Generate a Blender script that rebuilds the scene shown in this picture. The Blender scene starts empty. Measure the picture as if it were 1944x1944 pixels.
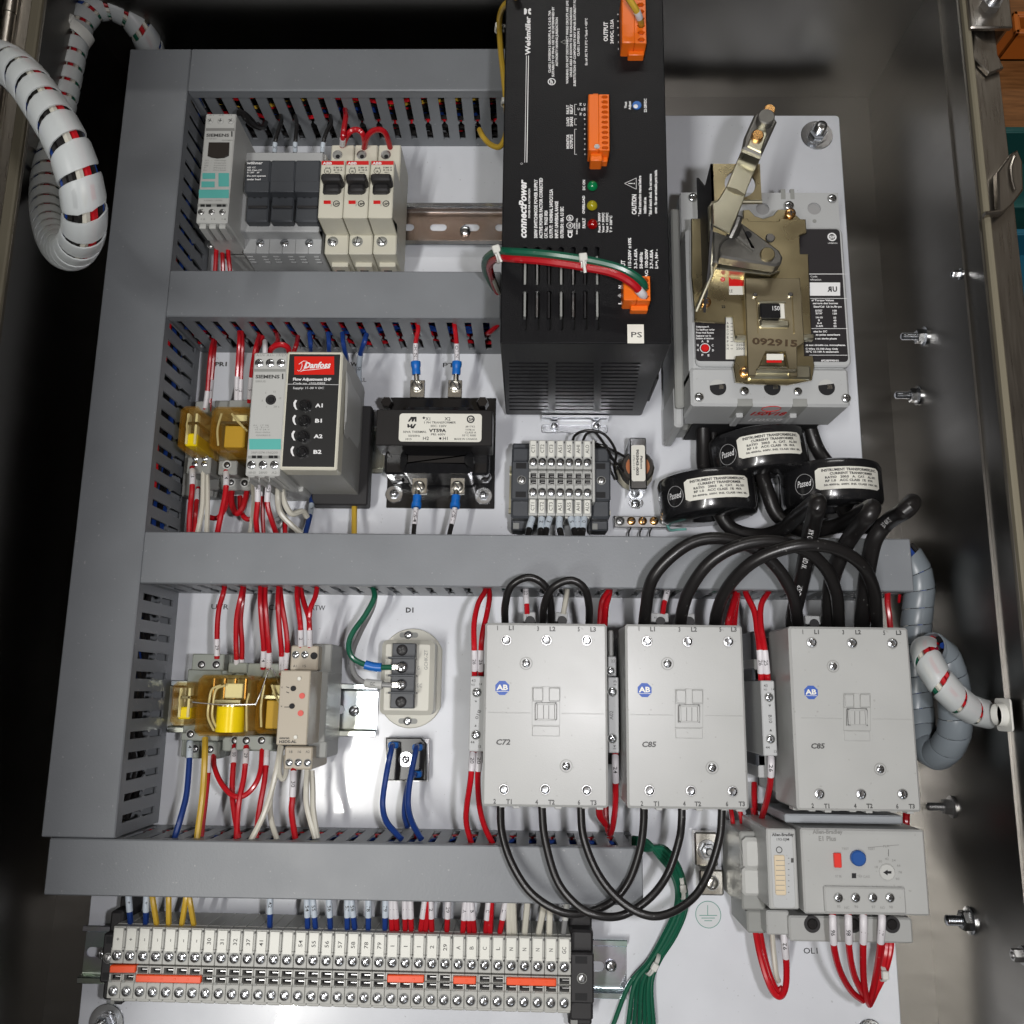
import bpy, math, random
from mathutils import Matrix, Vector
random.seed(7)
S = bpy.context.scene
COL = S.collection
MMM = 0.001
# ---------------- camera ----------------
FOC = 1677.03
CD = 620.0
ROT = Matrix(((0.99975698, -0.00910374, 0.02007735), (0.01292197, 0.97988586, -0.19913998), (-0.01786059, 0.19935103, 0.97976536)))
cam_data = bpy.data.cameras.new('camera'); cam = bpy.data.objects.new('camera', cam_data); COL.objects.link(cam)
cam_data.sensor_width = 36; cam_data.sensor_fit = 'HORIZONTAL'; cam_data.lens = 36 * FOC / 1944
cam_data.clip_start = 0.01; cam_data.clip_end = 50
cam.matrix_world = Matrix.Translation((0, 0, CD * MMM)) @ ROT.to_4x4()
S.camera = cam
# ---------------- world, lamps, exposure ----------------
world = bpy.data.worlds.new('World'); S.world = world; world.use_nodes = True
nt = world.node_tree; nt.nodes.clear()
wo = nt.nodes.new('ShaderNodeOutputWorld'); wb = nt.nodes.new('ShaderNodeBackground')
tc = nt.nodes.new('ShaderNodeTexCoord'); mp = nt.nodes.new('ShaderNodeMapping'); nz = nt.nodes.new('ShaderNodeTexNoise'); cr = nt.nodes.new('ShaderNodeValToRGB')
nt.links.new(tc.outputs['Generated'], mp.inputs[0]); nt.links.new(mp.outputs[0], nz.inputs['Vector']); nt.links.new(nz.outputs[0], cr.inputs[0]); sx = nt.nodes.new('ShaderNodeSeparateXYZ'); zr = nt.nodes.new('ShaderNodeMapRange'); vm = nt.nodes.new('ShaderNodeVectorMath'); vm.operation = 'SCALE'
nt.links.new(tc.outputs['Generated'], sx.inputs[0]); nt.links.new(sx.outputs[2], zr.inputs[0]); zr.inputs[1].default_value = .1; zr.inputs[2].default_value = .95; zr.inputs[3].default_value = 1.0; zr.inputs[4].default_value = 2.6
nt.links.new(cr.outputs[0], vm.inputs[0]); nt.links.new(zr.outputs[0], vm.inputs['Scale']); nt.links.new(vm.outputs[0], wb.inputs[0]); nt.links.new(wb.outputs[0], wo.inputs[0])
mp.inputs['Scale'].default_value = (1.5, 2.2, 1.5); nz.inputs['Scale'].default_value = 2.2
e = cr.color_ramp.elements; e[0].position = .38; e[0].color = (.03, .028, .03, 1); e[1].position = .72; e[1].color = (.75, .62, .48, 1)
el = e.new(.52); el.color = (.16, .145, .13, 1)
wb.inputs[1].default_value = 0.22
def area(name, loc, target, size, power, color, size_y=None):
    l = bpy.data.lights.new(name, 'AREA'); l.energy = power; l.color = color; l.size = size
    if size_y: l.shape = 'RECTANGLE'; l.size_y = size_y
    ob = bpy.data.objects.new(name, l); COL.objects.link(ob); ob.location = loc
    ob.rotation_euler = (Vector(target) - Vector(loc)).to_track_quat('-Z', 'Y').to_euler(); return ob
area('camera_flash', (.075, .0, .64), (.0, .1, 0), .022, 1.7, (1, .98, 1))
area('ceiling_tube_left', (-.535, -.45, 1.9), (-.45, 0, 0), .035, 19, (1, .985, .95), .8)
area('ceiling_tube_far', (.15, 2.05, 1.9), (0, .3, 0), 1.3, 9, (1, .98, .94), .12)
area('ceiling_tube_near', (.6, -1.9, 2.2), (.1, 0, 0), .9, 3, (.88, .93, 1), .3)
S.view_settings.view_transform = 'Standard'; S.view_settings.look = 'None'; S.view_settings.gamma = 1
S.view_settings.use_curve_mapping = False; S.view_settings.exposure = .02
S.render.engine = 'CYCLES'
S.cycles.max_bounces = 8; S.cycles.transparent_max_bounces = 12; S.cycles.caustics_reflective = False; S.cycles.caustics_refractive = False

# ---------------- photo crop -> point at a real height above the plate ----------------
VW = dict(X=(0, 0, 1), A=(0,0,3.715),B=(340,160,4.2),C=(900,0,4.83),D=(900,380,4.39),E=(1240,180,4.39),F=(1240,500,4.39),G=(1560,0,3.865),H=(280,580,4.39),I=(680,580,4.39),J=(940,760,5.682),K=(1230,760,3.645),L=(200,1080,3.577),M=(620,1080,3.45),N=(880,1070,3.645),O=(1300,1090,3.7875),P=(1150,1540,2.972),Q=(60,1560,3.864),R=(460,1640,4.83),S=(820,1640,4.83),T=(1640,480,3.714),U=(1640,1000,2.046),V=(0,500,2.759),W=(0,1200,2.597))
def ray(k, x, y):
    u0, v0, s = VW[k]
    return ROT @ Vector(((u0 + x / s - 972) / FOC, (972 - v0 - y / s) / FOC, -1))
def at(k, x, y, z):
    d = ray(k, x, y); t = (z - CD) / d.z
    return Vector((t * d.x, t * d.y, z))
def at_x(k, x, y, X):
    d = ray(k, x, y); t = X / d.x
    return Vector((X, t * d.y, CD + t * d.z))
def pxmm(k, x, y, z):
    return (at(k, x + 5, y, z) - at(k, x - 5, y, z)).length / 10

# ---------------- materials ----------------
MATS = {}
def mat(name, col, rough=.45, metal=0, bump=0, bscale=400, var=0, trans=0, emit=None, coat=0, ior=1.45, stretch=None, alpha=1, spec=.5, dust=0, vary=0):
    if name in MATS: return MATS[name]
    m = bpy.data.materials.new(name); m.use_nodes = True; t = m.node_tree; b = t.nodes['Principled BSDF']
    b.inputs['Base Color'].default_value = (*col, 1); b.inputs['Roughness'].default_value = rough; b.inputs['Metallic'].default_value = metal
    b.inputs['IOR'].default_value = ior; b.inputs['Transmission Weight'].default_value = trans; b.inputs['Coat Weight'].default_value = coat
    b.inputs['Alpha'].default_value = alpha; b.inputs['Specular IOR Level'].default_value = spec
    tcn = t.nodes.new('ShaderNodeTexCoord'); mpn = t.nodes.new('ShaderNodeMapping'); t.links.new(tcn.outputs['Object'], mpn.inputs[0])
    if stretch: mpn.inputs['Scale'].default_value = stretch
    n = t.nodes.new('ShaderNodeTexNoise'); n.inputs['Scale'].default_value = bscale; n.inputs['Detail'].default_value = 4; t.links.new(mpn.outputs[0], n.inputs['Vector'])
    if bump:
        bp = t.nodes.new('ShaderNodeBump'); bp.inputs['Strength'].default_value = bump; bp.inputs['Distance'].default_value = .0006
        t.links.new(n.outputs[0], bp.inputs['Height']); t.links.new(bp.outputs[0], b.inputs['Normal'])
    mr = t.nodes.new('ShaderNodeMapRange'); mr.inputs['To Min'].default_value = max(.02, rough - .06 - var * .3); mr.inputs['To Max'].default_value = rough + .06 + var * .3
    n2 = t.nodes.new('ShaderNodeTexNoise'); n2.inputs['Scale'].default_value = 35; n2.inputs['Detail'].default_value = 5; t.links.new(mpn.outputs[0], n2.inputs['Vector'])
    t.links.new(n2.outputs[0], mr.inputs[0]); t.links.new(mr.outputs[0], b.inputs['Roughness'])
    if var:
        mx = t.nodes.new('ShaderNodeMixRGB'); mx.blend_type = 'MULTIPLY'; mx.inputs[1].default_value = (*col, 1)
        c2 = t.nodes.new('ShaderNodeValToRGB'); c2.color_ramp.elements[0].position = .3; c2.color_ramp.elements[1].position = .7
        c2.color_ramp.elements[0].color = (1 - var,) * 3 + (1,); c2.color_ramp.elements[1].color = (1, 1, 1, 1)
        t.links.new(n2.outputs[0], c2.inputs[0]); t.links.new(c2.outputs[0], mx.inputs[2]); mx.inputs[0].default_value = 1; t.links.new(mx.outputs[0], b.inputs['Base Color'])
    def blend(src, mode, fac_out, colr, fac=1.0):
        mx2 = t.nodes.new('ShaderNodeMixRGB'); mx2.blend_type = mode; mx2.inputs[0].default_value = fac
        if src.is_linked: t.links.new(src.links[0].from_socket, mx2.inputs[1])
        else: mx2.inputs[1].default_value = src.default_value[:]
        if colr is None: t.links.new(fac_out, mx2.inputs[2])
        else: mx2.inputs[2].default_value = colr; t.links.new(fac_out, mx2.inputs[0])
        t.links.new(mx2.outputs[0], src)
    if dust:
        # broad smudges and sparse dust specks
        n3 = t.nodes.new('ShaderNodeTexNoise'); n3.inputs['Scale'].default_value = 9; n3.inputs['Detail'].default_value = 3; t.links.new(tcn.outputs['Object'], n3.inputs['Vector'])
        r3 = t.nodes.new('ShaderNodeMapRange'); r3.inputs[1].default_value = .35; r3.inputs[2].default_value = .65; r3.inputs[3].default_value = 1 - dust * .5; r3.inputs[4].default_value = 1; t.links.new(n3.outputs[0], r3.inputs[0]); blend(b.inputs['Base Color'], 'MULTIPLY', r3.outputs[0], None)
        n4 = t.nodes.new('ShaderNodeTexNoise'); n4.inputs['Scale'].default_value = 420; n4.inputs['Detail'].default_value = 1; t.links.new(tcn.outputs['Object'], n4.inputs['Vector'])
        r4 = t.nodes.new('ShaderNodeMapRange'); r4.inputs[1].default_value = .74; r4.inputs[2].default_value = .78; r4.inputs[3].default_value = 0; r4.inputs[4].default_value = min(1, dust * 3); t.links.new(n4.outputs[0], r4.inputs[0])
        lum = sum(col) / 3; blend(b.inputs['Base Color'], 'MIX', r4.outputs[0], (.5, .5, .48, 1) if lum < .4 else (.16, .15, .13, 1))
    if vary:
        oi = t.nodes.new('ShaderNodeObjectInfo'); r5 = t.nodes.new('ShaderNodeMapRange'); r5.inputs[3].default_value = 1 - vary; r5.inputs[4].default_value = 1; t.links.new(oi.outputs['Random'], r5.inputs[0]); blend(b.inputs['Base Color'], 'MULTIPLY', r5.outputs[0], None)
    if emit: b.inputs['Emission Color'].default_value = (*emit, 1); b.inputs['Emission Strength'].default_value = 1
    MATS[name] = m; return m
white = mat('plate_white_enamel', (.71, .73, .77), .22, dust=.1, var=.05, coat=.3, bump=.05, bscale=25)
duct_grey = mat('duct_grey_pvc', (.20, .212, .226), .4, bump=.12, bscale=900, var=.07, dust=.09)
lgrey = mat('device_light_grey', (.47, .475, .455), .42, bump=.06, bscale=1200, var=.04)
cgrey = mat('contactor_grey', (.405, .41, .398), .34, dust=.1, bump=.08, bscale=1500, var=.05)
mgrey = mat('housing_mid_grey', (.27, .275, .26), .45, var=.06)
dgrey = mat('dark_grey_plastic', (.055, .06, .068), .42, bump=.05, var=.08)
bgrey = mat('breaker_light_grey', (.44, .45, .45), .45, dust=.1, bump=.15, bscale=700, var=.05)
cream = mat('module_cream', (.62, .6, .5), .4, var=.03)
beige = mat('timer_beige', (.42, .37, .29), .42, var=.04)
tbgrey = mat('terminal_grey', (.44, .44, .41), .42, var=.08)
tag_w = mat('marker_white', (.72, .72, .66), .4)
black = mat('gloss_black_plastic', (.012, .012, .013), .2, coat=.3)
pblack = mat('psu_black_powder', (.007, .007, .008), .36, bump=.25, bscale=1500, spec=.22)
mblack = mat('matt_black', (.018, .017, .018), .55)
void = mat('dark_recess', (.006, .006, .007), .7)
rubber = mat('cable_black_jacket', (.013, .012, .012), .33, dust=.06, var=.2, bump=.08, bscale=300)
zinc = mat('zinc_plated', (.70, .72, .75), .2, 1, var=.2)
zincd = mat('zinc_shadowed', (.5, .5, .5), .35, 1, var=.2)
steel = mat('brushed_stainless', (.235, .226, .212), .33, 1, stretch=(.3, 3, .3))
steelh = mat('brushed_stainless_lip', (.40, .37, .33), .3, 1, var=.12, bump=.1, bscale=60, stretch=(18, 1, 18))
gasket = mat('gasket_tan', (.19, .17, .12), .6)
brassy = mat('yellow_chromate', (.62, .53, .32), .3, 1, var=.25, bump=.1, bscale=60)
goldst = mat('pale_yellow_zinc', (.78, .75, .58), .3, 1, var=.2)
pewter = mat('cast_pewter', (.2, .195, .18), .42, .8, bump=.3, bscale=500, var=.15)
copper = mat('brass_screw', (.75, .42, .16), .25, 1, var=.15)
tin = mat('tinned_lug', (.72, .7, .64), .25, 1, var=.2)
red = mat('wire_red', (.48, .008, .015), .24, vary=.22, dust=.05, var=.05)
blue = mat('wire_blue', (.012, .045, .22), .28, vary=.22, dust=.05, var=.05)
yellow = mat('wire_yellow', (.62, .40, .045), .3, vary=.22, dust=.05, var=.05)
green = mat('wire_green', (.008, .10, .055), .28, vary=.22, dust=.05, var=.05)
wwire = mat('wire_white', (.6, .58, .5), .3, vary=.22, dust=.05)
gwire = mat('wire_grey', (.22, .22, .22), .3)
sleeve = mat('sleeve_white', (.62, .6, .62), .4)
sleeveb = mat('sleeve_pale_blue', (.5, .56, .62), .4)
ferb = mat('lug_blue', (.01, .13, .48), .3, var=.05)
orange = mat('plug_orange', (.78, .15, .01), .38, var=.05)
jump = mat('bridge_orange', (.85, .09, .02), .35)
redp = mat('print_red', (.6, .01, .01), .3)
teal = mat('print_teal', (.10, .42, .38), .45)
inkb = mat('ink_black', (.01, .01, .012), .5)
inkg = mat('ink_grey', (.06, .06, .058), .5)
inkf = mat('ink_faint', (.22, .22, .21), .5)
inkw = mat('ink_white', (.75, .75, .75), .5)
inkbl = mat('ink_blue', (.03, .09, .38), .5)
lab = mat('label_paper', (.7, .69, .62), .45)
amber = bpy.data.materials.new('amber_clear'); amber.use_nodes = True
_t = amber.node_tree; _t.nodes.clear(); _o = _t.nodes.new('ShaderNodeOutputMaterial'); _m = _t.nodes.new('ShaderNodeMixShader'); _f = _t.nodes.new('ShaderNodeLayerWeight'); _f.inputs[0].default_value = .13
_a = _t.nodes.new('ShaderNodeBsdfTransparent'); _a.inputs[0].default_value = (1, .975, .84, 1); _g = _t.nodes.new('ShaderNodeBsdfPrincipled'); _g.inputs['Base Color'].default_value = (.6, .3, .04, 1); _g.inputs['Roughness'].default_value = .08
_q = _t.nodes.new('ShaderNodeMath'); _q.operation = 'ADD'; _q.inputs[1].default_value = .015; _t.links.new(_f.outputs[1], _q.inputs[0]); _t.links.new(_q.outputs[0], _m.inputs[0]); _t.links.new(_a.outputs[0], _m.inputs[1]); _t.links.new(_g.outputs[0], _m.inputs[2]); _t.links.new(_m.outputs[0], _o.inputs[0])
coil_y = mat('coil_yellow', (.9, .76, .01), .3)
copperw = mat('coil_copper_tape', (.42, .14, .05), .4)
tie = mat('nylon_tie', (.6, .6, .56), .3)
spiral = mat('spiral_wrap', (.6, .63, .63), .36, alpha=.58, spec=.4)
greenled = mat('led_green', (.0, .16, .05), .15, coat=.5); yelled = mat('led_yellow', (.3, .26, .01), .15, coat=.5); redled = mat('led_red', (.2, .0, .0), .15, coat=.5)
slotm = mat('screw_slot_shadow', (.05, .05, .05), .5)
relief = mat('mould_gap', (.12, .12, .115), .5)
for _m in (steel,):
    _t = _m.node_tree; _b = _t.nodes['Principled BSDF']; _g = _t.nodes.new('ShaderNodeTangent'); _g.direction_type = 'RADIAL'; _g.axis = 'Z'; _t.links.new(_g.outputs[0], _b.inputs['Tangent']); _b.inputs['Anisotropic'].default_value = .5
# iridescent zinc of the mounting rails
def iris(name, a, b_, c):
    m = mat(name, a, .25, 1, bump=.05); t = m.node_tree; b = t.nodes['Principled BSDF']
    n = t.nodes.new('ShaderNodeTexNoise'); n.inputs['Scale'].default_value = 28; r = t.nodes.new('ShaderNodeValToRGB')
    tcn = t.nodes.new('ShaderNodeTexCoord'); t.links.new(tcn.outputs['Object'], n.inputs['Vector'])
    r.color_ramp.elements[0].position = .35; r.color_ramp.elements[0].color = (*a, 1); r.color_ramp.elements[1].position = .65; r.color_ramp.elements[1].color = (*c, 1)
    q = r.color_ramp.elements.new(.5); q.color = (*b_, 1); t.links.new(n.outputs[0], r.inputs[0]); t.links.new(r.outputs[0], b.inputs['Base Color']); return m
railm = iris('rail_zinc_rainbow', (.62, .55, .6), (.55, .62, .66), (.62, .64, .55))
railb = iris('rail_zinc_brown_reflection', (.42, .3, .24), (.45, .34, .28), (.5, .42, .38))  # brownish reflection on the top rail's web, put into its base colour
railt = iris('rail_zinc_teal', (.5, .66, .62), (.62, .62, .72), (.6, .7, .6))

# ---------------- glyphs ----------------
CH = "ABCDEFGHIJKLMNOPQRSTUVWXYZabcdefghijklmnopqrstuvwxyz0123456789.,:;-+/()%*<>=!'&_\u00b0\u00b1\u00fc\u00ae\u00f4\u00a9\u00f6|~"
GL = {}
def bake_glyphs():
    tmp = []
    for bold in (0, 1):
        for c in CH:
            for s_ in (c, c + 'I'):
                cu = bpy.data.curves.new('g', 'FONT'); cu.body = s_; cu.size = 1; cu.resolution_u = 2; cu.offset = .006 + .03 * bold
                ob = bpy.data.objects.new('g', cu); COL.objects.link(ob); tmp.append((bold, c, len(s_), ob))
    bpy.context.view_layer.update(); dg = bpy.context.evaluated_depsgraph_get(); raw = {}
    for bold, c, n, ob in tmp:
        me = bpy.data.meshes.new_from_object(ob.evaluated_get(dg))
        raw[bold, c, n] = ([(v.co.x, v.co.y) for v in me.vertices], [tuple(p.vertices) for p in me.polygons]); bpy.data.meshes.remove(me)
    for bold, c, n, ob in tmp:
        cu = ob.data; bpy.data.objects.remove(ob); bpy.data.curves.remove(cu)
    for bold in (0, 1):
        cap = max(v[1] for v in raw[bold, 'H', 1][0]); iw = max(v[0] for v in raw[bold, 'I', 1][0])
        for c in CH:
            vs, fs = raw[bold, c, 1]; adv = (max(v[0] for v in raw[bold, c, 2][0]) - iw) / cap
            GL[bold, c] = ([(x / cap, y / cap) for x, y in vs], fs, adv)
        GL[bold, ' '] = ([], [], GL[bold, 'n'][2] * .6)
bake_glyphs()

# ---------------- mesh builder (millimetres, panel frame) ----------------
class MB:
    def __init__(s): s.v = []; s.f = []; s.m = []; s.mats = []; s.T = None
    def mi(s, m):
        if m not in s.mats: s.mats.append(m)
        return s.mats.index(m)
    def add(s, vs, fs, m):
        o = len(s.v); k = s.mi(m)
        s.v += [tuple(s.T @ Vector(p)) if s.T else tuple(p) for p in vs]
        for f in fs: s.f.append(tuple(i + o for i in f)); s.m.append(k)
    def poly(s, pts, z0, z1, m, ch=0):
        """extruded outline (list of x,y), top edge chamfered by ch"""
        n = len(pts); ar = sum(pts[i][0] * pts[(i + 1) % n][1] - pts[(i + 1) % n][0] * pts[i][1] for i in range(n))
        if ar < 0: pts = pts[::-1]
        ring = lambda d, z: [(*inset(pts, i, d), z) for i in range(n)]
        rs = [[(p[0], p[1], z0) for p in pts]]
        if ch: rs += [[(p[0], p[1], z1 - ch) for p in pts], ring(ch, z1)]
        else: rs += [[(p[0], p[1], z1) for p in pts]]
        vs = [p for r in rs for p in r]; fs = []
        for k in range(len(rs) - 1):
            for i in range(n): j = (i + 1) % n; fs.append((k * n + i, k * n + j, (k + 1) * n + j, (k + 1) * n + i))
        fs.append(tuple(range((len(rs) - 1) * n, len(rs) * n))); fs.append(tuple(range(n - 1, -1, -1)))
        s.add(vs, fs, m); return s
    def box(s, x0, y0, x1, y1, z0, z1, m, ch=.4, r=0):
        x0, x1 = sorted((x0, x1)); y0, y1 = sorted((y0, y1)); z0, z1 = sorted((z0, z1))
        if r: return s.poly(rr(x0, y0, x1, y1, r), z0, z1, m, ch)
        c = min(ch, (x1 - x0) / 4, (y1 - y0) / 4, (z1 - z0) / 3)
        if c < .05:
            return s.poly([(x0, y0), (x1, y0), (x1, y1), (x0, y1)], z0, z1, m)
        q = lambda d: [(x0 + d + c, y0 + d), (x1 - d - c, y0 + d), (x1 - d, y0 + d + c), (x1 - d, y1 - d - c), (x1 - d - c, y1 - d), (x0 + d + c, y1 - d), (x0 + d, y1 - d - c), (x0 + d, y0 + d + c)]
        q2 = [(x0 + c, y0 + c)] * 1
        s.poly([(x0 + c * .95, y0), (x1 - c * .95, y0), (x1, y0 + c * .95), (x1, y1 - c * .95), (x1 - c * .95, y1), (x0 + c * .95, y1), (x0, y1 - c * .95), (x0, y0 + c * .95)], z0, z1, m, c)
        return s
    def rev(s, cx, cy, prof, m, n=18, ph=0):
        vs = []; fs = []
        for r, z in prof:
            for i in range(n): a = 2 * math.pi * (i + ph) / n; vs.append((cx + r * math.cos(a), cy + r * math.sin(a), z))
        for k in range(len(prof) - 1):
            for i in range(n): j = (i + 1) % n; fs.append((k * n + i, k * n + j, (k + 1) * n + j, (k + 1) * n + i))
        if prof[-1][0] > 1e-4: fs.append(tuple(range((len(prof) - 1) * n, len(prof) * n)))
        s.add(vs, fs, m); return s
    def cyl(s, cx, cy, r, z0, z1, m, n=18, ch=.25, ph=0):
        c = min(ch, r * .3, abs(z1 - z0) * .4)
        return s.rev(cx, cy, [(r, z0), (r, z1 - c), (r - c, z1)], m, n, ph)
    def tube(s, pts, r, m, n=10, cap=True, rs=None):
        P_ = [Vector(p) for p in pts]; k = len(P_); vs = []; fs = []
        up = Vector((0, 0, 1)); t0 = (P_[1] - P_[0]).normalized(); nn = t0.cross(up)
        if nn.length < .05: nn = t0.cross(Vector((1, 0, 0)))
        nn.normalize()
        for i in range(k):
            t = (P_[min(i + 1, k - 1)] - P_[max(i - 1, 0)]).normalized(); nn = (nn - t * nn.dot(t)); nn.normalize(); b = t.cross(nn); q = rs[i] if rs else r
            for j in range(n): a = 2 * math.pi * j / n; vs.append(P_[i] + (nn * math.cos(a) + b * math.sin(a)) * q)
        for i in range(k - 1):
            for j in range(n): j2 = (j + 1) % n; fs.append((i * n + j, i * n + j2, (i + 1) * n + j2, (i + 1) * n + j))
        if cap: fs.append(tuple(range(n - 1, -1, -1))); fs.append(tuple(range((k - 1) * n, k * n)))
        s.add(vs, fs, m); return s
    def text(s, st, fn, length, cap, m, bold=0, shear=0):
        """lettering fitted to `length` along a, cap height `cap`; fn(a,b) -> point"""
        tot = sum(GL[bold, c][2] for c in st); k = length / tot / 1.0; a = 0
        for c in st:
            g = GL[bold, c]; s.add([fn((a + x) * k + shear * y * cap, y * cap) for x, y in g[0]], g[1], m); a += g[2]
        return s
    def build(s, name, parent=None, **pr):
        me = bpy.data.meshes.new(name); me.from_pydata([tuple(c * MMM for c in p) for p in s.v], [], s.f)
        for m in s.mats: me.materials.append(m)
        me.polygons.foreach_set('material_index', s.m)
        ob = bpy.data.objects.new(name, me); COL.objects.link(ob)
        if parent:
            root = parent
            while root.parent: root = root.parent
            base = root.get('_base')
            M = Matrix.Translation((base[0] * MMM, base[1] * MMM, base[2] * MMM)) @ Matrix.Rotation(base[3], 4, 'Z')
            me.transform(M.inverted()); ob.parent = parent
        me.polygons.foreach_set('use_smooth', [len(f) <= 4 for f in s.f]); me.update()
        me.set_sharp_from_angle(angle=.62)
        for k, v_ in pr.items(): ob[k] = v_
        return ob
def inset(pts, i, d):
    n = len(pts); p = Vector(pts[i][:2]); a = (p - Vector(pts[i - 1][:2])); b = (Vector(pts[(i + 1) % n][:2]) - p)
    if a.length < 1e-6 or b.length < 1e-6: return tuple(p)
    a.normalize(); b.normalize(); na = Vector((-a.y, a.x)); nb = Vector((-b.y, b.x)); q = na + nb; l = q.length_squared
    if l < .2: return tuple(p + na * d)
    return tuple(p + q * (2 * d / l))
def rr(x0, y0, x1, y1, r, n=4):
    o = []
    for cx, cy, a0 in ((x1 - r, y0 + r, -90), (x1 - r, y1 - r, 0), (x0 + r, y1 - r, 90), (x0 + r, y0 + r, 180)):
        for i in range(n + 1): a = math.radians(a0 + 90 * i / n); o.append((cx + r * math.cos(a), cy + r * math.sin(a)))
    return o
def thing(name, label, cat, loc, group=None, rot=0):
    o = bpy.data.objects.new(name, None); COL.objects.link(o); o.empty_display_size = .01
    o.location = (loc[0] * MMM, loc[1] * MMM, loc[2] * MMM); o.rotation_euler = (0, 0, rot); o['_base'] = [loc[0], loc[1], loc[2], rot]
    o['label'] = label; o['category'] = cat
    if group: o['group'] = group
    return o
def tag(o, label, cat, group=None):
    o['label'] = label; o['category'] = cat
    if group: o['group'] = group
    return o
# crop-space helpers: corners are read at the height of the part's own front face
def bx(mb, k, x0, y0, x1, y1, z0, z1, m, ch=.5, r=0):
    p = at(k, x0, y0, z1); q = at(k, x1, y1, z1); mb.box(p.x, p.y, q.x, q.y, z0, z1, m, ch, r); return mb
def pg(mb, k, pts, z0, z1, m, ch=.3):
    mb.poly([tuple(at(k, x, y, z1))[:2] for x, y in pts], z0, z1, m, ch); return mb
def cy(mb, k, x, y, r, z0, z1, m, n=18, ch=.25, ph=0):
    p = at(k, x, y, z1); mb.cyl(p.x, p.y, r * pxmm(k, x, y, z1), z0, z1, m, n, ch, ph); return mb
def tx(mb, k, x0, y0, x1, y1, h, z, st, m, bold=0, shear=0):
    p = at(k, x0, y0, z); q = at(k, x1, y1, z); d = q - p; L_ = d.length; d.normalize(); n = Vector((-d.y, d.x, 0)); c = h * pxmm(k, x0, y0, z)
    mb.text(st, lambda a, b: p + d * a + n * b + Vector((0, 0, .12)), L_, c, m, bold, shear); return mb
def ring(mb, k, x, y, r, w, z, m, n=28):
    c = at(k, x, y, z); s = pxmm(k, x, y, z); r0 = (r - w / 2) * s; r1 = (r + w / 2) * s; vs = []; fs = []
    for i in range(n):
        a = 2 * math.pi * i / n
        for q in (r0, r1): vs.append((c.x + q * math.cos(a), c.y + q * math.sin(a), z + .12))
    for i in range(n): j = (i + 1) % n; fs.append((2 * i, 2 * i + 1, 2 * j + 1, 2 * j))
    mb.add(vs, fs, m); return mb
def flat(mb, k, pts, z, m):
    vs = [at(k, x, y, z) + Vector((0, 0, .1)) for x, y in pts]
    ar = sum(vs[i].x * vs[i - 1].y - vs[i - 1].x * vs[i].y for i in range(len(vs)))
    if ar > 0: vs = vs[::-1]
    mb.add(vs, [tuple(range(len(vs)))], m); return mb
def fr(mb, k, x0, y0, x1, y1, z, m): return flat(mb, k, [(x0, y0), (x1, y0), (x1, y1), (x0, y1)], z, m)
def line(mb, k, x0, y0, x1, y1, w, z, m):
    p = at(k, x0, y0, z + .1); q = at(k, x1, y1, z + .1); d = (q - p).normalized(); n = Vector((-d.y, d.x, 0)) * w * pxmm(k, x0, y0, z) / 2
    mb.add([p - n, q - n, q + n, p + n], [(0, 1, 2, 3)], m); return mb
def screw_mb(mb, cx, cy_, z, r, m=None, kind='slot', a=None, rec=True):
    m = m or zinc; a = random.uniform(0, 3.1) if a is None else a
    if rec: mb.rev(cx, cy_, [(r * 1.16, z + .02), (r * 1.16, z + .12), (r * .9, z + .13)], mgrey if m is not copper else zincd, 18)
    h = r * .55
    mb.rev(cx, cy_, [(r, z - .5), (r, z + h * .35), (r * .93, z + h * .65), (r * .7, z + h * .9), (r * .35, z + h), (.0001, z + h)], m, 18)
    for q in ((0,) if kind == 'slot' else (0, math.pi / 2)):
        c, s_ = math.cos(a + q), math.sin(a + q); L_ = r * (.93 if kind == 'slot' else .62); w = r * .11
        mb.add([(cx + c * i - s_ * j, cy_ + s_ * i + c * j, z + h + .05) for i, j in ((-L_, -w), (L_, -w), (L_, w), (-L_, w))], [(0, 1, 2, 3)], slotm)
    return mb
def hex_mb(mb, cx, cy_, z, r, h, m=None, washer=0):
    m = m or zinc
    if washer: mb.rev(cx, cy_, [(washer, z - .2), (washer, z + .5), (washer - .3, z + .8), (r * .5, z + .8)], m, 28)
    mb.rev(cx, cy_, [(r, z), (r, z + h * .8), (r * .86, z + h), (.0001, z + h)], m, 6)
    return mb
def scr(par, k, x, y, rpx, z, m=None, kind='slot', name='screw', a=None, rec=True):
    p = at(k, x, y, z); mb = MB(); screw_mb(mb, p.x, p.y, z, rpx * pxmm(k, x, y, z), m, kind, a, rec); return mb.build(name, par)
def spline(pts, n=8):
    P_ = [Vector(p) for p in pts]; P_ = [P_[0] * 2 - P_[1]] + P_ + [P_[-1] * 2 - P_[-2]]; o = []
    for i in range(1, len(P_) - 2):
        a, b, c, d = P_[i - 1:i + 3]
        for j in range(n):
            t = j / n; o.append(.5 * ((2 * b) + (c - a) * t + (2 * a - 5 * b + 4 * c - d) * t * t + (3 * b - a - 3 * c + d) * t ** 3))
    o.append(P_[-2]); return o
def wpts(k, pts): return [at(k, *p) if len(p) == 3 else at(p[0], *p[1:]) for p in pts]
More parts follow.
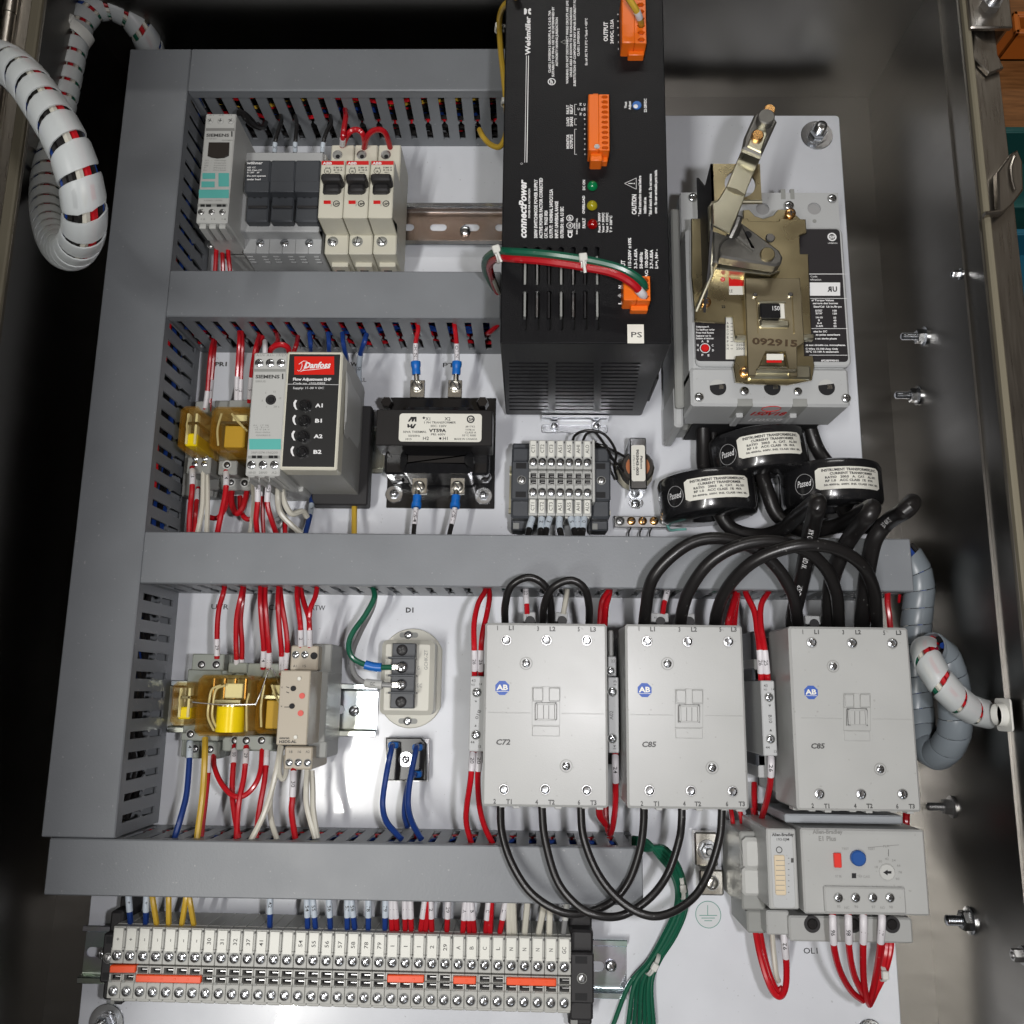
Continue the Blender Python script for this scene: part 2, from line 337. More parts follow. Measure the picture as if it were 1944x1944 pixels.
def seg(pts, a, b):
    L_ = [0]
    for i in range(1, len(pts)): L_.append(L_[-1] + (pts[i] - pts[i - 1]).length)
    def pt(s):
        s = max(0, min(L_[-1], s))
        for i in range(1, len(pts)):
            if L_[i] >= s: return pts[i - 1].lerp(pts[i], (s - L_[i - 1]) / max(1e-6, L_[i] - L_[i - 1]))
        return pts[-1]
    a, b = (x if x >= 0 else L_[-1] + x for x in (a, b)); n = max(3, int(abs(b - a) / 1.5))
    return [pt(a + (b - a) * i / n) for i in range(n + 1)]
CAMP = Vector((0, 0, CD))
def ontube(mb, pts, r, st, m, cap, flip=False, bold=0, start=.15, ln=None):
    if flip: pts = pts[::-1]
    L_ = sum((pts[i + 1] - pts[i]).length for i in range(len(pts) - 1)); ln = ln or min(L_ * .7, cap * .8 * len(st) + .01); s0 = (L_ - ln) * .5
    def fn(a, b):
        q = seg(pts, s0 + a, s0 + a + .4); p = q[0]; d = (q[-1] - q[0])
        if d.length < 1e-4: d = pts[-1] - pts[-2]
        d.normalize(); n = (CAMP - p).normalized(); n = (n - d * n.dot(d)).normalized(); sd = n.cross(d); t = (b - cap / 2) / r
        return p + (n * math.cos(t) + sd * math.sin(t)) * (r + .1)
    mb.text(st, fn, ln, cap, m, bold)
WN = 0
def wire(k, pts, r, m, label, sl=(), group=None, name='wire', cat='wire', n=8, flip=False, gn=None):
    """one insulated wire; sl = ((from, to, text, colour),...) printed sleeves measured in mm along it"""
    P_ = spline(wpts(k, pts), 7); mb = MB(); mb.tube(P_, r, m, n)
    if not sl:
        o = mb.build(name); return tag(o, label, cat, group)
    t = thing(name, label, cat, tuple(P_[0]), group); mb.build('insulation', t)
    for s_ in sl:
        q = seg(P_, s_[0], s_[1]); mb = MB(); mb.tube(q, r + .22, s_[3] if len(s_) > 3 else sleeve, 12)
        if s_[2]: ontube(mb, q, r + .22, s_[2], inkb, r * 1.15, flip)
        mb.build('marker_sleeve', t)
    return t
def holeplate(mb, x0, x1, y0, y1, z, th, holes, m, nx=3):
    """plate with rounded slots (cx, cy, halfw, halfh), all true openings with walls"""
    xs = {x0, x1}
    for cx, cy_, hw, hh in holes:
        r = min(hw, hh)
        for i in range(nx + 1):
            a = math.pi / 2 * i / nx; xs |= {round(cx - hw + r - r * math.cos(a), 4), round(cx + hw - r + r * math.cos(a), 4)}
    xs = sorted(xs)
    def ext(h, x):
        cx, cy_, hw, hh = h; r = min(hw, hh); d = abs(x - cx)
        if d > hw + 1e-6: return None
        e = hh - r + math.sqrt(max(0, r * r - max(0, d - (hw - r)) ** 2)); return cy_ - e, cy_ + e
    for i in range(len(xs) - 1):
        a, b = xs[i], xs[i + 1]; mid = (a + b) / 2
        if b - a < 1e-5: continue
        hs = sorted([h for h in holes if abs(mid - h[0]) < h[2]], key=lambda h: h[1]); lo = (y0, y0)
        for h in hs + [None]:
            if h: ea = ext(h, a) or (h[1], h[1]); eb = ext(h, b) or (h[1], h[1]); hi = (ea[0], eb[0])
            else: hi = (y1, y1)
            mb.add([(a, lo[0], z), (b, lo[1], z), (b, hi[1], z), (a, hi[0], z)], [(0, 1, 2, 3)], m)
            if h:
                mb.add([(a, ea[0], z), (b, eb[0], z), (b, eb[0], z - th), (a, ea[0], z - th), (a, ea[1], z), (b, eb[1], z), (b, eb[1], z - th), (a, ea[1], z - th)], [(0, 1, 2, 3), (7, 6, 5, 4)], m); lo = (ea[1], eb[1])
    return mb
# ================= bench, enclosure =================
wood = mat('bench_wood', (.26, .11, .035), .5, var=.5, bscale=12, bump=.2, stretch=(1, 9, 1))
m = MB(); m.box(-1500, -1200, 1500, 1400, -150, -140, wood, 0); o = m.build('workbench'); o['kind'] = 'structure'
def simple_box(name, label, cat, k, x0, y0, x1, y1, z0, z1, mt, r=3):
    p = at(k, x0, y1, z1); q = at(k, x1, y0, z1); t = thing(name, label, cat, (p.x, p.y, z0)); mb = MB()
    w = 2.5; X0, Y0, X1, Y1 = p.x, p.y, q.x, q.y
    mb.box(X0, Y0, X1, Y1, z0, z0 + 3, mt, .5)
    for a in ((X0, Y0, X1, Y0 + w), (X0, Y1 - w, X1, Y1), (X0, Y0, X0 + w, Y1), (X1 - w, Y0, X1, Y1)): mb.box(*a, z0, z1, mt, .6)
    mb.build('tray_body', t); mb = MB()
    mb.box(X0 - 3, Y0 - 3, X1 + 3, Y0 + 1, z1 - 3, z1 + 1, mt, .8); mb.box(X0 - 3, Y0 - 3, X0 + 1, Y1 + 3, z1 - 3, z1 + 1, mt, .8)
    mb.box(X0 - 3, Y1 - 1, X1 + 3, Y1 + 3, z1 - 3, z1 + 1, mt, .8); mb.build('rim', t); return t
simple_box('parts_tray', 'dark green plastic tray on the wooden bench beyond the upper clamp', 'tray', 'G', 1335, 955, 1900, 1500, -140, -90, mat('tray_teal', (.01, .07, .065), .5))
simple_box('parts_tray', 'blue plastic tray on the bench just below the dark green one', 'tray', 'G', 1425, 1705, 1950, 2300, -140, -100, mat('tray_blue', (.01, .1, .16), .5))
simple_box('parts_tray', 'orange plastic tray at the top right corner of the photo', 'tray', 'G', 1445, 105, 1900, 225, -140, -100, mat('tray_orange', (.45, .12, .015), .5))

enc = thing('enclosure', 'open stainless steel cabinet around the white mounting plate', 'cabinet', (0, 0, -14))
XL, XR, YT, YB, ZT = -318, 268, 470, -330, 127
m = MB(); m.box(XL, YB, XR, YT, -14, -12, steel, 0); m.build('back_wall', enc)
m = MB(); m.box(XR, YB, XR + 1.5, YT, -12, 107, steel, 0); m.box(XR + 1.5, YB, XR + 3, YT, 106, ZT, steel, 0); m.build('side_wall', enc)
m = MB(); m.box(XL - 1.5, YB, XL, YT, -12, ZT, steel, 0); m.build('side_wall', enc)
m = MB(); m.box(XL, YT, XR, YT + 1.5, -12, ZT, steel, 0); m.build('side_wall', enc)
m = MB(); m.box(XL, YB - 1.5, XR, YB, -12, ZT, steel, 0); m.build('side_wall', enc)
# folded rims
m = MB(); m.box(XR + 3, YB, XR + 24, YT, ZT - 1.5, ZT, steelh, .4); m.box(XR + 22.5, YB, XR + 24, YT, ZT - 25, ZT - 1.5, steelh, 0)
m.box(XL - 18, YB, XL - 1.5, YT, ZT - 1.5, ZT, steelh, .4); m.box(XL, YT + 1.5, XR, YT + 22, ZT - 1.5, ZT, steelh, .4); m.build('rim', enc)
m = MB(); m.box(XR + 3.5, YB, XR + 7.5, YT, ZT, ZT + 4, gasket, 1); m.build('gasket', enc)
m = MB(); m.box(XL - 9, YB, XL - 2, YT, ZT, ZT + 3, gasket, 1); m.build('gasket', enc)
# piano hinge and open door on the left
m = MB(); y = YB
while y < YT:
    m.tube([(XL - 22, y, ZT + 2), (XL - 22, y + 26.5, ZT + 2)], 4.2 if int(y / 27) % 2 else 3.9, steelh, 14); y += 27
m.box(XL - 45, YB, XL - 18, YT, ZT - 1.2, ZT - .2, steelh, .3); m.build('hinge', enc)
m = MB(); m.box(XL - 29, YB, XL - 27, YT, ZT + 1, 700, steel, .3)
for z_ in (300, 500): m.box(XL - 27, YB + 20, XL - 23, YT - 20, z_, z_ + 20, steelh, .5)
m.build('door', enc)
# rim clamps on the right
def clamp(k, x0, y0, x1, y1, up):
    a = at(k, x0, y0, ZT + 6); b = at(k, x1, y1, ZT + 6); m = MB(); w = b.x - a.x; y0_, y1_ = b.y, a.y
    T0 = MB(); m.box(a.x, y0_, a.x + w, y1_, ZT + 4, ZT + 7, steelh, .8); m.box(a.x + w - 2, y0_ + 3, a.x + w, y1_ - 3, ZT - 22, ZT + 4, steelh, .3)
    m.poly([(a.x + 4, y0_ - 2), (a.x + w * .6, y0_ - 14), (a.x + w * .75, y0_ - 26), (a.x + 10, y0_ - 30), (a.x + 1, y0_ - 18)], ZT + 1, ZT + 4, steelh, .6)
    if up:
        m.cyl(a.x + w * .5, y0_ + 16, 6.5, ZT + 6, ZT + 12, zincd, 6); m.cyl(a.x + w * .5, y0_ + 16, 4, ZT + 12, ZT + 26, zinc, 16); m.rev(a.x + w * .5, y0_ + 16, [(7, ZT + 26), (7, ZT + 31), (5, ZT + 33), (.001, ZT + 33)], zinc, 6)
    return m.build('clamp', enc)
clamp('G', 1060, -60, 1400, 210, 1)
# lower clamp: curved lever
m = MB(); p = at('G', 1300, 1250, ZT + 5)
m.poly([tuple(at('G', x, y, ZT + 8))[:2] for x, y in ((1290, 1262), (1395, 1120), (1440, 1095), (1475, 1180), (1484, 1390), (1400, 1500), (1330, 1560), (1210, 1572), (1205, 1545), (1300, 1530))], ZT + 3, ZT + 8, steelh, 1)
m.tube([at('G', x, y, ZT + 9) for x, y in ((1412, 1150), (1385, 1230), (1395, 1330), (1415, 1395))], 1, steelh, 8); m.build('clamp', enc)
# threaded studs through the right wall
def stud(k, x, y, L_=16, r=5, m_=zinc):
    p = at_x(k, x, y, XR); mb = MB(); mb.T = Matrix.Translation(p) @ Matrix.Rotation(-math.pi / 2, 4, 'Y')
    mb.rev(0, 0, [(r * 1.35, 0), (r * 1.35, 1.2), (r, 1.4)], m_, 22); mb.rev(0, 0, [(r, 1.3), (r, 5.5), (r * .85, 6.2), (r * .5, 6.2)], m_, 6)
    prof = []; z = 6.2
    while z < L_: prof += [(r * .52, z), (r * .44, z + .5)]; z += 1
    prof += [(r * .3, z), (.001, z)]; mb.rev(0, 0, prof, m_, 14); return mb.build('stud', enc)
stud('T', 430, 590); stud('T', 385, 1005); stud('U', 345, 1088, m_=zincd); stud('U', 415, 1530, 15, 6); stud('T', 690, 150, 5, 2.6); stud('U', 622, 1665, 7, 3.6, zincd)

# ================= white mounting plate =================
plate = thing('mounting_plate', 'white enamelled steel back plate carrying all the devices', 'panel', (0, 0, -12))
m = MB(); pts = rr(-288.9, -320, 239.4, 445.3, 3); m.poly(pts, -3, 0, white, .6)
m.box(236.4, -320, 239.4, 444, -12, -2.9, white, 0); m.box(-288.9, -320, -286, 444, -12, -2.9, white, 0); m.box(-286, 442.5, 236.4, 445.2, -12, -2.9, white, 0)
tx(m, 'H', 560, 505, 672, 505, 36, 0, 'PR1', inkg, 1); tx(m, 'I', 700, 515, 850, 515, 38, 0, 'PT1', inkb); tx(m, 'H', 1590, 505, 1750, 505, 34, 0, 'FLOW', inkg, 1)
tx(m, 'H', 1680, 635, 1825, 635, 34, 0, 'CTRL', inkg); tx(m, 'M', 517, 285, 577, 285, 32, 0, 'D1', inkb, 1); tx(m, 'L', 715, 272, 835, 275, 33, 0, 'UVR', inkb)
tx(m, 'L', 1105, 279, 1210, 279, 35, 0, 'CR1', inkb); tx(m, 'L', 1395, 280, 1492, 282, 33, 0, 'RTW', inkb); tx(m, 'P', 1115, 803, 1205, 803, 30, 0, 'OL1', inkb); tx(m, 'B', 1740, 592, 1793, 590, 32, 0, 'F3', inkb)
m.build('panel_sheet', plate)
for k, x, y, w in (('E', 1365, 335, 133), ('Q', 545, 1475, 128), ('P', 1490, 1255, 75)):
    p = at(k, x, y, 1); s = w * pxmm(k, x, y, 1); m = MB(); hex_mb(m, p.x, p.y, .4, s * .52, 7, zinc, s)
    m.rev(p.x, p.y, [(s * .62, .9), (s * .6, 2.2), (s * .4, 2.2)], zinc, 24); prof = []; z = 7
    while z < 14: prof += [(s * .34, z), (s * .29, z + .5)]; z += 1
    prof += [(s * .2, z), (.001, z)]; m.rev(p.x, p.y, prof, zinc, 16); m.build('hex_bolt', plate)
# earth symbol sticker
gs = mat('earth_print', (.12, .3, .25), .5)
m = MB(); p = at('P', 578, 583, .05); m.cyl(p.x, p.y, 72 * pxmm('P', 578, 583, 0), .02, .15, mat('sticker_clear', (.63, .65, .66), .3), 36, 0)
ring(m, 'P', 578, 583, 71, 4, .1, gs); line(m, 'P', 575, 530, 575, 587, 4, .1, gs)
for y, w in ((588, 50), (603, 38), (618, 22)): line(m, 'P', 578 - w, y, 578 + w, y, 4, .1, gs)
tag(m.build('earth_sticker'), 'round earth symbol sticker on the white plate under the two lugs', 'sticker')

# ================= slotted wiring ducts =================
def walls(mb, s0, s1, place, ph, th=1.4, top=62, pitch=12.42):
    """fingers between true slots; place(s, z, t) -> panel point"""
    def pr(pts): # pts in s,z
        n = len(pts); vs = [place(a, b, 0) for a, b in pts] + [place(a, b, th) for a, b in pts]
        fs = [tuple(range(n)), tuple(range(2 * n - 1, n - 1, -1))] + [(i, (i + 1) % n, n + (i + 1) % n, n + i) for i in range(n)]
        mb.add(vs, fs, duct_grey)
    pr([(s0, 1), (s1, 1), (s1, 9), (s0, 9)])
    c = s0 + ph - pitch
    while c < s1 + pitch:
        a, b = c + 2.3, c + pitch - 2.3; A = max(a, s0); B = min(b, s1)
        if B - A > 3:
            ea = 1.5 if A == a else 0; eb = 1.5 if B == b else 0
            pr([(A, 9), (B, 9), (B, 27), (B + eb, 29.5), (B, 32), (B, top - 5), (B - eb * .6, top), (A + ea * .6, top), (A, top - 5), (A, 32), (A - ea, 29.5), (A, 27)])
        elif B - A > .5: pr([(A, 9), (B, 9), (B, top), (A, top)])
        c += pitch
def duct(label, x0, y0, x1, y1, sides, ph=6, horiz=True, zc=67.2, cx=None):
    t = thing('wiring_duct', label, 'cable duct', (x0, y0, 0), 'grey slotted wiring ducts'); mb = MB(); mb.box(x0 + 1, y0 + 1, x1 - 1, y1 - 1, .2, 2, duct_grey, 0)
    if horiz:
        if 'b' in sides: walls(mb, x0, x1, lambda s, z, q: (s, y0 + .9 + q, z), ph)
        else: mb.box(x0, y0 + .9, x1, y0 + 2.3, 2, 62, duct_grey, 0)
        if 't' in sides: walls(mb, x0, x1, lambda s, z, q: (s, y1 - .9 - q, z), ph)
        else: mb.box(x0, y1 - 2.3, x1, y1 - .9, 2, 62, duct_grey, 0)
    else:
        if 'r' in sides: walls(mb, y0, y1, lambda s, z, q: (x1 - .9 - q, s, z), ph)
        mb.box(x0 + .9, y0, x0 + 2.3, y1, 2, 62, duct_grey, 0)
    mb.build('duct_body', t); mb = MB(); c = cx or (x0, y0, x1, y1)
    mb.box(c[0], c[1], c[2], c[3], zc - 2.2, zc, duct_grey, .7)
    if horiz: mb.box(c[0], c[1], c[2], c[1] + .85, zc - 8, zc - 2.1, duct_grey, 0); mb.box(c[0], c[3] - .85, c[2], c[3], zc - 8, zc - 2.1, duct_grey, 0)
    else: mb.box(c[0], c[1], c[0] + .85, c[3], zc - 8, zc - 2.1, duct_grey, 0); mb.box(c[2] - .85, c[1], c[2], c[3], zc - 8, zc - 2.1, duct_grey, 0)
    mb.build('duct_cover', t); return t
X1, X2 = -291.4, -246.8
duct('tall vertical grey duct down the left side, darkest of the ducts', X1, -89.2, X2, 450.8, 'r', 9.5, False)
xe = at('B', 1930, 500, 60).x + 40
duct('grey duct across the very top, above the breakers', X2 + .2, 416.8, -17, 450.8, 'b', 6.1)
duct('grey duct between the breakers and the amber relays', X2 + .2, 244.7, -21, 278.3, 'b', 4.5)
duct('longest horizontal grey duct, crossed by the thick black cables', X2 + .2, 64.2, 239.7, 97.5, 'bt', 7.5)
duct('grey duct above the long terminal strip, lowest of the ducts', -286, -121.7, 68.5, -89.7, 'bt', 4)
def fill(label, x0, y0, x1, y1, horiz, cols, n, zr=(6, 56)):
    mb = MB()
    for i in range(n):
        L_ = (x1 - x0) if horiz else (y1 - y0); k = max(4, int(L_ / 28)); pts = []; o_ = random.uniform(0, 1); z_ = random.uniform(*zr)
        for j in range(k + 1):
            s = L_ * j / k; d = min(.97, max(.03, o_ + random.uniform(-.12, .12))); z = max(4, min(58, z_ + random.uniform(-5, 5)))
            pts.append((x0 + s, y0 + (y1 - y0) * d, z) if horiz else (x0 + (x1 - x0) * d, y0 + s, z))
        mb.tube(spline(pts, 3), random.uniform(1.3, 1.7), random.choice(cols), 6)
    o = mb.build('packed_wires'); o['kind'] = 'stuff'; tag(o, label, 'wires')
fill('mixed wires packed inside the top duct, seen through its slots', X2 + 2, 420, -18, 447, True, [rubber, rubber, rubber, rubber, yellow, red, rubber, rubber, blue], 42)
fill('mostly red and blue wires packed inside the duct under the breakers', X2 + 2, 248, -22, 275, True, [red, red, blue, red, blue, red, rubber, blue], 44)
fill('few dark wires inside the long middle duct', X2 + 2, 67, 230, 94, True, [green, rubber, rubber, red, gwire, green, blue], 14, (8, 40))
fill('loose wires lying inside the lowest duct', -280, -118, 60, -92, True, [rubber, blue, green, red, gwire], 14, (6, 32))
fill('wires packed inside the upper part of the left duct', X1 + 14, 80, X2 - 3, 440, False, [rubber, rubber, rubber, red, blue, rubber], 30, (22, 58))
fill('wires packed inside the lower part of the left duct', X1 + 8, -84, X2 - 3, 95, False, [rubber, red, rubber, red, rubber, gwire, rubber, blue], 26, (22, 58))

# ================= DIN rails =================
def rail(label, a, b, mt, hs=12.5, lm=None, W=35, zb=.6, lip=7.5, scrs=()):
    a = Vector((*a, 0)); b = Vector((*b, 0)); d = b - a; L_ = d.length; rot = math.atan2(d.y, d.x); t = thing('mounting_rail', label, 'rail', (a.x, a.y, 0), 'steel mounting rails'); mb = MB()
    mb.T = Matrix.Translation(a) @ Matrix.Rotation(rot, 4, 'Z'); h = W / 2 - 5
    holes = [(x, 0, 6.5, 3) for x in [hs + 25 * i for i in range(int(L_ / 25) + 1)] if x + 7 < L_]
    holeplate(mb, 0, L_, -h, h, zb + 1, 1, holes, mt, 4)
    for s in (-1, 1):
        prof = [(h * s, zb + 1), (h * s + .3 * s, zb + .1 + 1), (h * s + s * .9, lip - 1), (h * s + s * 1.6, lip), ((W / 2) * s - .5 * s, lip), ((W / 2) * s, lip - .5), (W / 2 * s, lip - 1.2), (h * s + s * 2, lip - 1.2), (h * s + s * 1.9, zb), (h * s, zb)]
        n = len(prof); vs = [(0, p[0], p[1]) for p in prof] + [(L_, p[0], p[1]) for p in prof]
        mb.add(vs, [(i, (i + 1) % n, n + (i + 1) % n, n + i) if s < 0 else ((i + 1) % n, i, n + i, n + (i + 1) % n) for i in range(n)] + [tuple(range(n)), tuple(range(2 * n - 1, n - 1, -1))], lm or mt)
    mb.build('rail_profile', t)
    for k, x, y, r in scrs: scr(t, k, x, y, r, zb + 1.6, zinc, 'slot', rec=False)
    return t
c = at('B', 1760, 1132, 3)
rail('steel rail carrying the top row, bare between breakers and black supply', (-232, c.y), (-14, c.y), railb, 10, zinc, scrs=(('X', 883, 438, 10),))
c = at('I', 120, 1215, 3); p = at('I', 205, 1400, 7)
rail('short stretch of rail showing between the grey module and the transformer', (-235, c.y), (p.x, c.y), railm)
c = at('M', 200, 925, 3); p = at('M', 333, 900, 3)
rail('rail under the amber relays with a slotted screw near its right end', (at('L', 452, 930, 3).x, c.y + 1), (p.x, c.y), railm, scrs=(('M', 180, 930, 34),))
p0 = (at('Q', 375, 770, 7) + at('Q', 340, 1175, 7)) / 2; p1 = (at('S', 1790, 712, 7) + at('S', 1790, 1232, 7)) / 2
RROT = math.atan2(p1.y - p0.y, p1.x - p0.x)
rail('long rail beneath the bottom terminal strip, teal tinted at the right', p0[:2], p1[:2], railt, 8, scrs=(('S', 1640, 935, 52), ('Q', 515, 975, 30)))
p0 = at('J', 150, 965, 7); p1 = at('J', 1243, 985, 7)
rail('short rail holding the seven small terminals below the black supply', p0[:2], p1[:2], goldst, 300)
# ================= top row =================
def base(k, x, y, z=8): p = at(k, x, y, z); return (p.x, p.y, z)
def BX(par, name, k, x0, y0, x1, y1, z0, z1, m, ch=.5, r=0, **pr):
    mb = MB(); bx(mb, k, x0, y0, x1, y1, z0, z1, m, ch, r); return mb.build(name, par, **pr)
# monitoring relay, leftmost
t = thing('monitoring_relay', 'light grey relay with small dark display and teal print, left of the top row', 'relay', base('B', 340, 900))
mb = MB(); bx(mb, 'B', 213, 232, 383, 1105, 40, 84, lgrey, .8)
a = at('B', 213, 232, 84); b = at('B', 383, 1105, 84); c = at('B', 470, 1362, 36)
mb.box(a.x + 1, c.y, b.x - 1, a.y - 3, 8, 36, lgrey, .8); mb.box(a.x + 2, c.y + 9, b.x - 2, b.y, 36, 42, lgrey, .8)
for i in range(3):
    X = a.x + 4 + i * 6.6; mb.box(X - 2.2, b.y - 3, X + 2.2, b.y + .3, 66, 82, lgrey, .2)
cols = [mgrey]
mb.build('housing', t)
mb = MB(); fr(mb, 'B', 215, 350, 440, 372, 84.1, inkf); fr(mb, 'B', 148, 952, 385, 975, 84.1, mgrey)
for x0, x1 in ((170, 205), (215, 255), (300, 340), (345, 372)): fr(mb, 'B', x0, 958, x1, 978, 84.15, void)
tx(mb, 'B', 217, 418, 398, 418, 26, 84, 'SIEMENS', inkg, 1); fr(mb, 'B', 416, 375, 426, 418, 84.1, inkb)
tx(mb, 'B', 217, 440, 300, 440, 12, 84, '3UG4 631', inkf); tx(mb, 'B', 340, 452, 432, 452, 10, 84, 'RESET/MENU', inkf)
for i, y in enumerate((612, 633, 652, 672, 690)): tx(mb, 'B', 205 - i * 3, y, 262 - i * 4, y, 11, 84, ('U>', 'U<', 'Asy', 'P', 'Err')[i] + '  :', inkf); tx(mb, 'B', 282 - i * 3, y, 375, y, 11, 84, ('Overvoltage', 'Undervolt', 'Asymmetry', 'Phase', 'Wire break')[i], inkf)
for q in ((186, 708, 288, 755), (314, 708, 398, 816), (178, 775, 284, 822), (158, 840, 397, 908)): fr(mb, 'B', *q, 84.1, teal)
tx(mb, 'B', 195, 932, 345, 932, 11, 84, '3UG4631-1AW30', inkf); tx(mb, 'B', 240, 252, 425, 252, 11, 84, 'A1   A2   11', inkf); tx(mb, 'B', 165, 1082, 375, 1082, 13, 84, '12   11   14', inkf)
mb.build('front_print', t)
mb = MB(); pg(mb, 'B', [(235, 460), (400, 460), (395, 565), (360, 582), (300, 588), (255, 580), (225, 568)], 84, 84.8, mat('display_dark', (.03, .025, .022), .15, coat=.5), .3); mb.build('display', t)
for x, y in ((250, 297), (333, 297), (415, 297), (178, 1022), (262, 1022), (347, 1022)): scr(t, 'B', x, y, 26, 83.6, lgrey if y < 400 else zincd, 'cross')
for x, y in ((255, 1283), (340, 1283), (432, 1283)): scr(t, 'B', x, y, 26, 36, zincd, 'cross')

# fuse holder: three dark modules in one white body
t = thing('fuse_holder', 'three pole white fuse holder with dark grey handles beside the breakers', 'fuse holder', base('B', 840, 900))
mb = MB(); a = at('B', 535, 552, 56); b = at('B', 1118, 1165, 56); c = at('B', 555, 1350, 46); d = at('B', 1130, 1350, 46)
mb.box(a.x, b.y - 2, b.x, a.y, 8, 58, bgrey, .8); y2 = at('B', 700, 1170, 47).y; mb.box(a.x, c.y, b.x, b.y, 8, 47, bgrey, .8)
mb.T = None
vs = [(a.x, b.y - 2, 58), (b.x, b.y - 2, 58), (b.x, y2, 47.2), (a.x, y2, 47.2), (a.x, b.y - 2, 47), (b.x, b.y - 2, 47)]; mb.add(vs, [(3, 2, 1, 0), (0, 4, 3), (1, 2, 5)], bgrey)
bx(mb, 'B', 600, 552, 1170, 598, 40, 55, lgrey, .8)
for i in range(7):
    X = a.x + (b.x - a.x) * i / 6; mb.box(X - .12, c.y - .05, X + .12, y2, 46, 47.06, inkg, 0)
for i in range(3):
    for j in (0, 1):
        X = a.x + (b.x - a.x) * (i / 3 + .03 + .18 * j)
        for q in range(3): mb.box(X + .6 * j, c.y - .6, X + 4.2, c.y + .1, 40 - 4 * q, 42 - 4 * q, bgrey, 0)
mb.build('housing', t)
for i, (u0, u1, l0, l1) in enumerate(((533, 717, 545, 703), (726, 918, 740, 903), (921, 1118, 938, 1103))):
    mb = MB(); bx(mb, 'B', u0, 598, u1, 858, 50, 72, dgrey, 1.5); bx(mb, 'B', l0, 855, l1, 1092, 50, 65, dgrey, 1); 
    bx(mb, 'B', u0 + 4, 770, u1 - 4, 857, 71, 72.6, dgrey, .4); bx(mb, 'B', l0 + 4, 965, l1 - 4, 985, 65, 66.2, mblack, .3)
    cy(mb, 'B', (l0 + l1) / 2 - 22, 895, 15, 64, 65.1, void, 14, 0); cy(mb, 'B', (l0 + l1) / 2 + 26, 895, 15, 64, 65.1, void, 14, 0)
    if i == 0:
        for y, s_, h, x1 in ((638, 'w\u00f6hner', 24, 665), (670, 'AES CC', 13, 612), (691, '30A Class CC', 13, 660), (710, '31 297   3P', 13, 640), (737, 'Do not operate', 15, 692), (765, 'under load', 15, 650)): tx(mb, 'B', 541, y, x1, y, h, 72.6, s_, inkw, 1)
    mb.build('fuse_carrier', t)
for x in (648, 842, 1038): scr(t, 'B', x, 1268, 34, 46.8, zinc)

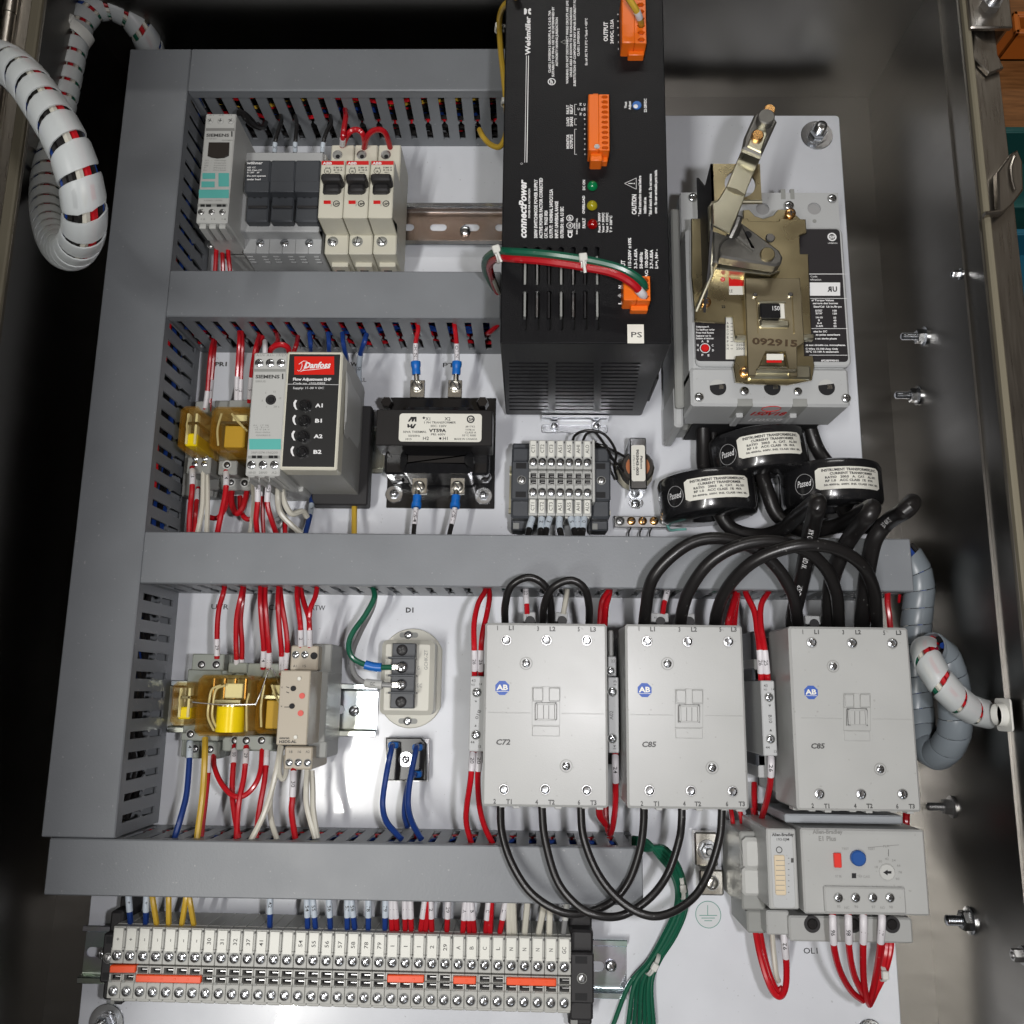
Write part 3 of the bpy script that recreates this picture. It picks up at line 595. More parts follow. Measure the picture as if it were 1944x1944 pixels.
# three circuit breakers
for i, (x0, x1, q0, q1, lbl) in enumerate(((1133, 1322, 1168, 1358, 'cream miniature breaker next to the fuse holder, first of the three'), (1330, 1520, 1363, 1548, 'cream miniature breaker in the middle of the three with black toggles'), (1528, 1716, 1557, 1745, 'cream miniature breaker at the right end of the top row'))):
    t = thing('circuit_breaker', lbl, 'circuit breaker', base('B', (x0 + x1) / 2, 900), 'row of miniature breakers'); dx = i * 198
    mb = MB(); F = at('B', x0, 605, 72); G_ = at('B', x1 - 8, 1065, 72); w0, w1 = F.x, at('B', x1, 700, 72).x
    ps = at('B', x0, 1122, 49).y; pe = at('B', x0, 1352, 49).y; pt = at('B', q0, 487, 46).y
    mb.box(w0, G_.y, w1 - .2, F.y, 8, 72, cream, .7); mb.box(w0 + .1, pe, w1 - .3, G_.y + .4, 8, 49, cream, .8); mb.box(w0 + .1, F.y - .4, w1 - .3, pt, 8, 47, cream, .8)
    mb.add([(w0, G_.y, 72), (w1 - .2, G_.y, 72), (w1 - .2, ps, 49.2), (w0, ps, 49.2), (w0, G_.y, 49), (w1 - .2, G_.y, 49)], [(3, 2, 1, 0), (0, 4, 3), (1, 2, 5)], cream)
    mb.box(w0 + 2.5, pe - 3, w1 - 2.5, pe + .5, 12, 36, cream, .4); mb.box(w0 + 5, pe - 3.3, w1 - 6, pe - 2.8, 14, 30, void, 0)
    mb.build('housing', t); mb = MB(); X = dx
    fr(mb, 'B', 1137 + X, 612, 1314 + X, 643, 72.1, redp); tx(mb, 'B', 1147 + X, 640, 1218 + X, 640, 22, 72.2, 'ABB', inkw, 1)
    tx(mb, 'B', 1165 + X, 672, 1210 + X, 672, 12, 72.1, 'C A', inkb); tx(mb, 'B', 1232 + X, 670, 1300 + X, 670, 13, 72.1, 'S 201 U', inkb, 1); tx(mb, 'B', 1232 + X, 690, 1302 + X, 690, 13, 72.1, 'K ' + ('15', '10', '10')[i] + ' A', inkb, 1)
    tx(mb, 'B', 1240 + X, 707, 1285 + X, 707, 9, 72.1, '480V~', inkb); ring(mb, 'B', 1184 + X, 692, 26, 4, 72.1, inkb); tx(mb, 'B', 1172 + X, 702, 1196 + X, 702, 16, 72.1, 'UL', inkb, 1)
    fr(mb, 'B', 1153 + X, 927, 1210 + X, 955, 72.1, redp); ring(mb, 'B', 1254 + X, 952, 24, 7, 72.1, inkb); tx(mb, 'B', 1240 + X, 962, 1272 + X, 962, 18, 72.1, 'SP', inkb, 1); tx(mb, 'B', 1216 + X, 975, 1224 + X, 930, 8, 72.1, 'CSA C22', inkf)
    mb.build('front_print', t)
    mb = MB(); bx(mb, 'B', 1149 + X, 765, 1266 + X, 868, 70, 74, mblack, .8); p = at('B', 1133 + X, 712, 82); q = at('B', 1292 + X, 765, 82)
    mb.box(p.x, q.y, q.x, p.y, 72, 83, mblack, 1.4); c = at('B', 1153 + X, 850, 76); mb.box(p.x + 1.2, c.y, q.x - 2, q.y + 1, 72, 77, mblack, 1.2); mb.build('toggle', t)
    mb = MB(); cy(mb, 'B', 1262 + X * .975, 562, 40, 44, 47.1, zincd, 20, 0); cy(mb, 'B', 1262 + X * .975, 562, 30, 44, 47.25, mgrey, 16, 0); cy(mb, 'B', 1265 + X * .975, 575, 17, 44, 47.35, void, 12, 0); mb.build('terminal_opening', t)
    scr(t, 'B', 1225 + X * .99, 1255, 38, 49, zinc)

# ================= relays of the second row =================
def socket(t, k, decks, m_=mgrey):
    mb = MB()
    for d in decks: bx(mb, k, *d[:4], d[4], d[5], m_, .7)
    mb.build('socket_body', t)
def amber_relay(label, k, x0, y0, x1, y1, z0, z1, kind, cut=1.5):
    p = at(k, x0, y1, z1); q = at(k, x1, y0, z1); t = thing('plug_in_relay', label, 'relay', (p.x, p.y, z0)); X0, Y0, X1, Y1 = p.x, p.y, q.x, q.y
    W, H = X1 - X0, Y1 - Y0; r = min(3, W * .2)
    mb = MB(); o_ = [(X0 + r, Y0), (X1 - r, Y0), (X1, Y0 + r), (X1, Y1 - r), (X1 - r, Y1), (X0 + r, Y1), (X0, Y1 - r), (X0, Y0 + r)]
    n = 8
    def shell(d): return [(*inset(o_, i, d), z0) for i in range(n)] + [(*inset(o_, i, d), z1 - 1.5 - d) for i in range(n)] + [(*inset(o_, i, d + 1.4), z1 - d) for i in range(n)]
    v1 = shell(0); v2 = shell(.9); fs = []
    for s_, off in ((1, 0), (-1, 24)):
        for a_ in (0, 8):
            for i in range(8):
                j = (i + 1) % 8; f = (off + a_ + i, off + a_ + j, off + a_ + 8 + j, off + a_ + 8 + i); fs.append(f if s_ > 0 else f[::-1])
        f = tuple(range(off + 16, off + 24)); fs.append(f if s_ > 0 else f[::-1])
    for i in range(8): j = (i + 1) % 8; fs.append((j, i, 24 + i, 24 + j))
    mb.add(v1 + v2, fs, amber); mb.build('amber_cover', t)
    mb = MB(); mb.box(X0 + 2, Y0 + 2, X1 - 2, Y1 - 2, z0, z0 + 3, mat('relay_base_khaki', (.3, .27, .18), .45), .4); mb.build('relay_base', t)
    cx, cy_ = (X0 + X1) / 2, (Y0 + Y1) / 2
    mb = MB()
    if kind == 'coil':
        rr_ = W * .26; mb.T = Matrix.Translation((cx + W * .05, Y0 + 2.2, z1 - rr_ - 3)) @ Matrix.Rotation(-math.pi / 2, 4, 'X'); mb.rev(0, 0, [(rr_, 0), (rr_, H * .42)], coil_y, 28); mb.rev(0, 0, [(rr_ + .8, H * .42), (rr_ + .8, H * .42 + 1)], zinc, 28); mb.build('coil', t)
        mb = MB(); mb.box(cx - W * .22, cy_ + H * .02, cx + W * .3, cy_ + H * .1, z1 - 20, z1 - 4, zinc, .5); mb.box(cx - W * .05, cy_ + H * .12, cx + W * .28, cy_ + H * .36, z1 - 18, z1 - 7, tag_w, .4)
        for x in (-.3, -.1, .1, .3): mb.box(cx + W * x, cy_ + H * .1, cx + W * x + 1, Y1 - 2, z1 - 12, z1 - 9, copper, .1)
        mb.build('contact_frame', t); mb = MB()
        for dx in (-.30, -.22): mb.tube(spline([(cx + W * (dx + .2), cy_ + H * .33, z1 - 4), (cx + W * (dx + .04), cy_ + H * .26, z1 - 4), (cx + W * dx, cy_ + H * .05, z1 - 4), (cx + W * dx, cy_ - H * .2, z1 - 4.5), (cx + W * (dx + .08), Y0 + 3, z1 - 9)]), .75, wwire, 8)
        mb.tube(spline([(cx + W * .42, cy_ + H * .2, z1 - 6), (cx + W * .4, cy_, z1 - 5), (cx + W * .41, Y0 + 3, z1 - 8)]), .7, wwire, 8); mb.build('lead_wires', t)
    elif kind == 'side':
        mb.box(cx - W * .2, Y0 + 3, cx + W * .3, cy_ + H * .1, z0 + 3, z1 - 5, mat('coil_amber_tape', (.45, .3, .05), .5), .5); mb.box(cx - W * .3, cy_ + H * .12, cx + W * .35, cy_ + H * .2, z0 + 6, z1 - 4, zinc, .4)
        mb.box(cx - W * .05, cy_ + H * .2, cx + W * .3, Y1 - 4, z0 + 5, z1 - 6, tag_w, .4); mb.build('contact_frame', t); mb = MB()
        mb.tube(spline([(cx - W * .3, Y1 - 4, z1 - 4), (cx - W * .36, cy_, z1 - 3.5), (cx - W * .33, Y0 + 4, z1 - 5)]), .75, wwire, 8); mb.tube(spline([(cx - W * .05, Y1 - 4, z1 - 4), (cx + W * .1, cy_ + H * .2, z1 - 3.5), (cx + W * .36, cy_ - 1, z1 - 4)]), .75, wwire, 8); mb.build('lead_wires', t)
    else:
        for s_ in (-.2, .2): mb.box(cx + W * s_ - .8, Y0 + 5, cx + W * s_ + .8, Y1 - 4, z1 - 9, z1 - 4, tag_w, .3)
        mb.box(cx - W * .28, Y0 + 4, cx + W * .28, cy_ - H * .08, z0 + 3, z1 - 5, coil_y, .8); mb.box(cx - W * .3, cy_ + H * .1, cx + W * .3, cy_ + H * .18, z0 + 6, z1 - 4, zinc, .3); mb.build('contact_frame', t)
        mb = MB(); mb.tube(spline([(cx - W * .1, Y1 - 5, z1 - 3), (cx - W * .2, cy_ + 3, z1 - 3), (cx - W * .15, cy_ - 4, z1 - 4)]), .6, wwire, 8); mb.build('lead_wires', t)
    return t
t = thing('relay_socket', 'narrow grey relay socket under the small amber relay, beside the left duct', 'relay socket', base('H', 420, 1100), 'screw terminal relay sockets')
socket(t, 'H', [(345, 850, 540, 1590, 8, 20), (335, 1262, 520, 1400, 20, 40), (400, 795, 500, 890, 20, 36), (545, 1240, 590, 1600, 8, 16)])
for x, y in ((397, 1320), (474, 1322), (400, 1272), (480, 1272)): scr(t, 'H', x, y, 26, 40, zinc, 'cross')
amber_relay('small narrow amber relay standing next to the left duct under the letters PR1', 'H', 240, 835, 450, 1200, 22, 62, 'small')
t = thing('relay_socket', 'grey relay socket under the wide amber relay, half hidden by the timer', 'relay socket', base('H', 700, 1100), 'screw terminal relay sockets')
socket(t, 'H', [(560, 790, 880, 1540, 8, 22), (595, 1290, 740, 1410, 22, 42), (640, 1430, 880, 1540, 20, 30), (680, 785, 850, 850, 22, 34)])
for x, y, z in ((662, 1328, 42), (695, 1473, 30), (808, 1478, 30)):
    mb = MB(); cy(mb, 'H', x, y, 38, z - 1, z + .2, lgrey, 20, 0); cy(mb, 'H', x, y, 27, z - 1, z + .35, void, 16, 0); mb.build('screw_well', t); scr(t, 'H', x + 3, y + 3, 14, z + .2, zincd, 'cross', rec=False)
amber_relay('wide amber relay partly behind the white timer in the second row', 'H', 505, 840, 880, 1200, 24, 60, 'side')

# timer relay in the second row
t = thing('timer_relay', 'narrow light grey timer with one black dial and a single teal band', 'timer', base('H', 960, 1000))
mb = MB(); bx(mb, 'H', 890, 392, 1100, 1420, 40, 86, lgrey, .8); a = at('H', 890, 392, 86); b = at('H', 1100, 1420, 86); c = at('H', 1190, 1510, 36)
mb.box(a.x + 1, c.y - 4, b.x + 3, a.y - 2, 8, 40, lgrey, .8)
for i in range(3): X = a.x + 3.4 + i * 6.4; mb.box(X - 1.9, b.y - .5, X + 2, b.y + .4, 50, 84, lgrey, 0); mb.box(X - 2.2, b.y - 3, X - 1.8, b.y, 38, 82, lgrey, 0)
mb.build('housing', t)
mb = MB(); tx(mb, 'H', 905, 424, 1155, 424, 20, 86, 'A1/+ A1/- 17/27', inkf); tx(mb, 'H', 900, 607, 1100, 607, 30, 86, 'SIEMENS', inkg, 1); fr(mb, 'H', 1122, 568, 1132, 614, 86.1, inkb)
tx(mb, 'H', 898, 640, 985, 640, 16, 86, 'SIRIUS', inkf); fr(mb, 'H', 890, 528, 1150, 552, 86.1, mgrey)
fr(mb, 'H', 848, 1112, 1112, 1200, 86.1, teal); tx(mb, 'H', 862, 1235, 1085, 1235, 18, 86, '3RP1574-1NQ30', inkf); fr(mb, 'H', 838, 1252, 1100, 1276, 86.1, mgrey)
for x0, x1 in ((870, 905), (915, 955), (1010, 1050), (1055, 1085)): fr(mb, 'H', x0, 1250, x1, 1274, 86.2, void)
for x, st in ((830, '18N0'), (926, '28N0'), (1034, 'A2-')): tx(mb, 'H', x, 1403, x + (72 if st != 'A2-' else 55), 1403, 20, 86, st, inkf)
for x, y, st in ((980, 735, '5'), (1045, 725, '13'), (1092, 780, '15'), (1050, 850, '20 s'), (985, 850, '1'), (950, 800, '3')): tx(mb, 'H', x, y, x + 12 * len(st), y, 14, 86, st, inkf)
for i, y in enumerate((1005, 1020, 1040, 1062, 1088)): tx(mb, 'H', 880 + i * 6, y, 1010 + i * 4, y, 12, 86, ('A1  17 28', '-[ ]--/', '15 V 24 V', 'Star-delta', 'GN/R015')[i].replace('[', '(').replace(']', ')'), inkf)
mb.build('front_print', t)
mb = MB(); cy(mb, 'H', 1026, 783, 44, 84, 86.6, mblack, 24, .4); cy(mb, 'H', 1026, 783, 26, 84, 87.4, void, 20, .4); mb.build('dial', t)
for x in (933, 1024, 1115): scr(t, 'H', x, 482, 37, 85.6, zinc, 'cross')
for x in (870, 965, 1060): scr(t, 'H', x, 1330, 37, 85.6, zinc, 'cross')

# flow adjustment module
t = thing('control_module', 'grey module with red brand panel and four black dials A1 B1 A2 B2', 'control module', base('H', 1400, 1000))
mb = MB(); p = at('H', 1165, 382, 86); q = at('H', 1572, 1370, 86); mb.box(p.x, q.y, q.x + .4, p.y, 72, 86, cream, 1)
X0, X1_, Y0, Y1 = p.x + .3, q.x + .1, q.y + .4, p.y - .3
pr = [(X0, 8), (X0, 72), (X1_, 72), (X1_ + 1.5, 60), (X1_ + 1.5, 20), (X1_, 8)]
vs = [(x, Y0 - (0 if z > 60 else 1.5), z) for x, z in pr] + [(x, Y1, z) for x, z in pr]; n = 6
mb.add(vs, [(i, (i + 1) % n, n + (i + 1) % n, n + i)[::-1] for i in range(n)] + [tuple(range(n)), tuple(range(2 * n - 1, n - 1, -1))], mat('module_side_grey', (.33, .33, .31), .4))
vs = [(X1_ + 1.5, Y1 - 8, 74), (X1_ + 1.5, Y0 + 28, 74), (X1_ + 3.5, Y0 + 34, 40), (X1_ + 3.5, Y1 - 14, 40)]
mb.poly([(X1_ + 1, Y0 + 26), (X1_ + 2.4, Y0 + 34), (X1_ + 2.4, Y1 - 18), (X1_ + 1, Y1 - 9)], 30, 76, lgrey, .5); mb.build('housing', t)
mb = MB(); bx(mb, 'H', 1184, 405, 1556, 1346, 85, 86.1, mat('module_panel_black', (.02, .02, .02), .35), 0); mb.build('front_panel', t)
mb = MB(); mb.box(X0 + 4, Y0 - 9, X1_ + 8, Y1 - 14, 8, 20, mblack, 1); mb.build('rail_foot', t)
# fix the panel extents from the four photo corners
mb = MB(); fr(mb, 'H', 1224, 425, 1556, 577, 86.2, mat('brand_red', (.62, .012, .005), .35))
P_ = [(1250, 540), (1262, 548), (1278, 535), (1290, 500), (1285, 470), (1262, 490), (1300, 462), (1330, 465), (1325, 510), (1290, 545), (1275, 552)]
mb.tube([at('H', x, y, 86.2) for x, y in P_], .28, inkw, 5); tx(mb, 'H', 1300, 523, 1520, 518, 52, 86.3, 'Danfoss', inkw, 1, .3); line(mb, 'H', 1290, 542, 1518, 520, 5, 86.3, inkw)
tx(mb, 'H', 1212, 625, 1530, 627, 24, 86.2, 'Flow Adjustment EHF', inkw, 1); tx(mb, 'H', 1212, 658, 1482, 658, 18, 86.2, 'Code no. 155U0905', inkw); tx(mb, 'H', 1212, 696, 1470, 696, 18, 86.2, 'Supply: 11-30 V DC', inkw)
for i, (x, y, st) in enumerate(((1400, 848, 'A1'), (1394, 975, 'B1'), (1388, 1105, 'A2'), (1380, 1235, 'B2'))):
    tx(mb, 'H', x, y, x + 70, y, 32, 86.2, st, inkw, 1); cx = 1232 - i * 8; pts = [(cx, y - 62), (cx - 16, y - 38), (cx - 14, y - 10), (cx + 2, y + 18), (cx + 18, y + 22), (cx + 6, y - 2), (cx + 2, y - 30), (cx + 16, y - 58)]
    flat(mb, 'H', pts, 86.2, inkw)
line(mb, 'H', 1150, 655, 1600, 660, 5, 86.3, mat('cover_edge', (.5, .5, .5), .2, coat=.5)); mb.build('front_print', t)
for i, (x, y) in enumerate(((1307, 828), (1300, 957), (1290, 1087), (1283, 1215))):
    mb = MB(); cy(mb, 'H', x, y, 50, 85, 89, black, 28, .6); cy(mb, 'H', x, y, 30, 88, 90.5, black, 20, .5); mb.build('dial', t)

# ================= transformer =================
t = thing('transformer', 'black varnished transformer with cream rating label and tinned lugs', 'transformer', base('I', 680, 1500, 0))
mb = MB(); p = at('I', 272, 765, 2); q = at('I', 1122, 1693, 2); mb.box(p.x, q.y, q.x + 1, p.y, .2, 2.2, black, .4)
mb.build('base_plate', t)
mb = MB(); a = at('I', 158, 868, 52); b = at('I', 1115, 1176, 52); mb.box(a.x, b.y, b.x, a.y, 30, 53, mat('core_black', (.015, .014, .014), .35), .6)
mb.box(a.x + 3, b.y - 14, b.x - 3, a.y + 1, 4, 30, black, 1.5); mb.build('core', t)
mb = MB(); p0_ = at('I', 345, 1180, 45); p1_ = at('I', 955, 1420, 30)
mb.poly(rr(p0_.x, p1_.y - 1, p1_.x + 1, b.y + 1, 5, 6), 6, 46, black, 6); mb.poly(rr(p0_.x, a.y - 4, p1_.x, a.y + 10, 4, 6), 6, 34, black, 6); mb.build('winding', t)
mb = MB(); bx(mb, 'I', 345, 898, 1027, 1138, 52, 53.3, lab, .1, 2.2)
for q in ((413, 968, 485, 932, 'AM'), (410, 1022, 482, 990, 'HV')): pass
for pts in ([(413, 968), (440, 928), (486, 928), (486, 968), (472, 968), (472, 942), (458, 968), (446, 968), (446, 945), (428, 968)], [(410, 988), (424, 988), (424, 1000), (438, 1000), (438, 988), (452, 988), (452, 1010), (470, 988), (484, 988), (462, 1024), (438, 1024), (438, 1012), (424, 1012), (424, 1020), (410, 1015)]): flat(mb, 'I', pts, 53.35, inkb)
for st, x0, y, x1, h, bd in (('X1', 560, 958, 607, 28, 0), ('X2', 720, 958, 770, 28, 0), ('1 PH TRANSFORMER', 545, 984, 814, 18, 0), ('SEC: 120V', 603, 1013, 735, 18, 0), ('VT59A', 592, 1055, 730, 28, 1), ('PRI: 600V', 606, 1083, 727, 18, 0), ('50VA THERMAL', 373, 1062, 570, 18, 0), ('50/60Hz', 417, 1094, 515, 17, 0), ('1015', 390, 1122, 446, 17, 0), ('H2', 537, 1121, 590, 28, 0), ('H1', 703, 1121, 753, 28, 0), ('J81732', 896, 1016, 973, 14, 0), ('TYPE H', 892, 1044, 970, 15, 0), ('CLASS A', 888, 1066, 983, 15, 0), ('55\u00b0C RISE', 865, 1090, 982, 15, 0), ('MADE IN CANADA', 800, 1120, 992, 15, 0)): tx(mb, 'I', x0, y, x1, y, h, 53.3, st, inkb, bd)
cy(mb, 'I', 547, 936, 10, 53, 53.4, inkb, 12, 0); cy(mb, 'I', 684, 1108, 10, 53, 53.4, inkb, 12, 0); ring(mb, 'I', 938, 948, 28, 11, 53.3, inkb, 20); tx(mb, 'I', 922, 960, 962, 960, 24, 53.3, 'SA', inkb, 1); mb.build('rating_label', t)
for x, y in ((300, 1572), (1044, 1585)): 
    p = at('I', x, y, 3); mb = MB(); hex_mb(mb, p.x, p.y, 2.4, 3.4, 4, zinc, 6.3); screw_mb(mb, p.x, p.y, 6.2, 2.4, zinc, 'cross', rec=False); mb.build('mounting_bolt', t)
for x, y in ((240, 1205), (1035, 1205), (320, 1390), (1052, 1385), (250, 830), (1040, 830)):
    p = at('I', x, y, 30); mb = MB(); hex_mb(mb, p.x, p.y, 30 if y < 1250 else 12, 4.2, 8, mat('bolt_black', (.02, .018, .018), .2, .3, coat=.5)); mb.build('core_bolt', t)
def lug(t, k, x0, y0, x1, y1, sx, sy, z, fx, fy, fx2, fy2):
    mb = MB(); bx(mb, k, x0, y0, x1, y1, z - 3, z, tin, .3); mb.build('terminal_lug', t); scr(t, k, sx, sy, 50, z + .3, tin, 'slot', a=2.2, rec=False)
lug(t, 'I', 435, 620, 550, 765, 490, 670, 42, 0, 0, 0, 0); lug(t, 'I', 750, 620, 862, 765, 807, 670, 42, 0, 0, 0, 0)
lug(t, 'I', 452, 1435, 572, 1570, 508, 1510, 34, 0, 0, 0, 0); lug(t, 'I', 770, 1435, 886, 1570, 826, 1510, 34, 0, 0, 0, 0)

# ================= black power supply =================
t = thing('power_supply', 'large black power supply with orange plugs and white printing on its face', 'power supply', (-18, 195, 10)); Z = 144
px0, px1, py0, py1 = -17.9, 79.9, 195.6, 445
holes = []
for x in (425, 527, 625, 727, 828, 928, 1028):
    for y0, y1 in ((388, 705), (752, 1085)):
        p = at('D', x - 22, y0, Z); q = at('D', x + 22, y1, Z); holes.append(((p.x + q.x) / 2, (p.y + q.y) / 2, (q.x - p.x) / 2, (p.y - q.y) / 2))
mb = MB(); holeplate(mb, px0 + 1, px1 - 1, py0 + 1, py1, Z, 1.5, holes, pblack)
mb.T = Matrix(((1, 0, 0, 0), (0, 0, -1, py0), (0, 1, 0, 0), (0, 0, 0, 1)))
hb = []
for c0, c1 in ((290, 620), (675, 1000), (1055, 1390)):
    for i in range(14):
        y = 1358 + i * (1745 - 1358) / 13; 
        # height on the bottom face from the crop position
        d = ray('D', c0, y); tt = (py0) / d.y; zz = CD + tt * d.z; xa = tt * d.x; d2 = ray('D', c1 - (i * 5 if c0 > 1000 else 0), y); xb = d2.x * py0 / d2.y; hb.append(((xa + xb) / 2, zz, (xb - xa) / 2, 1.25))
holeplate(mb, px0 + 1, px1 - 1, 11, Z - 1, .0, 1.5, hb, pblack); mb.T = None
mb.box(px0, py0 + 1, px0 + 1, py1, 10, Z - 1, pblack, 0); mb.box(px1 - 1, py0 + 1, px1, py1, 10, Z - 1, pblack, 0)
for e0, e1 in (((px0 + 1, py0 + 1, Z - 1), (px1 - 1, py0 + 1, Z - 1)),): mb.tube([Vector(e0), Vector(e1)], 1, pblack, 10)
for X in (px0 + 1, px1 - 1): mb.tube([(X, py0 + 1, Z - 1), (X, py1, Z - 1)], 1, pblack, 10); mb.tube([(X, py0 + 1, 11), (X, py0 + 1, Z - 1)], 1, pblack, 10)
mb.box(px0 + .2, py1 - 1, px1 - .2, py1, 10, Z, pblack, 0); mb.box(px0 + 1, py0 + .2, px1 - 1, py0 + 1.2, 9.5, 11, pblack, 0)
mb.box(px1 - .2, py0 + .6, px1 + 1.6, py0 + 18, 40, 84, pblack, .5); mb.build('case', t)
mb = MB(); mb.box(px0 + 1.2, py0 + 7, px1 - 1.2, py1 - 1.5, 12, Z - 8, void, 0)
for i in range(7): h = holes[2 * i]; mb.box(h[0] - .7, h[1] - 30, h[0] + .7, h[1] + 8, Z - 8, Z - 3.5 - (i % 3), [mgrey, zincd, mblack][i % 3], .2)
mb.cyl(60, py0 + 30, 2.5, Z - 8, Z - 4, redp); mb.box(px0 + 45, py0 + 28, px0 + 46.5, py0 + 31, Z - 8, Z - 3, redp, .2); mb.build('interior', t)
mb = MB(); pw = inkw
def vt(x, y0, y1, h, st, bd=0, k='C', sh=0, m_=None): tx(mb, k, x, y0, x, y1, h, Z, st, m_ or pw, 1, sh)
vt(515, 500, 155, 46, 'Weidm\u00fcller', 1); 
for x in (475, 494): line(mb, 'C', x + 5, 510, x - 10, 1490, 5 if x == 475 else 7, Z, pw)
flat(mb, 'C', [(458, 110), (458, 80), (470, 75), (490, 95), (510, 75), (522, 80), (522, 100), (505, 105), (522, 118), (522, 135), (505, 132), (490, 115), (470, 135), (458, 132)], Z, pw); fr(mb, 'C', 484, 95, 496, 120, Z + .1, pblack)
vt(435, 320, -160, 62, 'connectPower', 1, 'D', .25); vt(467, 150, -95, 15, 'POWER FOR AUTOMATION', 1, 'D'); ring(mb, 'C', 436, 1502, 9, 2, Z, pw, 14)
for x, y1, st in ((527, -163, '300W SWITCHMODE POWER SUPPLY'), (570, -186, 'ACTIVE POWER FACTOR CORRECTED'), (612, 90, 'CAT. No.:  991625 0024'), (655, -90, 'OUTPUT:  NOMINAL 24VDC/12.5A'), (700, 0, 'INPUT: UNIVERSAL RANGE'), (745, 0, 'OUTRUSH: 18A, 0.3 SEC')):
    s0 = 318; y1 = {'300W': -170 - 0, 'ACTI': -185, 'CAT.': 88, 'OUTP': -90, 'INPU': 10, 'OUTR': 55}[st[:4]]; vt(x, s0, y1, 27, st, 0, 'D')
vt(818, 315, 248, 38, 'CE', 0, 'D'); ring(mb, 'D', 798, 212, 26, 5, Z, pw); vt(808, 226, 198, 20, 'UL', 1, 'D'); ring(mb, 'D', 798, 150, 26, 6, Z, pw); vt(810, 166, 136, 22, 'SP', 1, 'D')
for x, a_, b_, st in ((842, 240, 190, 'LISTED'), (862, 285, 150, 'IND.CONT.EQ.'), (882, 238, 190, '92SN')): vt(x, a_, b_, 12, st, 0, 'D')
for x, y0, y1, st in ((702, 668, 98, 'CLASS I, DIVISION 2 GROUPS A, B, C & D, T4A'), (734, 705, 65, 'SUITABILITY OF FINAL USE TO BE DETERMINED BY'), (768, 607, 160, 'AUTHORITY HAVING JURISDICTION'), (864, 768, 8, 'WARNING: DO NOT DISCONNECT WHILE CIRCUITS ARE LIVE'), (898, 708, 70, 'UNLESS AREA IS KNOWN TO BE NON-HAZARDOUS'), (932, 792, -20, 'SUBSTITUTION OF COMPONENTS MAY IMPAIR SUITABILITY FOR'), (966, 515, 262, 'CLASS I, DIVISION 2'), (1038, 600, 168, 'Ex nA IIC T4 X 0\u00b0C < Tamb < <50\u00b0C')): vt(x, y0, y1, 21, st)
ring(mb, 'C', 712, 750, 32, 9, Z, pw); vt(722, 770, 732, 26, 'SP', 1); vt(1225, 380, 203, 38, 'OUTPUT'); vt(1277, 402, 180, 28, '24VDC, 12.5A')
for x, y in ((790, 385),): 
    for a_, b_ in (((835, 365), (835, 405)), ((835, 405), (795, 385)), ((795, 385), (835, 365))): line(mb, 'C', *a_, *b_, 4, Z, mgrey)
for y, st in ((133, '+'), (195, '+'), (255, '+'), (323, '-'), (387, '-'), (450, '-')): vt(1328, y + 8, y - 8, 18, st)
for x, y0, y1, st in ((872, 1365, 1235, 'MONITOR'), (905, 1365, 1235, 'OUTPUTS'), (872, 1158, 1075, 'LOAD'), (905, 1160, 1072, 'SHARE'), (872, 1048, 965, 'FAULT'), (905, 1048, 960, 'RELAY')): vt(x, y0, y1, 26, st)
for y0, y1 in ((1415, 1185), (1145, 1090), (1052, 957)):
    line(mb, 'C', 922, y0, 922, y1, 4, Z, pw); line(mb, 'C', 920, y0, 942, y0, 4, Z, pw); line(mb, 'C', 920, y1, 942, y1, 4, Z, pw)
for i, y in enumerate((1415, 1370, 1322, 1275, 1230, 1183, 1140, 1092)): vt(1022, y + 8, y - 8, 18, '-+'[i % 2])
for y, st in ((1062, 'O'), (1010, 'M'), (970, 'C')): vt(1022, y + 4, y - 22, 19, st)
for y, st in ((1055, 'N'), (965, 'N')): vt(985, y + 4, y - 20, 19, st)
vt(998, 1018, 994, 18, 'O'); vt(966, 1012, 990, 18, 'C')
for x, y0, y1, h, st in ((1400, 992, 935, 24, 'Vout'), (1437, 1005, 930, 22, 'Adjust'), (1582, 1030, 905, 25, '22-28VDC'), (1018, 1745, 1650, 23, 'DC ON'), (1015, 1960, 1795, 23, 'OVERLOAD')): vt(x, y0, y1, h, st)
vt(927, 235, 150, 24, 'FAULT', 0, 'D')
for x, y1, st in ((1053, 105, 'Pout > 300W'), (1085, 105, 'Vout > 30VDC'), (1118, 105, 'Vout < 15VDC'), (1150, 130, 'T > 100\u00b0C')): vt(x, 270, y1, 20, st, 0, 'D')
vt(1352, 120, -48, 38, 'CAUTION', 0, 'D')
for a_, b_ in (((1380, 1682), (1487, 1632)), ((1487, 1632), (1487, 1735)), ((1487, 1735), (1380, 1682))): line(mb, 'C', *a_, *b_, 4, Z, pw)
line(mb, 'C', 1415, 1682, 1455, 1682, 8, Z, pw); cy(mb, 'C', 1468, 1682, 6, Z, Z + .15, pw, 10, 0)
for x, y0, y1, st in ((1392, 135, -202, '* Read instruction manual before'), (1434, 112, -25, 'installation and use.'), (1480, 135, -218, '* Risk of electric shock.  Do not remove'), (1524, 112, -252, 'cover.  No user serviceable parts inside.')): vt(x, y0, y1, 24, st, 0, 'D')
vt(1258, 612, 502, 34, 'INPUT', 0, 'D')
for x, y0, y1, st in ((1308, 572, 315, '115-230V \u00b110%'), (1358, 572, 408, '3.3-1.65A'), (1404, 572, 435, '50-60Hz'), (1448, 645, 410, 'AC: 100-200V'), (1490, 572, 415, '3.7-1.85A'), (1532, 572, 410, 'L=+, N= -')): vt(x, y0, y1, 25, st, 0, 'D')
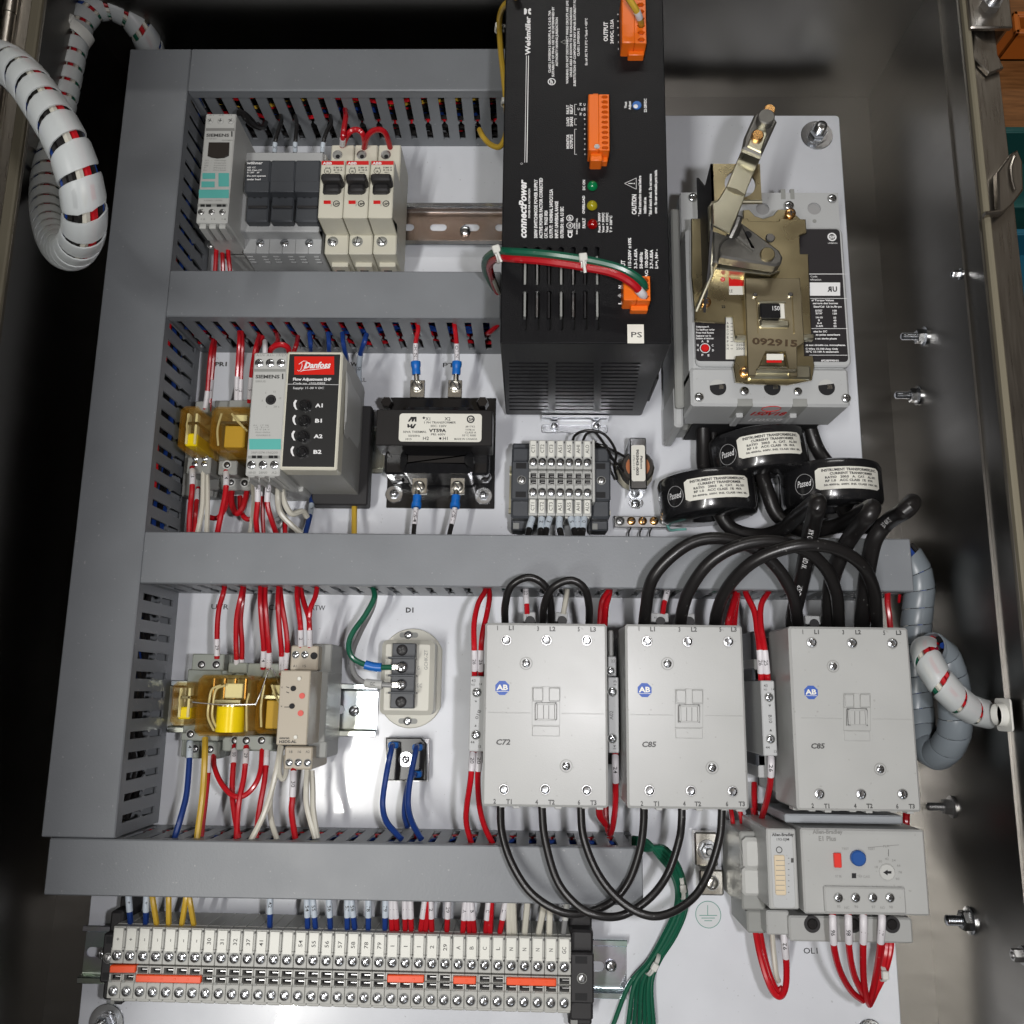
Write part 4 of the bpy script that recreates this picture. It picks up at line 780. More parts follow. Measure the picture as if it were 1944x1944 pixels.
vt(1230, 870, 845, 28, 'L', 0, 'D'); vt(1230, 738, 710, 28, 'N', 0, 'D'); line(mb, 'D', 1228, 795, 1215, 795, 3, Z, pw)
for x, w in ((1213, 18), (1205, 12), (1197, 6)): line(mb, 'D', x + 5, 795 - w, x + 5, 795 + w, 3, Z, pw)
mb.build('front_print', t)
mb = MB(); bx(mb, 'D', 1277, 1035, 1417, 1193, Z, Z + .3, lab, 0); tx(mb, 'D', 1303, 1142, 1402, 1144, 46, Z + .3, 'PS', inkb); mb.build('tag_label', t)
for x, y, m_ in ((1085, 1705, greenled), (1082, 1885, yelled)):
    p = at('C', x, y, Z); mb = MB(); mb.rev(p.x, p.y, [(3.2, Z), (3, Z + 1), (2, Z + 2.3), (.9, Z + 2.8), (.001, Z + 2.9)], m_, 18); mb.build('indicator_lamp', t)
p = at('D', 987, 200, Z); mb = MB(); mb.rev(p.x, p.y, [(3.2, Z), (3, Z + 1), (2, Z + 2.3), (.9, Z + 2.8), (.001, Z + 2.9)], redled, 18); mb.build('indicator_lamp', t)
p = at('C', 1492, 970, Z); mb = MB(); mb.cyl(p.x, p.y, 4, Z - .2, Z + .1, void, 20, 0); mb.cyl(p.x, p.y, 2.8, Z, Z + .9, mat('trimmer_blue', (.02, .12, .4), .3), 18); mb.rev(p.x - .8, p.y - 1, [(1.4, Z + .9), (.8, Z + 1.3), (.001, Z + 1.3)], inkw, 12); mb.build('trimmer', t)
scr(t, 'D', 1425, 1535, 1, 20, mblack)
# orange plugs
def plug(k, x0, y0, x1, y1, n, ear0, ear1, split=.52):
    mb = MB(); p = at(k, x0, y0, Z + 12); q = at(k, x1, y1, Z + 12); W = q.x - p.x; H = p.y - q.y; xs = p.x + W * split
    mb.box(p.x, q.y, xs, p.y, Z, Z + 12, orange, .6); pit = H / n; hl = [((xs + q.x) / 2 + .2, q.y + pit * (i + .5), (q.x - xs) * .34, pit * .33) for i in range(n)]
    holeplate(mb, xs, q.x, q.y, p.y, Z + 11.2, 3, hl, orange, 1); mb.box(q.x - .5, q.y, q.x, p.y, Z, Z + 11.2, orange, 0); mb.box(xs, q.y, q.x, q.y + .4, Z, Z + 11.1, orange, 0); mb.box(xs, p.y - .4, q.x, p.y, Z, Z + 11.1, orange, 0)
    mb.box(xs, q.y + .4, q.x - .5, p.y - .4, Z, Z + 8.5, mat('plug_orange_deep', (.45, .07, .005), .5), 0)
    for h in hl: mb.box(h[0] - .9, h[1] - .2, h[0] + .9, h[1] + .2, Z + 8, Z + 9.4, zincd, 0)
    if ear1: mb.box(p.x + W * .1, q.y - 5, p.x + W * .65, q.y, Z, Z + 9, orange, .6); mb.cyl(p.x + W * .38, q.y + 2, 1.6, Z + 12, Z + 12.2, zincd, 12, 0)
    if ear0: mb.box(p.x + W * .22, p.y, p.x + W * .5, p.y + 2.5, Z, Z + 9, orange, .4)
    mb.box(p.x + W * .3, q.y - 3, q.x - 1, q.y, Z, Z + 5, orange, .4)
    return mb.build('orange_plug', t)
plug('C', 1352, -60, 1588, 388, 7, 0, 0); plug('C', 1048, 858, 1250, 1372, 11, 1, 1, .5); plug('D', 1245, 628, 1478, 832, 3, 0, 0, .5)
mb = MB(); p = at('D', 562, 1820, 2); q = at('D', 1118, 1980, 2); q = at('J', 1215, 355, 2); mb.box(p.x, q.y, q.x, py0 - 6 + 1, 1, 2.5, zinc, .3, 1.5); mb.box(p.x, p.y - 2, q.x, p.y - .5, 2, 12, zinc, 0); mb.build('mounting_bracket', t)
for x, y in ((637, 280), (1090, 278)): p = at('J', x, y, 3); mb = MB(); hex_mb(mb, p.x, p.y, 2.6, 2.6, 3, zinc, 3.4); screw_mb(mb, p.x, p.y, 5.2, 2.3, zinc, 'cross', rec=False); mb.build('screw', t)
# ================= small terminal row =================
def clampend(label, loc, place, m_=dgrey, W=9.5, H=50, grp='end clamps'):
    """rail end clamp in local panel mm around (0,0); place = matrix"""
    t = thing('end_clamp', label, 'end clamp', loc, grp, place); mb = MB(); mb.T = Matrix.Translation((loc[0], loc[1], 0)) @ Matrix.Rotation(place, 4, 'Z')
    mb.box(-W / 2, -H * .40, W / 2, H * .40, 8, 36, m_, 1.5); mb.box(-W / 2, -H * .22, W / 2, H * .22, 36, 42, m_, 1); mb.box(-W / 2, -H * .5, W / 2, H * .5, 8, 24, m_, 1.2)
    for y in (-H * .16, H * .16): mb.box(-W * .28, y - 2, W * .22, y + 2, 41.9, 42.15, void, 0)
    mb.box(-W * .4, -H * .49, -W * .1, -H * .42, 24, 25, mgrey, .2); mb.build('clamp_body', t)
    mb = MB(); mb.T = Matrix.Translation((loc[0], loc[1], 0)) @ Matrix.Rotation(place, 4, 'Z'); screw_mb(mb, 0, 0, 42, 2.6, zincd, 'slot', 1.2); mb.build('screw', t); return t
def terminal_proto(m_, W, y, z=46, big=False, label='', grp=''):
    """one feed-through terminal; y = list of local y of (tag top, tag bottom, screw, window1, window2, screw2, foot)"""
    t = thing('terminal_block', label, 'terminal', (0, 0, 0), grp); w = W / 2 - .12; mb = MB()
    mb.box(-w, y[6], w, y[0], 8, z - 6, m_, .4); mb.box(-w, y[5] - 4.2, w, y[3] - 6.5, z - 6, z, m_, .3); mb.box(-w, y[2] - 4.5, w, y[2] + 4.5, z - 6, z, m_, .3); mb.box(-w, y[2] + 4.4, w, y[0] - .4, z - 6, z - .6, m_, .3)
    for yy in (y[3], y[4]):
        mb.box(-w, yy + 1.7, w, yy + 2.5, z - 6, z - .8, m_, .1); mb.box(-w, yy - 2.5, w, yy - 1.7, z - 6, z - .8, m_, .1); mb.box(-w, yy - 1.7, -w + 1, yy + 1.7, z - 6, z - 1, m_, .1); mb.box(w - .9, yy - 1.7, w, yy + 1.7, z - 6, z - 1, m_, .1); mb.box(-w + 1.1, yy - 1.7, w - .9, yy + 1.7, z - 6, z - 5.6, mblack, 0)
        mb.box(-w * .3, yy - .5, w * .8, yy + .2, z - 5.6, z - 3.5, zincd, .1)
    mb.box(-w + .5, y[6] - 1.1, w - 1.2, y[6] + .5, z - 12, z - 9, m_, .3); mb.box(-w + .8, y[5] + 4.7, -w + 2.2, y[5] + 6.2, z, z + .15, mgrey, 0)
    mb.box(w - .8, y[0] - 2.6, w - .1, y[0] - 1.4, z - .6, z + .0, inkg, 0); mb.box(w - .8, y[1] - 1, w - .1, y[1] + .2, z - .6, z, inkg, 0)
    mb.build('terminal_body', t)
    for yy in (y[2], y[5]): mb = MB(); screw_mb(mb, -.1, yy, z, 2.75, zinc, 'slot', random.uniform(.2, 2.6)); mb.build('screw', t)
    return t
def copy_thing(src, loc, rot, label):
    r = src.copy(); COL.objects.link(r); r.location = (loc[0] * MMM, loc[1] * MMM, loc[2] * MMM); r.rotation_euler = (0, 0, rot); r['label'] = label; r['_base'] = [loc[0], loc[1], loc[2], rot]
    for c_ in list(src.children):
        if c_.name.startswith(('marker', 'screw')): continue
        c2 = c_.copy(); COL.objects.link(c2); c2.parent = r
        if c2.name.startswith('screw'): pass
    return r
def strip(k, pa, pb, n, z, tags, labels, W, ys, m_, grp, bottom_tags=False, tfont=.42):
    """pa, pb: crop pixels of the tag-top corners at both ends"""
    A = at(k[0], *pa, z); B = at(k[1], *pb, z); d = B - A; rot = math.atan2(d.y, d.x); W = d.length / n; src = None; outs = []
    for i in range(n):
        c = A + d * ((i + .5) / n)
        if src is None:
            src = terminal_proto(m_, W, ys, z, label=labels[i], grp=grp); src.location = (c.x * MMM, c.y * MMM, 0); src.rotation_euler = (0, 0, rot); src['_base'] = [c.x, c.y, 0, rot]; t = src
        else: t = copy_thing(src, (c.x, c.y, 0), rot, labels[i])
        outs.append((t, c)); w = W / 2
        if i:
            for yy in (ys[2], ys[5]):
                mb = MB(); mb.T = Matrix.Translation((c.x, c.y, 0)) @ Matrix.Rotation(rot, 4, 'Z'); screw_mb(mb, -.1, yy, z, 2.75, zinc, 'slot', random.uniform(0, 3.1)); mb.build('screw', t)
        def tagp(y0, y1, st):
            mb = MB(); mb.T = Matrix.Translation((c.x, c.y, 0)) @ Matrix.Rotation(rot, 4, 'Z'); mb.box(-w + .9, y1, w - .9 - .5, y0, z - .6, z + .25, tag_w, .12)
            if st.strip():
                cp = 2.35; ln = min((y0 - y1) * .72, .86 * cp * len(st)); mid = (y0 + y1) / 2; T_ = mb.T
                mb.T = None
                mb.text(st, lambda a, b: T_ @ Vector((-.25 + cp / 2 - b, mid - ln / 2 + a, z + .35)), ln, cp, inkg)
            mb.build('marker_tag', t)
        tagp(ys[0] - 1.2, ys[1], tags[i])
        if bottom_tags: tagp(ys[5] - 5, ys[6] + .4, tags[i])
    return outs, rot, W
z = 48
def yl(k, x, y, y_ref, x_ref): return (at(k, x, y, z) - at(k, x_ref, y_ref, z)).y
ct = ['CT1', 'CT2', 'CT3', 'AS1', 'AS5', 'AHI', 'ALO']
ys = [0] + [yl('J', 415, v, 418, 415) for v in (605, 665, 805, 870, 990, 1222)]
outs, rot, W = strip('JJ', (368, 418), (1045, 425), 7, z, ct, ['light grey terminal marked %s in the short row of seven' % c_ for c_ in ct], 0, ys, lgrey, 'seven marked terminals', True)
for x, y, lb in ((285, 860, 'dark grey clamp at the left end of the seven terminal row'), (1145, 865, 'dark grey clamp at the right end of the seven terminal row')):
    p = at('J', x, y, 42); clampend(lb, (p.x, p.y, 8), rot, W=14 if x < 500 else 12.5, H=62)
t = thing('end_plate', 'thin grey end plate closing the right side of the seven terminals', 'end plate', (at('J', 1060, 500, 47).x, at('J', 1060, 1090, 47).y, 8)); mb = MB(); bx(mb, 'J', 1046, 425, 1078, 1095, 8, 47, lgrey, .3); mb.build('plate_body', t)

# small coil with white label and bracket
t = thing('wound_coil', 'small copper taped coil held by a bracket with white label', 'coil', base('J', 1530, 750, 0))
mb = MB(); p = at('J', 1530, 730, 20); mb.T = Matrix.Translation((p.x, p.y, 0))
R_ = 205 * pxmm('J', 1530, 730, 20); pts = []
mb.rev(0, 0, [(R_ * .94, 2), (R_, 3), (R_, 6), (R_ * .86, 8)], mat('coil_cheek', (.35, .33, .26), .35), 14); mb.rev(0, 0, [(R_ * .7, 7), (R_ * .7, 23)], copperw, 26); mb.rev(0, 0, [(R_ * .8, 4), (R_ * .8, 15)], mblack, 20); mb.rev(0, 0, [(R_ * .86, 20), (R_ * .9, 22), (R_ * .8, 24), (.01, 24)], mat('coil_cheek2', (.045, .04, .035), .25, coat=.4), 14); mb.rev(0, 0, [(R_ * .62, 24), (R_ * .62, 24.4), (.01, 24.5)], copperw, 24); mb.build('winding', t)
mb = MB(); bx(mb, 'J', 1450, 400, 1640, 960, 25, 31, zinc, .8); a = at('J', 1450, 400, 31); b = at('J', 1640, 960, 31)
mb.box(a.x, b.y, b.x, b.y + 1.2, 2, 26, zinc, .3); mb.box(a.x, a.y - 1.2, b.x, a.y, 2, 26, zinc, .3); c = at('J', 1515, 1170, 1); mb.poly(rr(c.x - 5, c.y, c.x + 5.5, b.y + 1, 4.5), .1, 1.4, zinc, .2); mb.build('bracket', t)
mb = MB(); bx(mb, 'J', 1468, 482, 1622, 872, 31, 31.3, lab, .05, 1.5); tx(mb, 'J', 1522, 528, 1522, 812, 28, 31.3, '903043-003', inkb, 1); tx(mb, 'J', 1488, 588, 1488, 755, 18, 31.3, '172-1117', inkb); tx(mb, 'J', 1568, 595, 1568, 740, 22, 31.3, 'Falcon', inkb, 1, .3); mb.build('coil_label', t)
scr(t, 'J', 1515, 1118, 46, 1.6, zinc, 'cross')
# ground bar
t = thing('ground_bar', 'small zinc ground bar with three brass screws between two dark end screws', 'ground bar', base('J', 1560, 1310, 0))
mb = MB(); bx(mb, 'J', 1285, 1245, 1860, 1375, 1, 9, zincd, .5); mb.build('bar', t)
for x, m_ in ((1345, zincd), (1468, copper), (1590, copper), (1713, copper), (1830, zincd)): scr(t, 'J', x, 1302, 48, 9, m_, 'cross' if m_ is zincd else 'slot', name='bar_screw')

# ================= disconnect breaker =================
t = thing('disconnect_breaker', 'large light grey moulded case breaker with brass operating frame and raised lever', 'breaker', (100, 150, 0)); Z = 85
def q4(k, x0, y0, x1, y1, z1): a = at(k, x0, y0, z1); b = at(k, x1, y1, z1); return a.x, b.y, b.x, a.y
a = at('F', 320, 1180, Z); b = at('F', 1652, 1180, Z); top = at('E', 300, 815, 61.5)
mb = MB(); x0, x1, yb, yt = a.x, b.x, a.y, top.y
mb.box(x0, yb + 18, x1, at('E', 300, 1080, Z).y, 20, Z - 3, bgrey, 2.5)
mb.box(x0, yb, x1, at('F', 320, 855, Z).y - .6, 45, Z - 1, bgrey, 1.6)
hs = []
for x in (540, 992, 1445): p = at('F', x, 1035, Z - 1)
# upper terminal cover with holes
mb.box(x0 + .5, at('E', 300, 1080, Z).y, x1 - 2, yt, 20, 60, bgrey, 1); mb.box(x0 + 3, yb + 3, x1 - 3, yt - 4, 2, 22, mgrey, 1)
mb.box(x0 - 6, yb + 6, x0 - .2, yt - 12, 12, 62, mgrey, 1.2); mb.box(x0 - 6.5, yb - 6, x0 - .4, yb + 22, 10, 58, bgrey, 1.5)
mb.build('case', t)
mb = MB(); hol = []
for x, y, r in ((560, 950, 0), (912, 950, 66), (1342, 948, 66)): 
    p = at('E', x, y, 61.5); hol.append((p.x, p.y, 4.6, 4.6)); mb.cyl(p.x, p.y, 4.6, 57, 60.3, mat('recess_grey', (.3, .3, .3), .5), 18, 0)
q = at('E', 1540, 830, 61.5); holeplate(mb, x0 + 1, q.x, at('E', 300, 1078, Z).y, yt, 61.5, 1.5, hol, bgrey, 4)
mb.box(x0 + 1, yt - .2, q.x, yt, 58, 61.4, bgrey, 0); bx(mb, 'E', 1062, 785, 1105, 870, 60, 61.6, mgrey, .1); bx(mb, 'E', 1140, 785, 1180, 870, 60, 61.6, mgrey, .1); cy(mb, 'E', 1345, 1052, 17, 61, 61.7, mgrey, 16, 0); mb.build('line_cover', t)
mb = MB(); pts = [('F', 320, 860), ('F', 1650, 880)]
bx(mb, 'F', 322, -300, 1655, 862, Z - 4, Z, bgrey, 1, 4); bl = mat('rating_black', (.02, .018, .02), .4); p = at('E', 330, 1120, Z + .1); q = at('F', 1625, 830, Z + .1)
mb.poly(rr(at('F', 345, 400, Z).x, at('F', 400, 815, Z).y, at('F', 1625, 800, Z).x, at('E', 1300, 1120, Z).y, 2.5), Z - .5, Z + .15, bl, .05); mb.build('front_cover', t)
mb = MB(); Zp = Z + .15
ring(mb, 'E', 1490, 1185, 32, 12, Zp, inkw); tx(mb, 'E', 1468, 1198, 1520, 1198, 26, Zp, 'SP', inkw, 1); tx(mb, 'E', 1455, 1242, 1536, 1242, 12, Zp, 'LR88556', inkw); mb.build('certification_mark', t); mb = MB()
for y in (1492,): line(mb, 'E', 1300, y, 1592, y, 4, Zp, inkw)
tx(mb, 'E', 1310, 1522, 1368, 1522, 16, Zp, 'Code', inkw); tx(mb, 'E', 1310, 1548, 1402, 1548, 16, Zp, 'tification', inkw)
for q in ((1305, 160, 1558, 270),): fr(mb, 'F', *q, Zp, inkw)
tx(mb, 'F', 1495, 235, 1535, 235, 46, Zp + .1, 'U', inkb, 1)
pR = at('F', 1492, 235, Zp + .25); mb.text('R', lambda a_, b_: pR + Vector((-a_, b_, 0)), 36 * pxmm('F', 1490, 235, Zp), 46 * pxmm('F', 1490, 235, Zp), inkb, 1)
for y in (90, 292, 543, 765): line(mb, 'F', 1300, y, 1620, y, 4, Zp, inkw)
for x0_, x1_, y, st in ((1320, 1506, 315, 'al Torque Values'), (1330, 1540, 340, 'serrage des bornes'), (1336, 1572, 368, 'Size/Cal  Lb in./lb-po'), (1350, 1410, 402, '5/32"'.replace('"', "'")), (1490, 1530, 402, '100'), (1352, 1410, 424, "3/16'"), (1492, 1530, 426, '120'), (1352, 1412, 458, '14-10'), (1500, 1526, 460, '35'), (1375, 1388, 482, '8'), (1502, 1527, 484, '40'), (1366, 1404, 506, '6-4'), (1502, 1527, 508, '45'), (1356, 1414, 530, '3-4/0'), (1503, 1528, 532, '50'), (1335, 1450, 575, 'oles for DC'), (1355, 1558, 602, 'ns poles exterieurs'), (1350, 1530, 634, 's on single phase'), (1272, 1310, 655, 'arts'), (1270, 1605, 688, 'nt aux circuits c.a. monophases.'), (1270, 1540, 720, 'C Wire 15-100 Amp Only'), (1270, 1545, 744, '75\u00b0C 15-100 A seulement'), (1400, 1550, 818, '6P23BP990H01')): tx(mb, 'F', x0_, y, x1_, y, 16, Zp, st, inkw, 1)
mb.build('torque_table', t); mb = MB()
for x0_, x1_, y, st in ((357, 465, 535, 'Instantane-A'), (357, 512, 560, 'To Set/Pour regler'), (357, 505, 585, 'Press And Rotate'), (357, 482, 610, 'Appuyer sur le'), (357, 505, 632, 'bouton et tourner')): tx(mb, 'F', x0_, y, x1_, y, 16, Zp, st, inkw, 1)
for x, y, st in ((403, 658, 'A'), (448, 658, 'B'), (487, 692, 'C'), (490, 733, 'D'), (453, 775, 'E'), (402, 772, 'F'), (365, 730, 'G'), (364, 690, 'H')): tx(mb, 'F', x, y, x + 16, y, 18, Zp, st, inkw, 1)
mb.build('dial_print', t); mb = MB(); fr(mb, 'F', 605, 440, 770, 800, Zp, lab)
for y, a_, b_ in ((508, 'A', ''), (537, 'B', ''), (567, 'C', ''), (597, 'D', ''), (627, 'E', ''), (660, 'F', '2000'), (690, 'G', '2250'), (720, 'H', '2500')):
    tx(mb, 'F', 612, y, 630, y, 20, Zp + .1, a_, inkb); line(mb, 'F', 645, y - 8, 665, y - 8, 4, Zp + .1, inkb)
    if b_: tx(mb, 'F', 690, y, 762, y, 20, Zp + .1, b_, inkb)
mb.build('setting_scale', t)
p = at('F', 432, 707, Z); mb = MB(); ring(mb, 'F', 432, 707, 40, 6, Zp, inkw); mb.cyl(p.x, p.y, 33 * pxmm('F', 432, 707, Z), Z, Z + 1.2, redp, 20, .4); mb.build('trip_dial', t)
for x in (540, 992, 1445):
    p = at('F', x, 1035, Z - 1); mb = MB(); r = 72 * pxmm('F', x, 1035, Z); mb.cyl(p.x, p.y, r, Z - 3, Z - .9, lgrey, 26, 0); mb.poly([(p.x + r * .97 * math.cos(math.radians(q_)), p.y + r * .97 * math.sin(math.radians(q_))) for q_ in range(165, 400, 15)], Z - 2, Z - .82, void); mb.box(p.x + .5, p.y - 1.2, p.x + r * .7, p.y + 2, Z - 2, Z - .7, tin, .3)
    ring(mb, 'F', x, 1035, 74, 5, Z - .9, bgrey); mb.build('wire_opening', t)
for k, x, y, r, zz in (('F', 383, 1115, 36, Z - 1), ('F', 1608, 1125, 36, Z - 1), ('F', 760, 1065, 36, Z - 1), ('F', 1205, 1068, 34, Z - 1), ('E', 330, 856, 36, 61.5), ('E', 1490, 866, 36, 61.5), ('E', 1130, 925, 40, 62)): scr(t, k, x, y, r, zz, zinc, 'cross')
# lower lip with notches and red stamp
mb = MB(); 
for x0_, x1_ in ((700, 830), (1160, 1285)): a = at('F', x0_, 1125, Z - 1); b = at('F', x1_, 1125, Z - 1); mb.box(a.x, yb - .3, b.x, a.y, 60, Z - .8, mgrey, .4); mb.box((a.x + b.x) / 2 - 2.5, yb - 3, (a.x + b.x) / 2 + 2, yb + 1, 50, 70, bgrey, .5)
def onb(k, x, y):
    d = ray(k, x, y); s_ = (yb - .15) / d.y; return Vector((s_ * d.x, yb - .15, CD + s_ * d.z))
def txb(x0, x1, y, h, st, m_):
    p = onb('F', x0, y); q = onb('F', x1, y); u = onb('F', x0, y - h); mb.text(st, lambda a, b: p + Vector((a, 0, 0)) + Vector((0, 0, 1)) * b, (q - p).length, abs(u.z - p.z), m_, 1, .2)
txb(790, 1085, 1265, 28, '150V18', redp); c = onb('F', 985, 1212)
for j in range(24): 
    a0, a1 = 2 * math.pi * j / 24, 2 * math.pi * (j + 1) / 24; P0 = c + Vector((6 * math.cos(a0), 0, 5 * math.sin(a0))); P1 = c + Vector((6 * math.cos(a1), 0, 5 * math.sin(a1))); mb.tube([P0, P1], .25, redp, 4)
mb.box(x0 + 8, yb - .5, x1 - 8, yb + 1, 8, 46, void, 0); mb.build('lower_lip', t)
mb = MB(); txb(770, 1055, 1315, 22, '150528', inkw); mb.build('case_stamp', t)
# brass operating mechanism
Zm = 92
def frame(pts, z0, z1, m_, ch=.4, k='F'): return [tuple(at(k, x, y, z1))[:2] for x, y in pts]
mb = MB()
E_ = lambda x, y: ('E', x, y); F_ = lambda x, y: ('F', x, y)
def mp2(l, z1): return [tuple(at(k, x, y, z1))[:2] for k, x, y in l]
mb.poly(mp2([E_(318, 1030), E_(790, 1030), E_(795, 1052), E_(1048, 1055), E_(1052, 1030), E_(1272, 1035), E_(1280, 1150), E_(1220, 1170), E_(1225, 1325), E_(1292, 1325), F_(1320, 590), F_(1255, 640), F_(1262, 770), F_(1330, 770), F_(1345, 850), F_(1325, 970), F_(1120, 1010), F_(800, 1000), F_(690, 985), F_(670, 860), F_(690, 770), F_(770, 765), F_(770, 640), F_(680, 620), F_(665, 440), F_(600, 440), F_(600, 495), F_(345, 480), F_(345, 400), F_(320, 100)], Zm), Zm - 1.8, Zm, brassy, .4)
mb.build('operating_plate', t)
mb = MB(); mb.poly(mp2([E_(750, 960), E_(800, 955), E_(850, 1010), E_(920, 1032), E_(1000, 1005), E_(1040, 955), E_(1140, 955), E_(1225, 1030), E_(1225, 1060), E_(750, 1060)], Zm - 3), Zm - 5, Zm - 3, brassy, .4)
mb.poly(mp2([F_(765, 120), F_(1225, 120), F_(1262, 660), F_(1200, 700), F_(1205, 940), F_(1140, 950), F_(1100, 735), F_(940, 735), F_(850, 940), F_(790, 940)], Zm + 5), Zm + 2.5, Zm + 5, mat('chromate_dull', (.56, .49, .33), .34, 1, var=.2), .5)
mb.box(at('F', 765, 300, Zm + 5).x, at('F', 765, 940, Zm).y, at('F', 775, 300, Zm + 5).x, at('F', 765, 0, Zm).y, Zm - .2, Zm + 4, brassy, 0)
for x in (870, 1170): bx(mb, 'F', x - 6, 270, x + 6, 580, Zm + 4, Zm + 6, brassy, .5)
for x0_, x1_, y in ((685, 825, 610), (1225, 1350, 605)): bx(mb, 'F', x0_, y - 22, x1_, y + 28, Zm - .5, Zm + 3.5, goldst, 1)
bx(mb, 'F', 890, 465, 1140, 530, Zm + 4, Zm + 7, goldst, 1.4); bx(mb, 'F', 880, 310, 1110, 330, Zm + 4.5, Zm + 6.5, goldst, .8)
bx(mb, 'F', 800, 845, 1320, 960, Zm - .1, Zm + 3, goldst, 1.2); bx(mb, 'F', 860, 870, 1200, 910, Zm + 3, Zm + 6, goldst, 1.4)
mb.build('slide_plate', t)
mb = MB(); tx(mb, 'F', 825, 672, 1205, 695, 58, Zm + 5.1, '092915', mat('stamp_ink', (.06, .035, .015), .5), 1); mb.build('stamp_print', t)
mb = MB(); bx(mb, 'F', 885, 325, 1100, 458, Zm + 3, Zm + 5.4, lab, .3); bx(mb, 'F', 890, 328, 1065, 452, Zm + 4, Zm + 10, black, .8); tx(mb, 'F', 985, 392, 1056, 392, 38, Zm + 10, '150', inkw); mb.build('handle_tip', t)
mb = MB(); fr(mb, 'F', 945, 755, 1085, 808, Zm + 5.2, lab); fr(mb, 'F', 945, 806, 1070, 828, Zm + 5.2, redp); fr(mb, 'F', 632, 190, 750, 262, Zm, lab); flat(mb, 'F', [(628, 108), (655, 135), (675, 130), (750, 142), (752, 190), (632, 190)], Zm + .05, redp); tx(mb, 'F', 636, 243, 662, 243, 26, Zm + .1, 'LE', inkb); cy(mb, 'F', 580, 133, 20, Zm, Zm + .2, redp, 18, 0); tx(mb, 'F', 568, 142, 594, 142, 18, Zm + .2, '21', inkw); tx(mb, 'F', 570, 372, 602, 372, 22, Zm, '22', inkb, 1); mb.build('status_flags', t)
for k, x, y in (('F', 437, 325), ('F', 765, 905), ('E', 1142, 990)): scr(t, k, x, y, 46, Zm + .2, copper, 'cross', name='brass_screw', rec=False)
mb = MB(); cy(mb, 'E', 978, 1187, 40, Zm + 4.5, Zm + 6.6, zinc, 24, .6); cy(mb, 'F', 852, 258, 20, Zm + 4.5, Zm + 7, zinc, 16, .6); cy(mb, 'F', 1148, 255, 20, Zm + 4.5, Zm + 7, zinc, 16, .6); mb.build('rivet', t)
# side bracket, cam and lever
mb = MB(); Zb = 128
a = at('E', 478, 575, Zb); b = at('E', 905, 890, Zb); mb.T = None
holeplate(mb, a.x, b.x, b.y, a.y, Zb, 1.8, [(at('E', 725, 740, Zb).x, at('E', 725, 740, Zb).y, 9.5, 9.5)], brassy, 5); mb.box(a.x, a.y - .2, b.x, a.y, Zb - 1.8, Zb - .1, brassy, 0); mb.box(a.x, b.y, b.x, b.y + .3, Zb - 1.8, Zb - .1, goldst, 0)
xs = a.x
vs = [(xs, at_x('E', 478, 575, xs).y, Zb)]
prof = [(a.y, Zb), (b.y - 2, Zb), (at('F', 480, 130, Zm).y, Zm + 20), (at('F', 345, 410, Zm).y, Zm), (at('F', 345, 480, Zm).y, Zm - 6), (at('E', 400, 900, 70).y + 10, Zm - 8), (a.y - 4, Zb - 20)]
n = len(prof); mb.add([(xs - .0, y, zz) for y, zz in prof] + [(xs + 1.6, y, zz) for y, zz in prof], [tuple(range(n)), tuple(range(2 * n - 1, n - 1, -1))] + [(i, (i + 1) % n, n + (i + 1) % n, n + i) for i in range(n)], mblack)
mb.build('side_bracket', t)
mb = MB(); zl = Zb + 2
mb.tube([at('E', 905, 893, zl), at('E', 540, 895, zl), at('E', 492, 905, zl), at('E', 470, 940, zl - 2), at('E', 478, 1200, zl - 14), at('E', 485, 1500, Zm + 14), at('F', 355, 400, Zm + 4)], 1.3, goldst, 8)
mb.build('bracket_edge', t)
mb = MB(); lv = [E_(500, 1080), E_(640, 1150), E_(745, 905), E_(790, 770), E_(905, 505), E_(745, 440), E_(608, 765), E_(540, 880), E_(495, 905)]
mb.poly(mp2(lv, 142), 140, 142, goldst, .5)
mb.build('lever', t)
mb = MB(); mb.poly(mp2([E_(608, 765), E_(640, 768), E_(700, 785), E_(770, 832), E_(745, 840), E_(680, 825), E_(630, 795)], 142.4), 142.0, 142.4, mat('lever_groove', (.2, .18, .12), .4, .8), .1)
mb.poly(mp2([E_(745, 440), E_(905, 505), E_(1035, 220), E_(1010, 180), E_(905, 138), E_(850, 150), E_(765, 340)], 150), 146, 150, pewter, 1.2)
mb.poly(mp2([E_(790, 420), E_(900, 470), E_(950, 330), E_(930, 210), E_(905, 215), E_(800, 380)], 152), 150, 152, goldst, .6)
p = at('E', 945, 175, 156); mb.cyl(p.x, p.y, 5, 146, 156, pewter, 18, .6); p = at('E', 970, 125, 152); mb.cyl(p.x, p.y, 3.4, 144, 153, copper, 16, .5); p = at('E', 870, 338, 153); mb.cyl(p.x, p.y, 3.6, 150, 154, copper, 16, .6); mb.build('lever_tip', t)
mb = MB(); Zc = 112
mb.poly(mp2([E_(560, 1230), E_(660, 1150), E_(700, 1050), E_(735, 1060), E_(1050, 1290), E_(1082, 1350), E_(1070, 1400), E_(1020, 1425), E_(560, 1350), E_(540, 1290)], Zc), Zc - 9, Zc, pewter, 1.2)
mb.poly(mp2([E_(500, 1130), E_(640, 1180), E_(600, 1200), E_(560, 1250), E_(545, 1400), E_(500, 1390)], Zc + 3), Zc - 12, Zc + 3, pewter, 1)
mb.tube([at('E', 715, 1010, Zc + 10), at('E', 690, 1090, Zc + 6), at('E', 640, 1190, Zc + 2)], 2.6, pewter, 10)
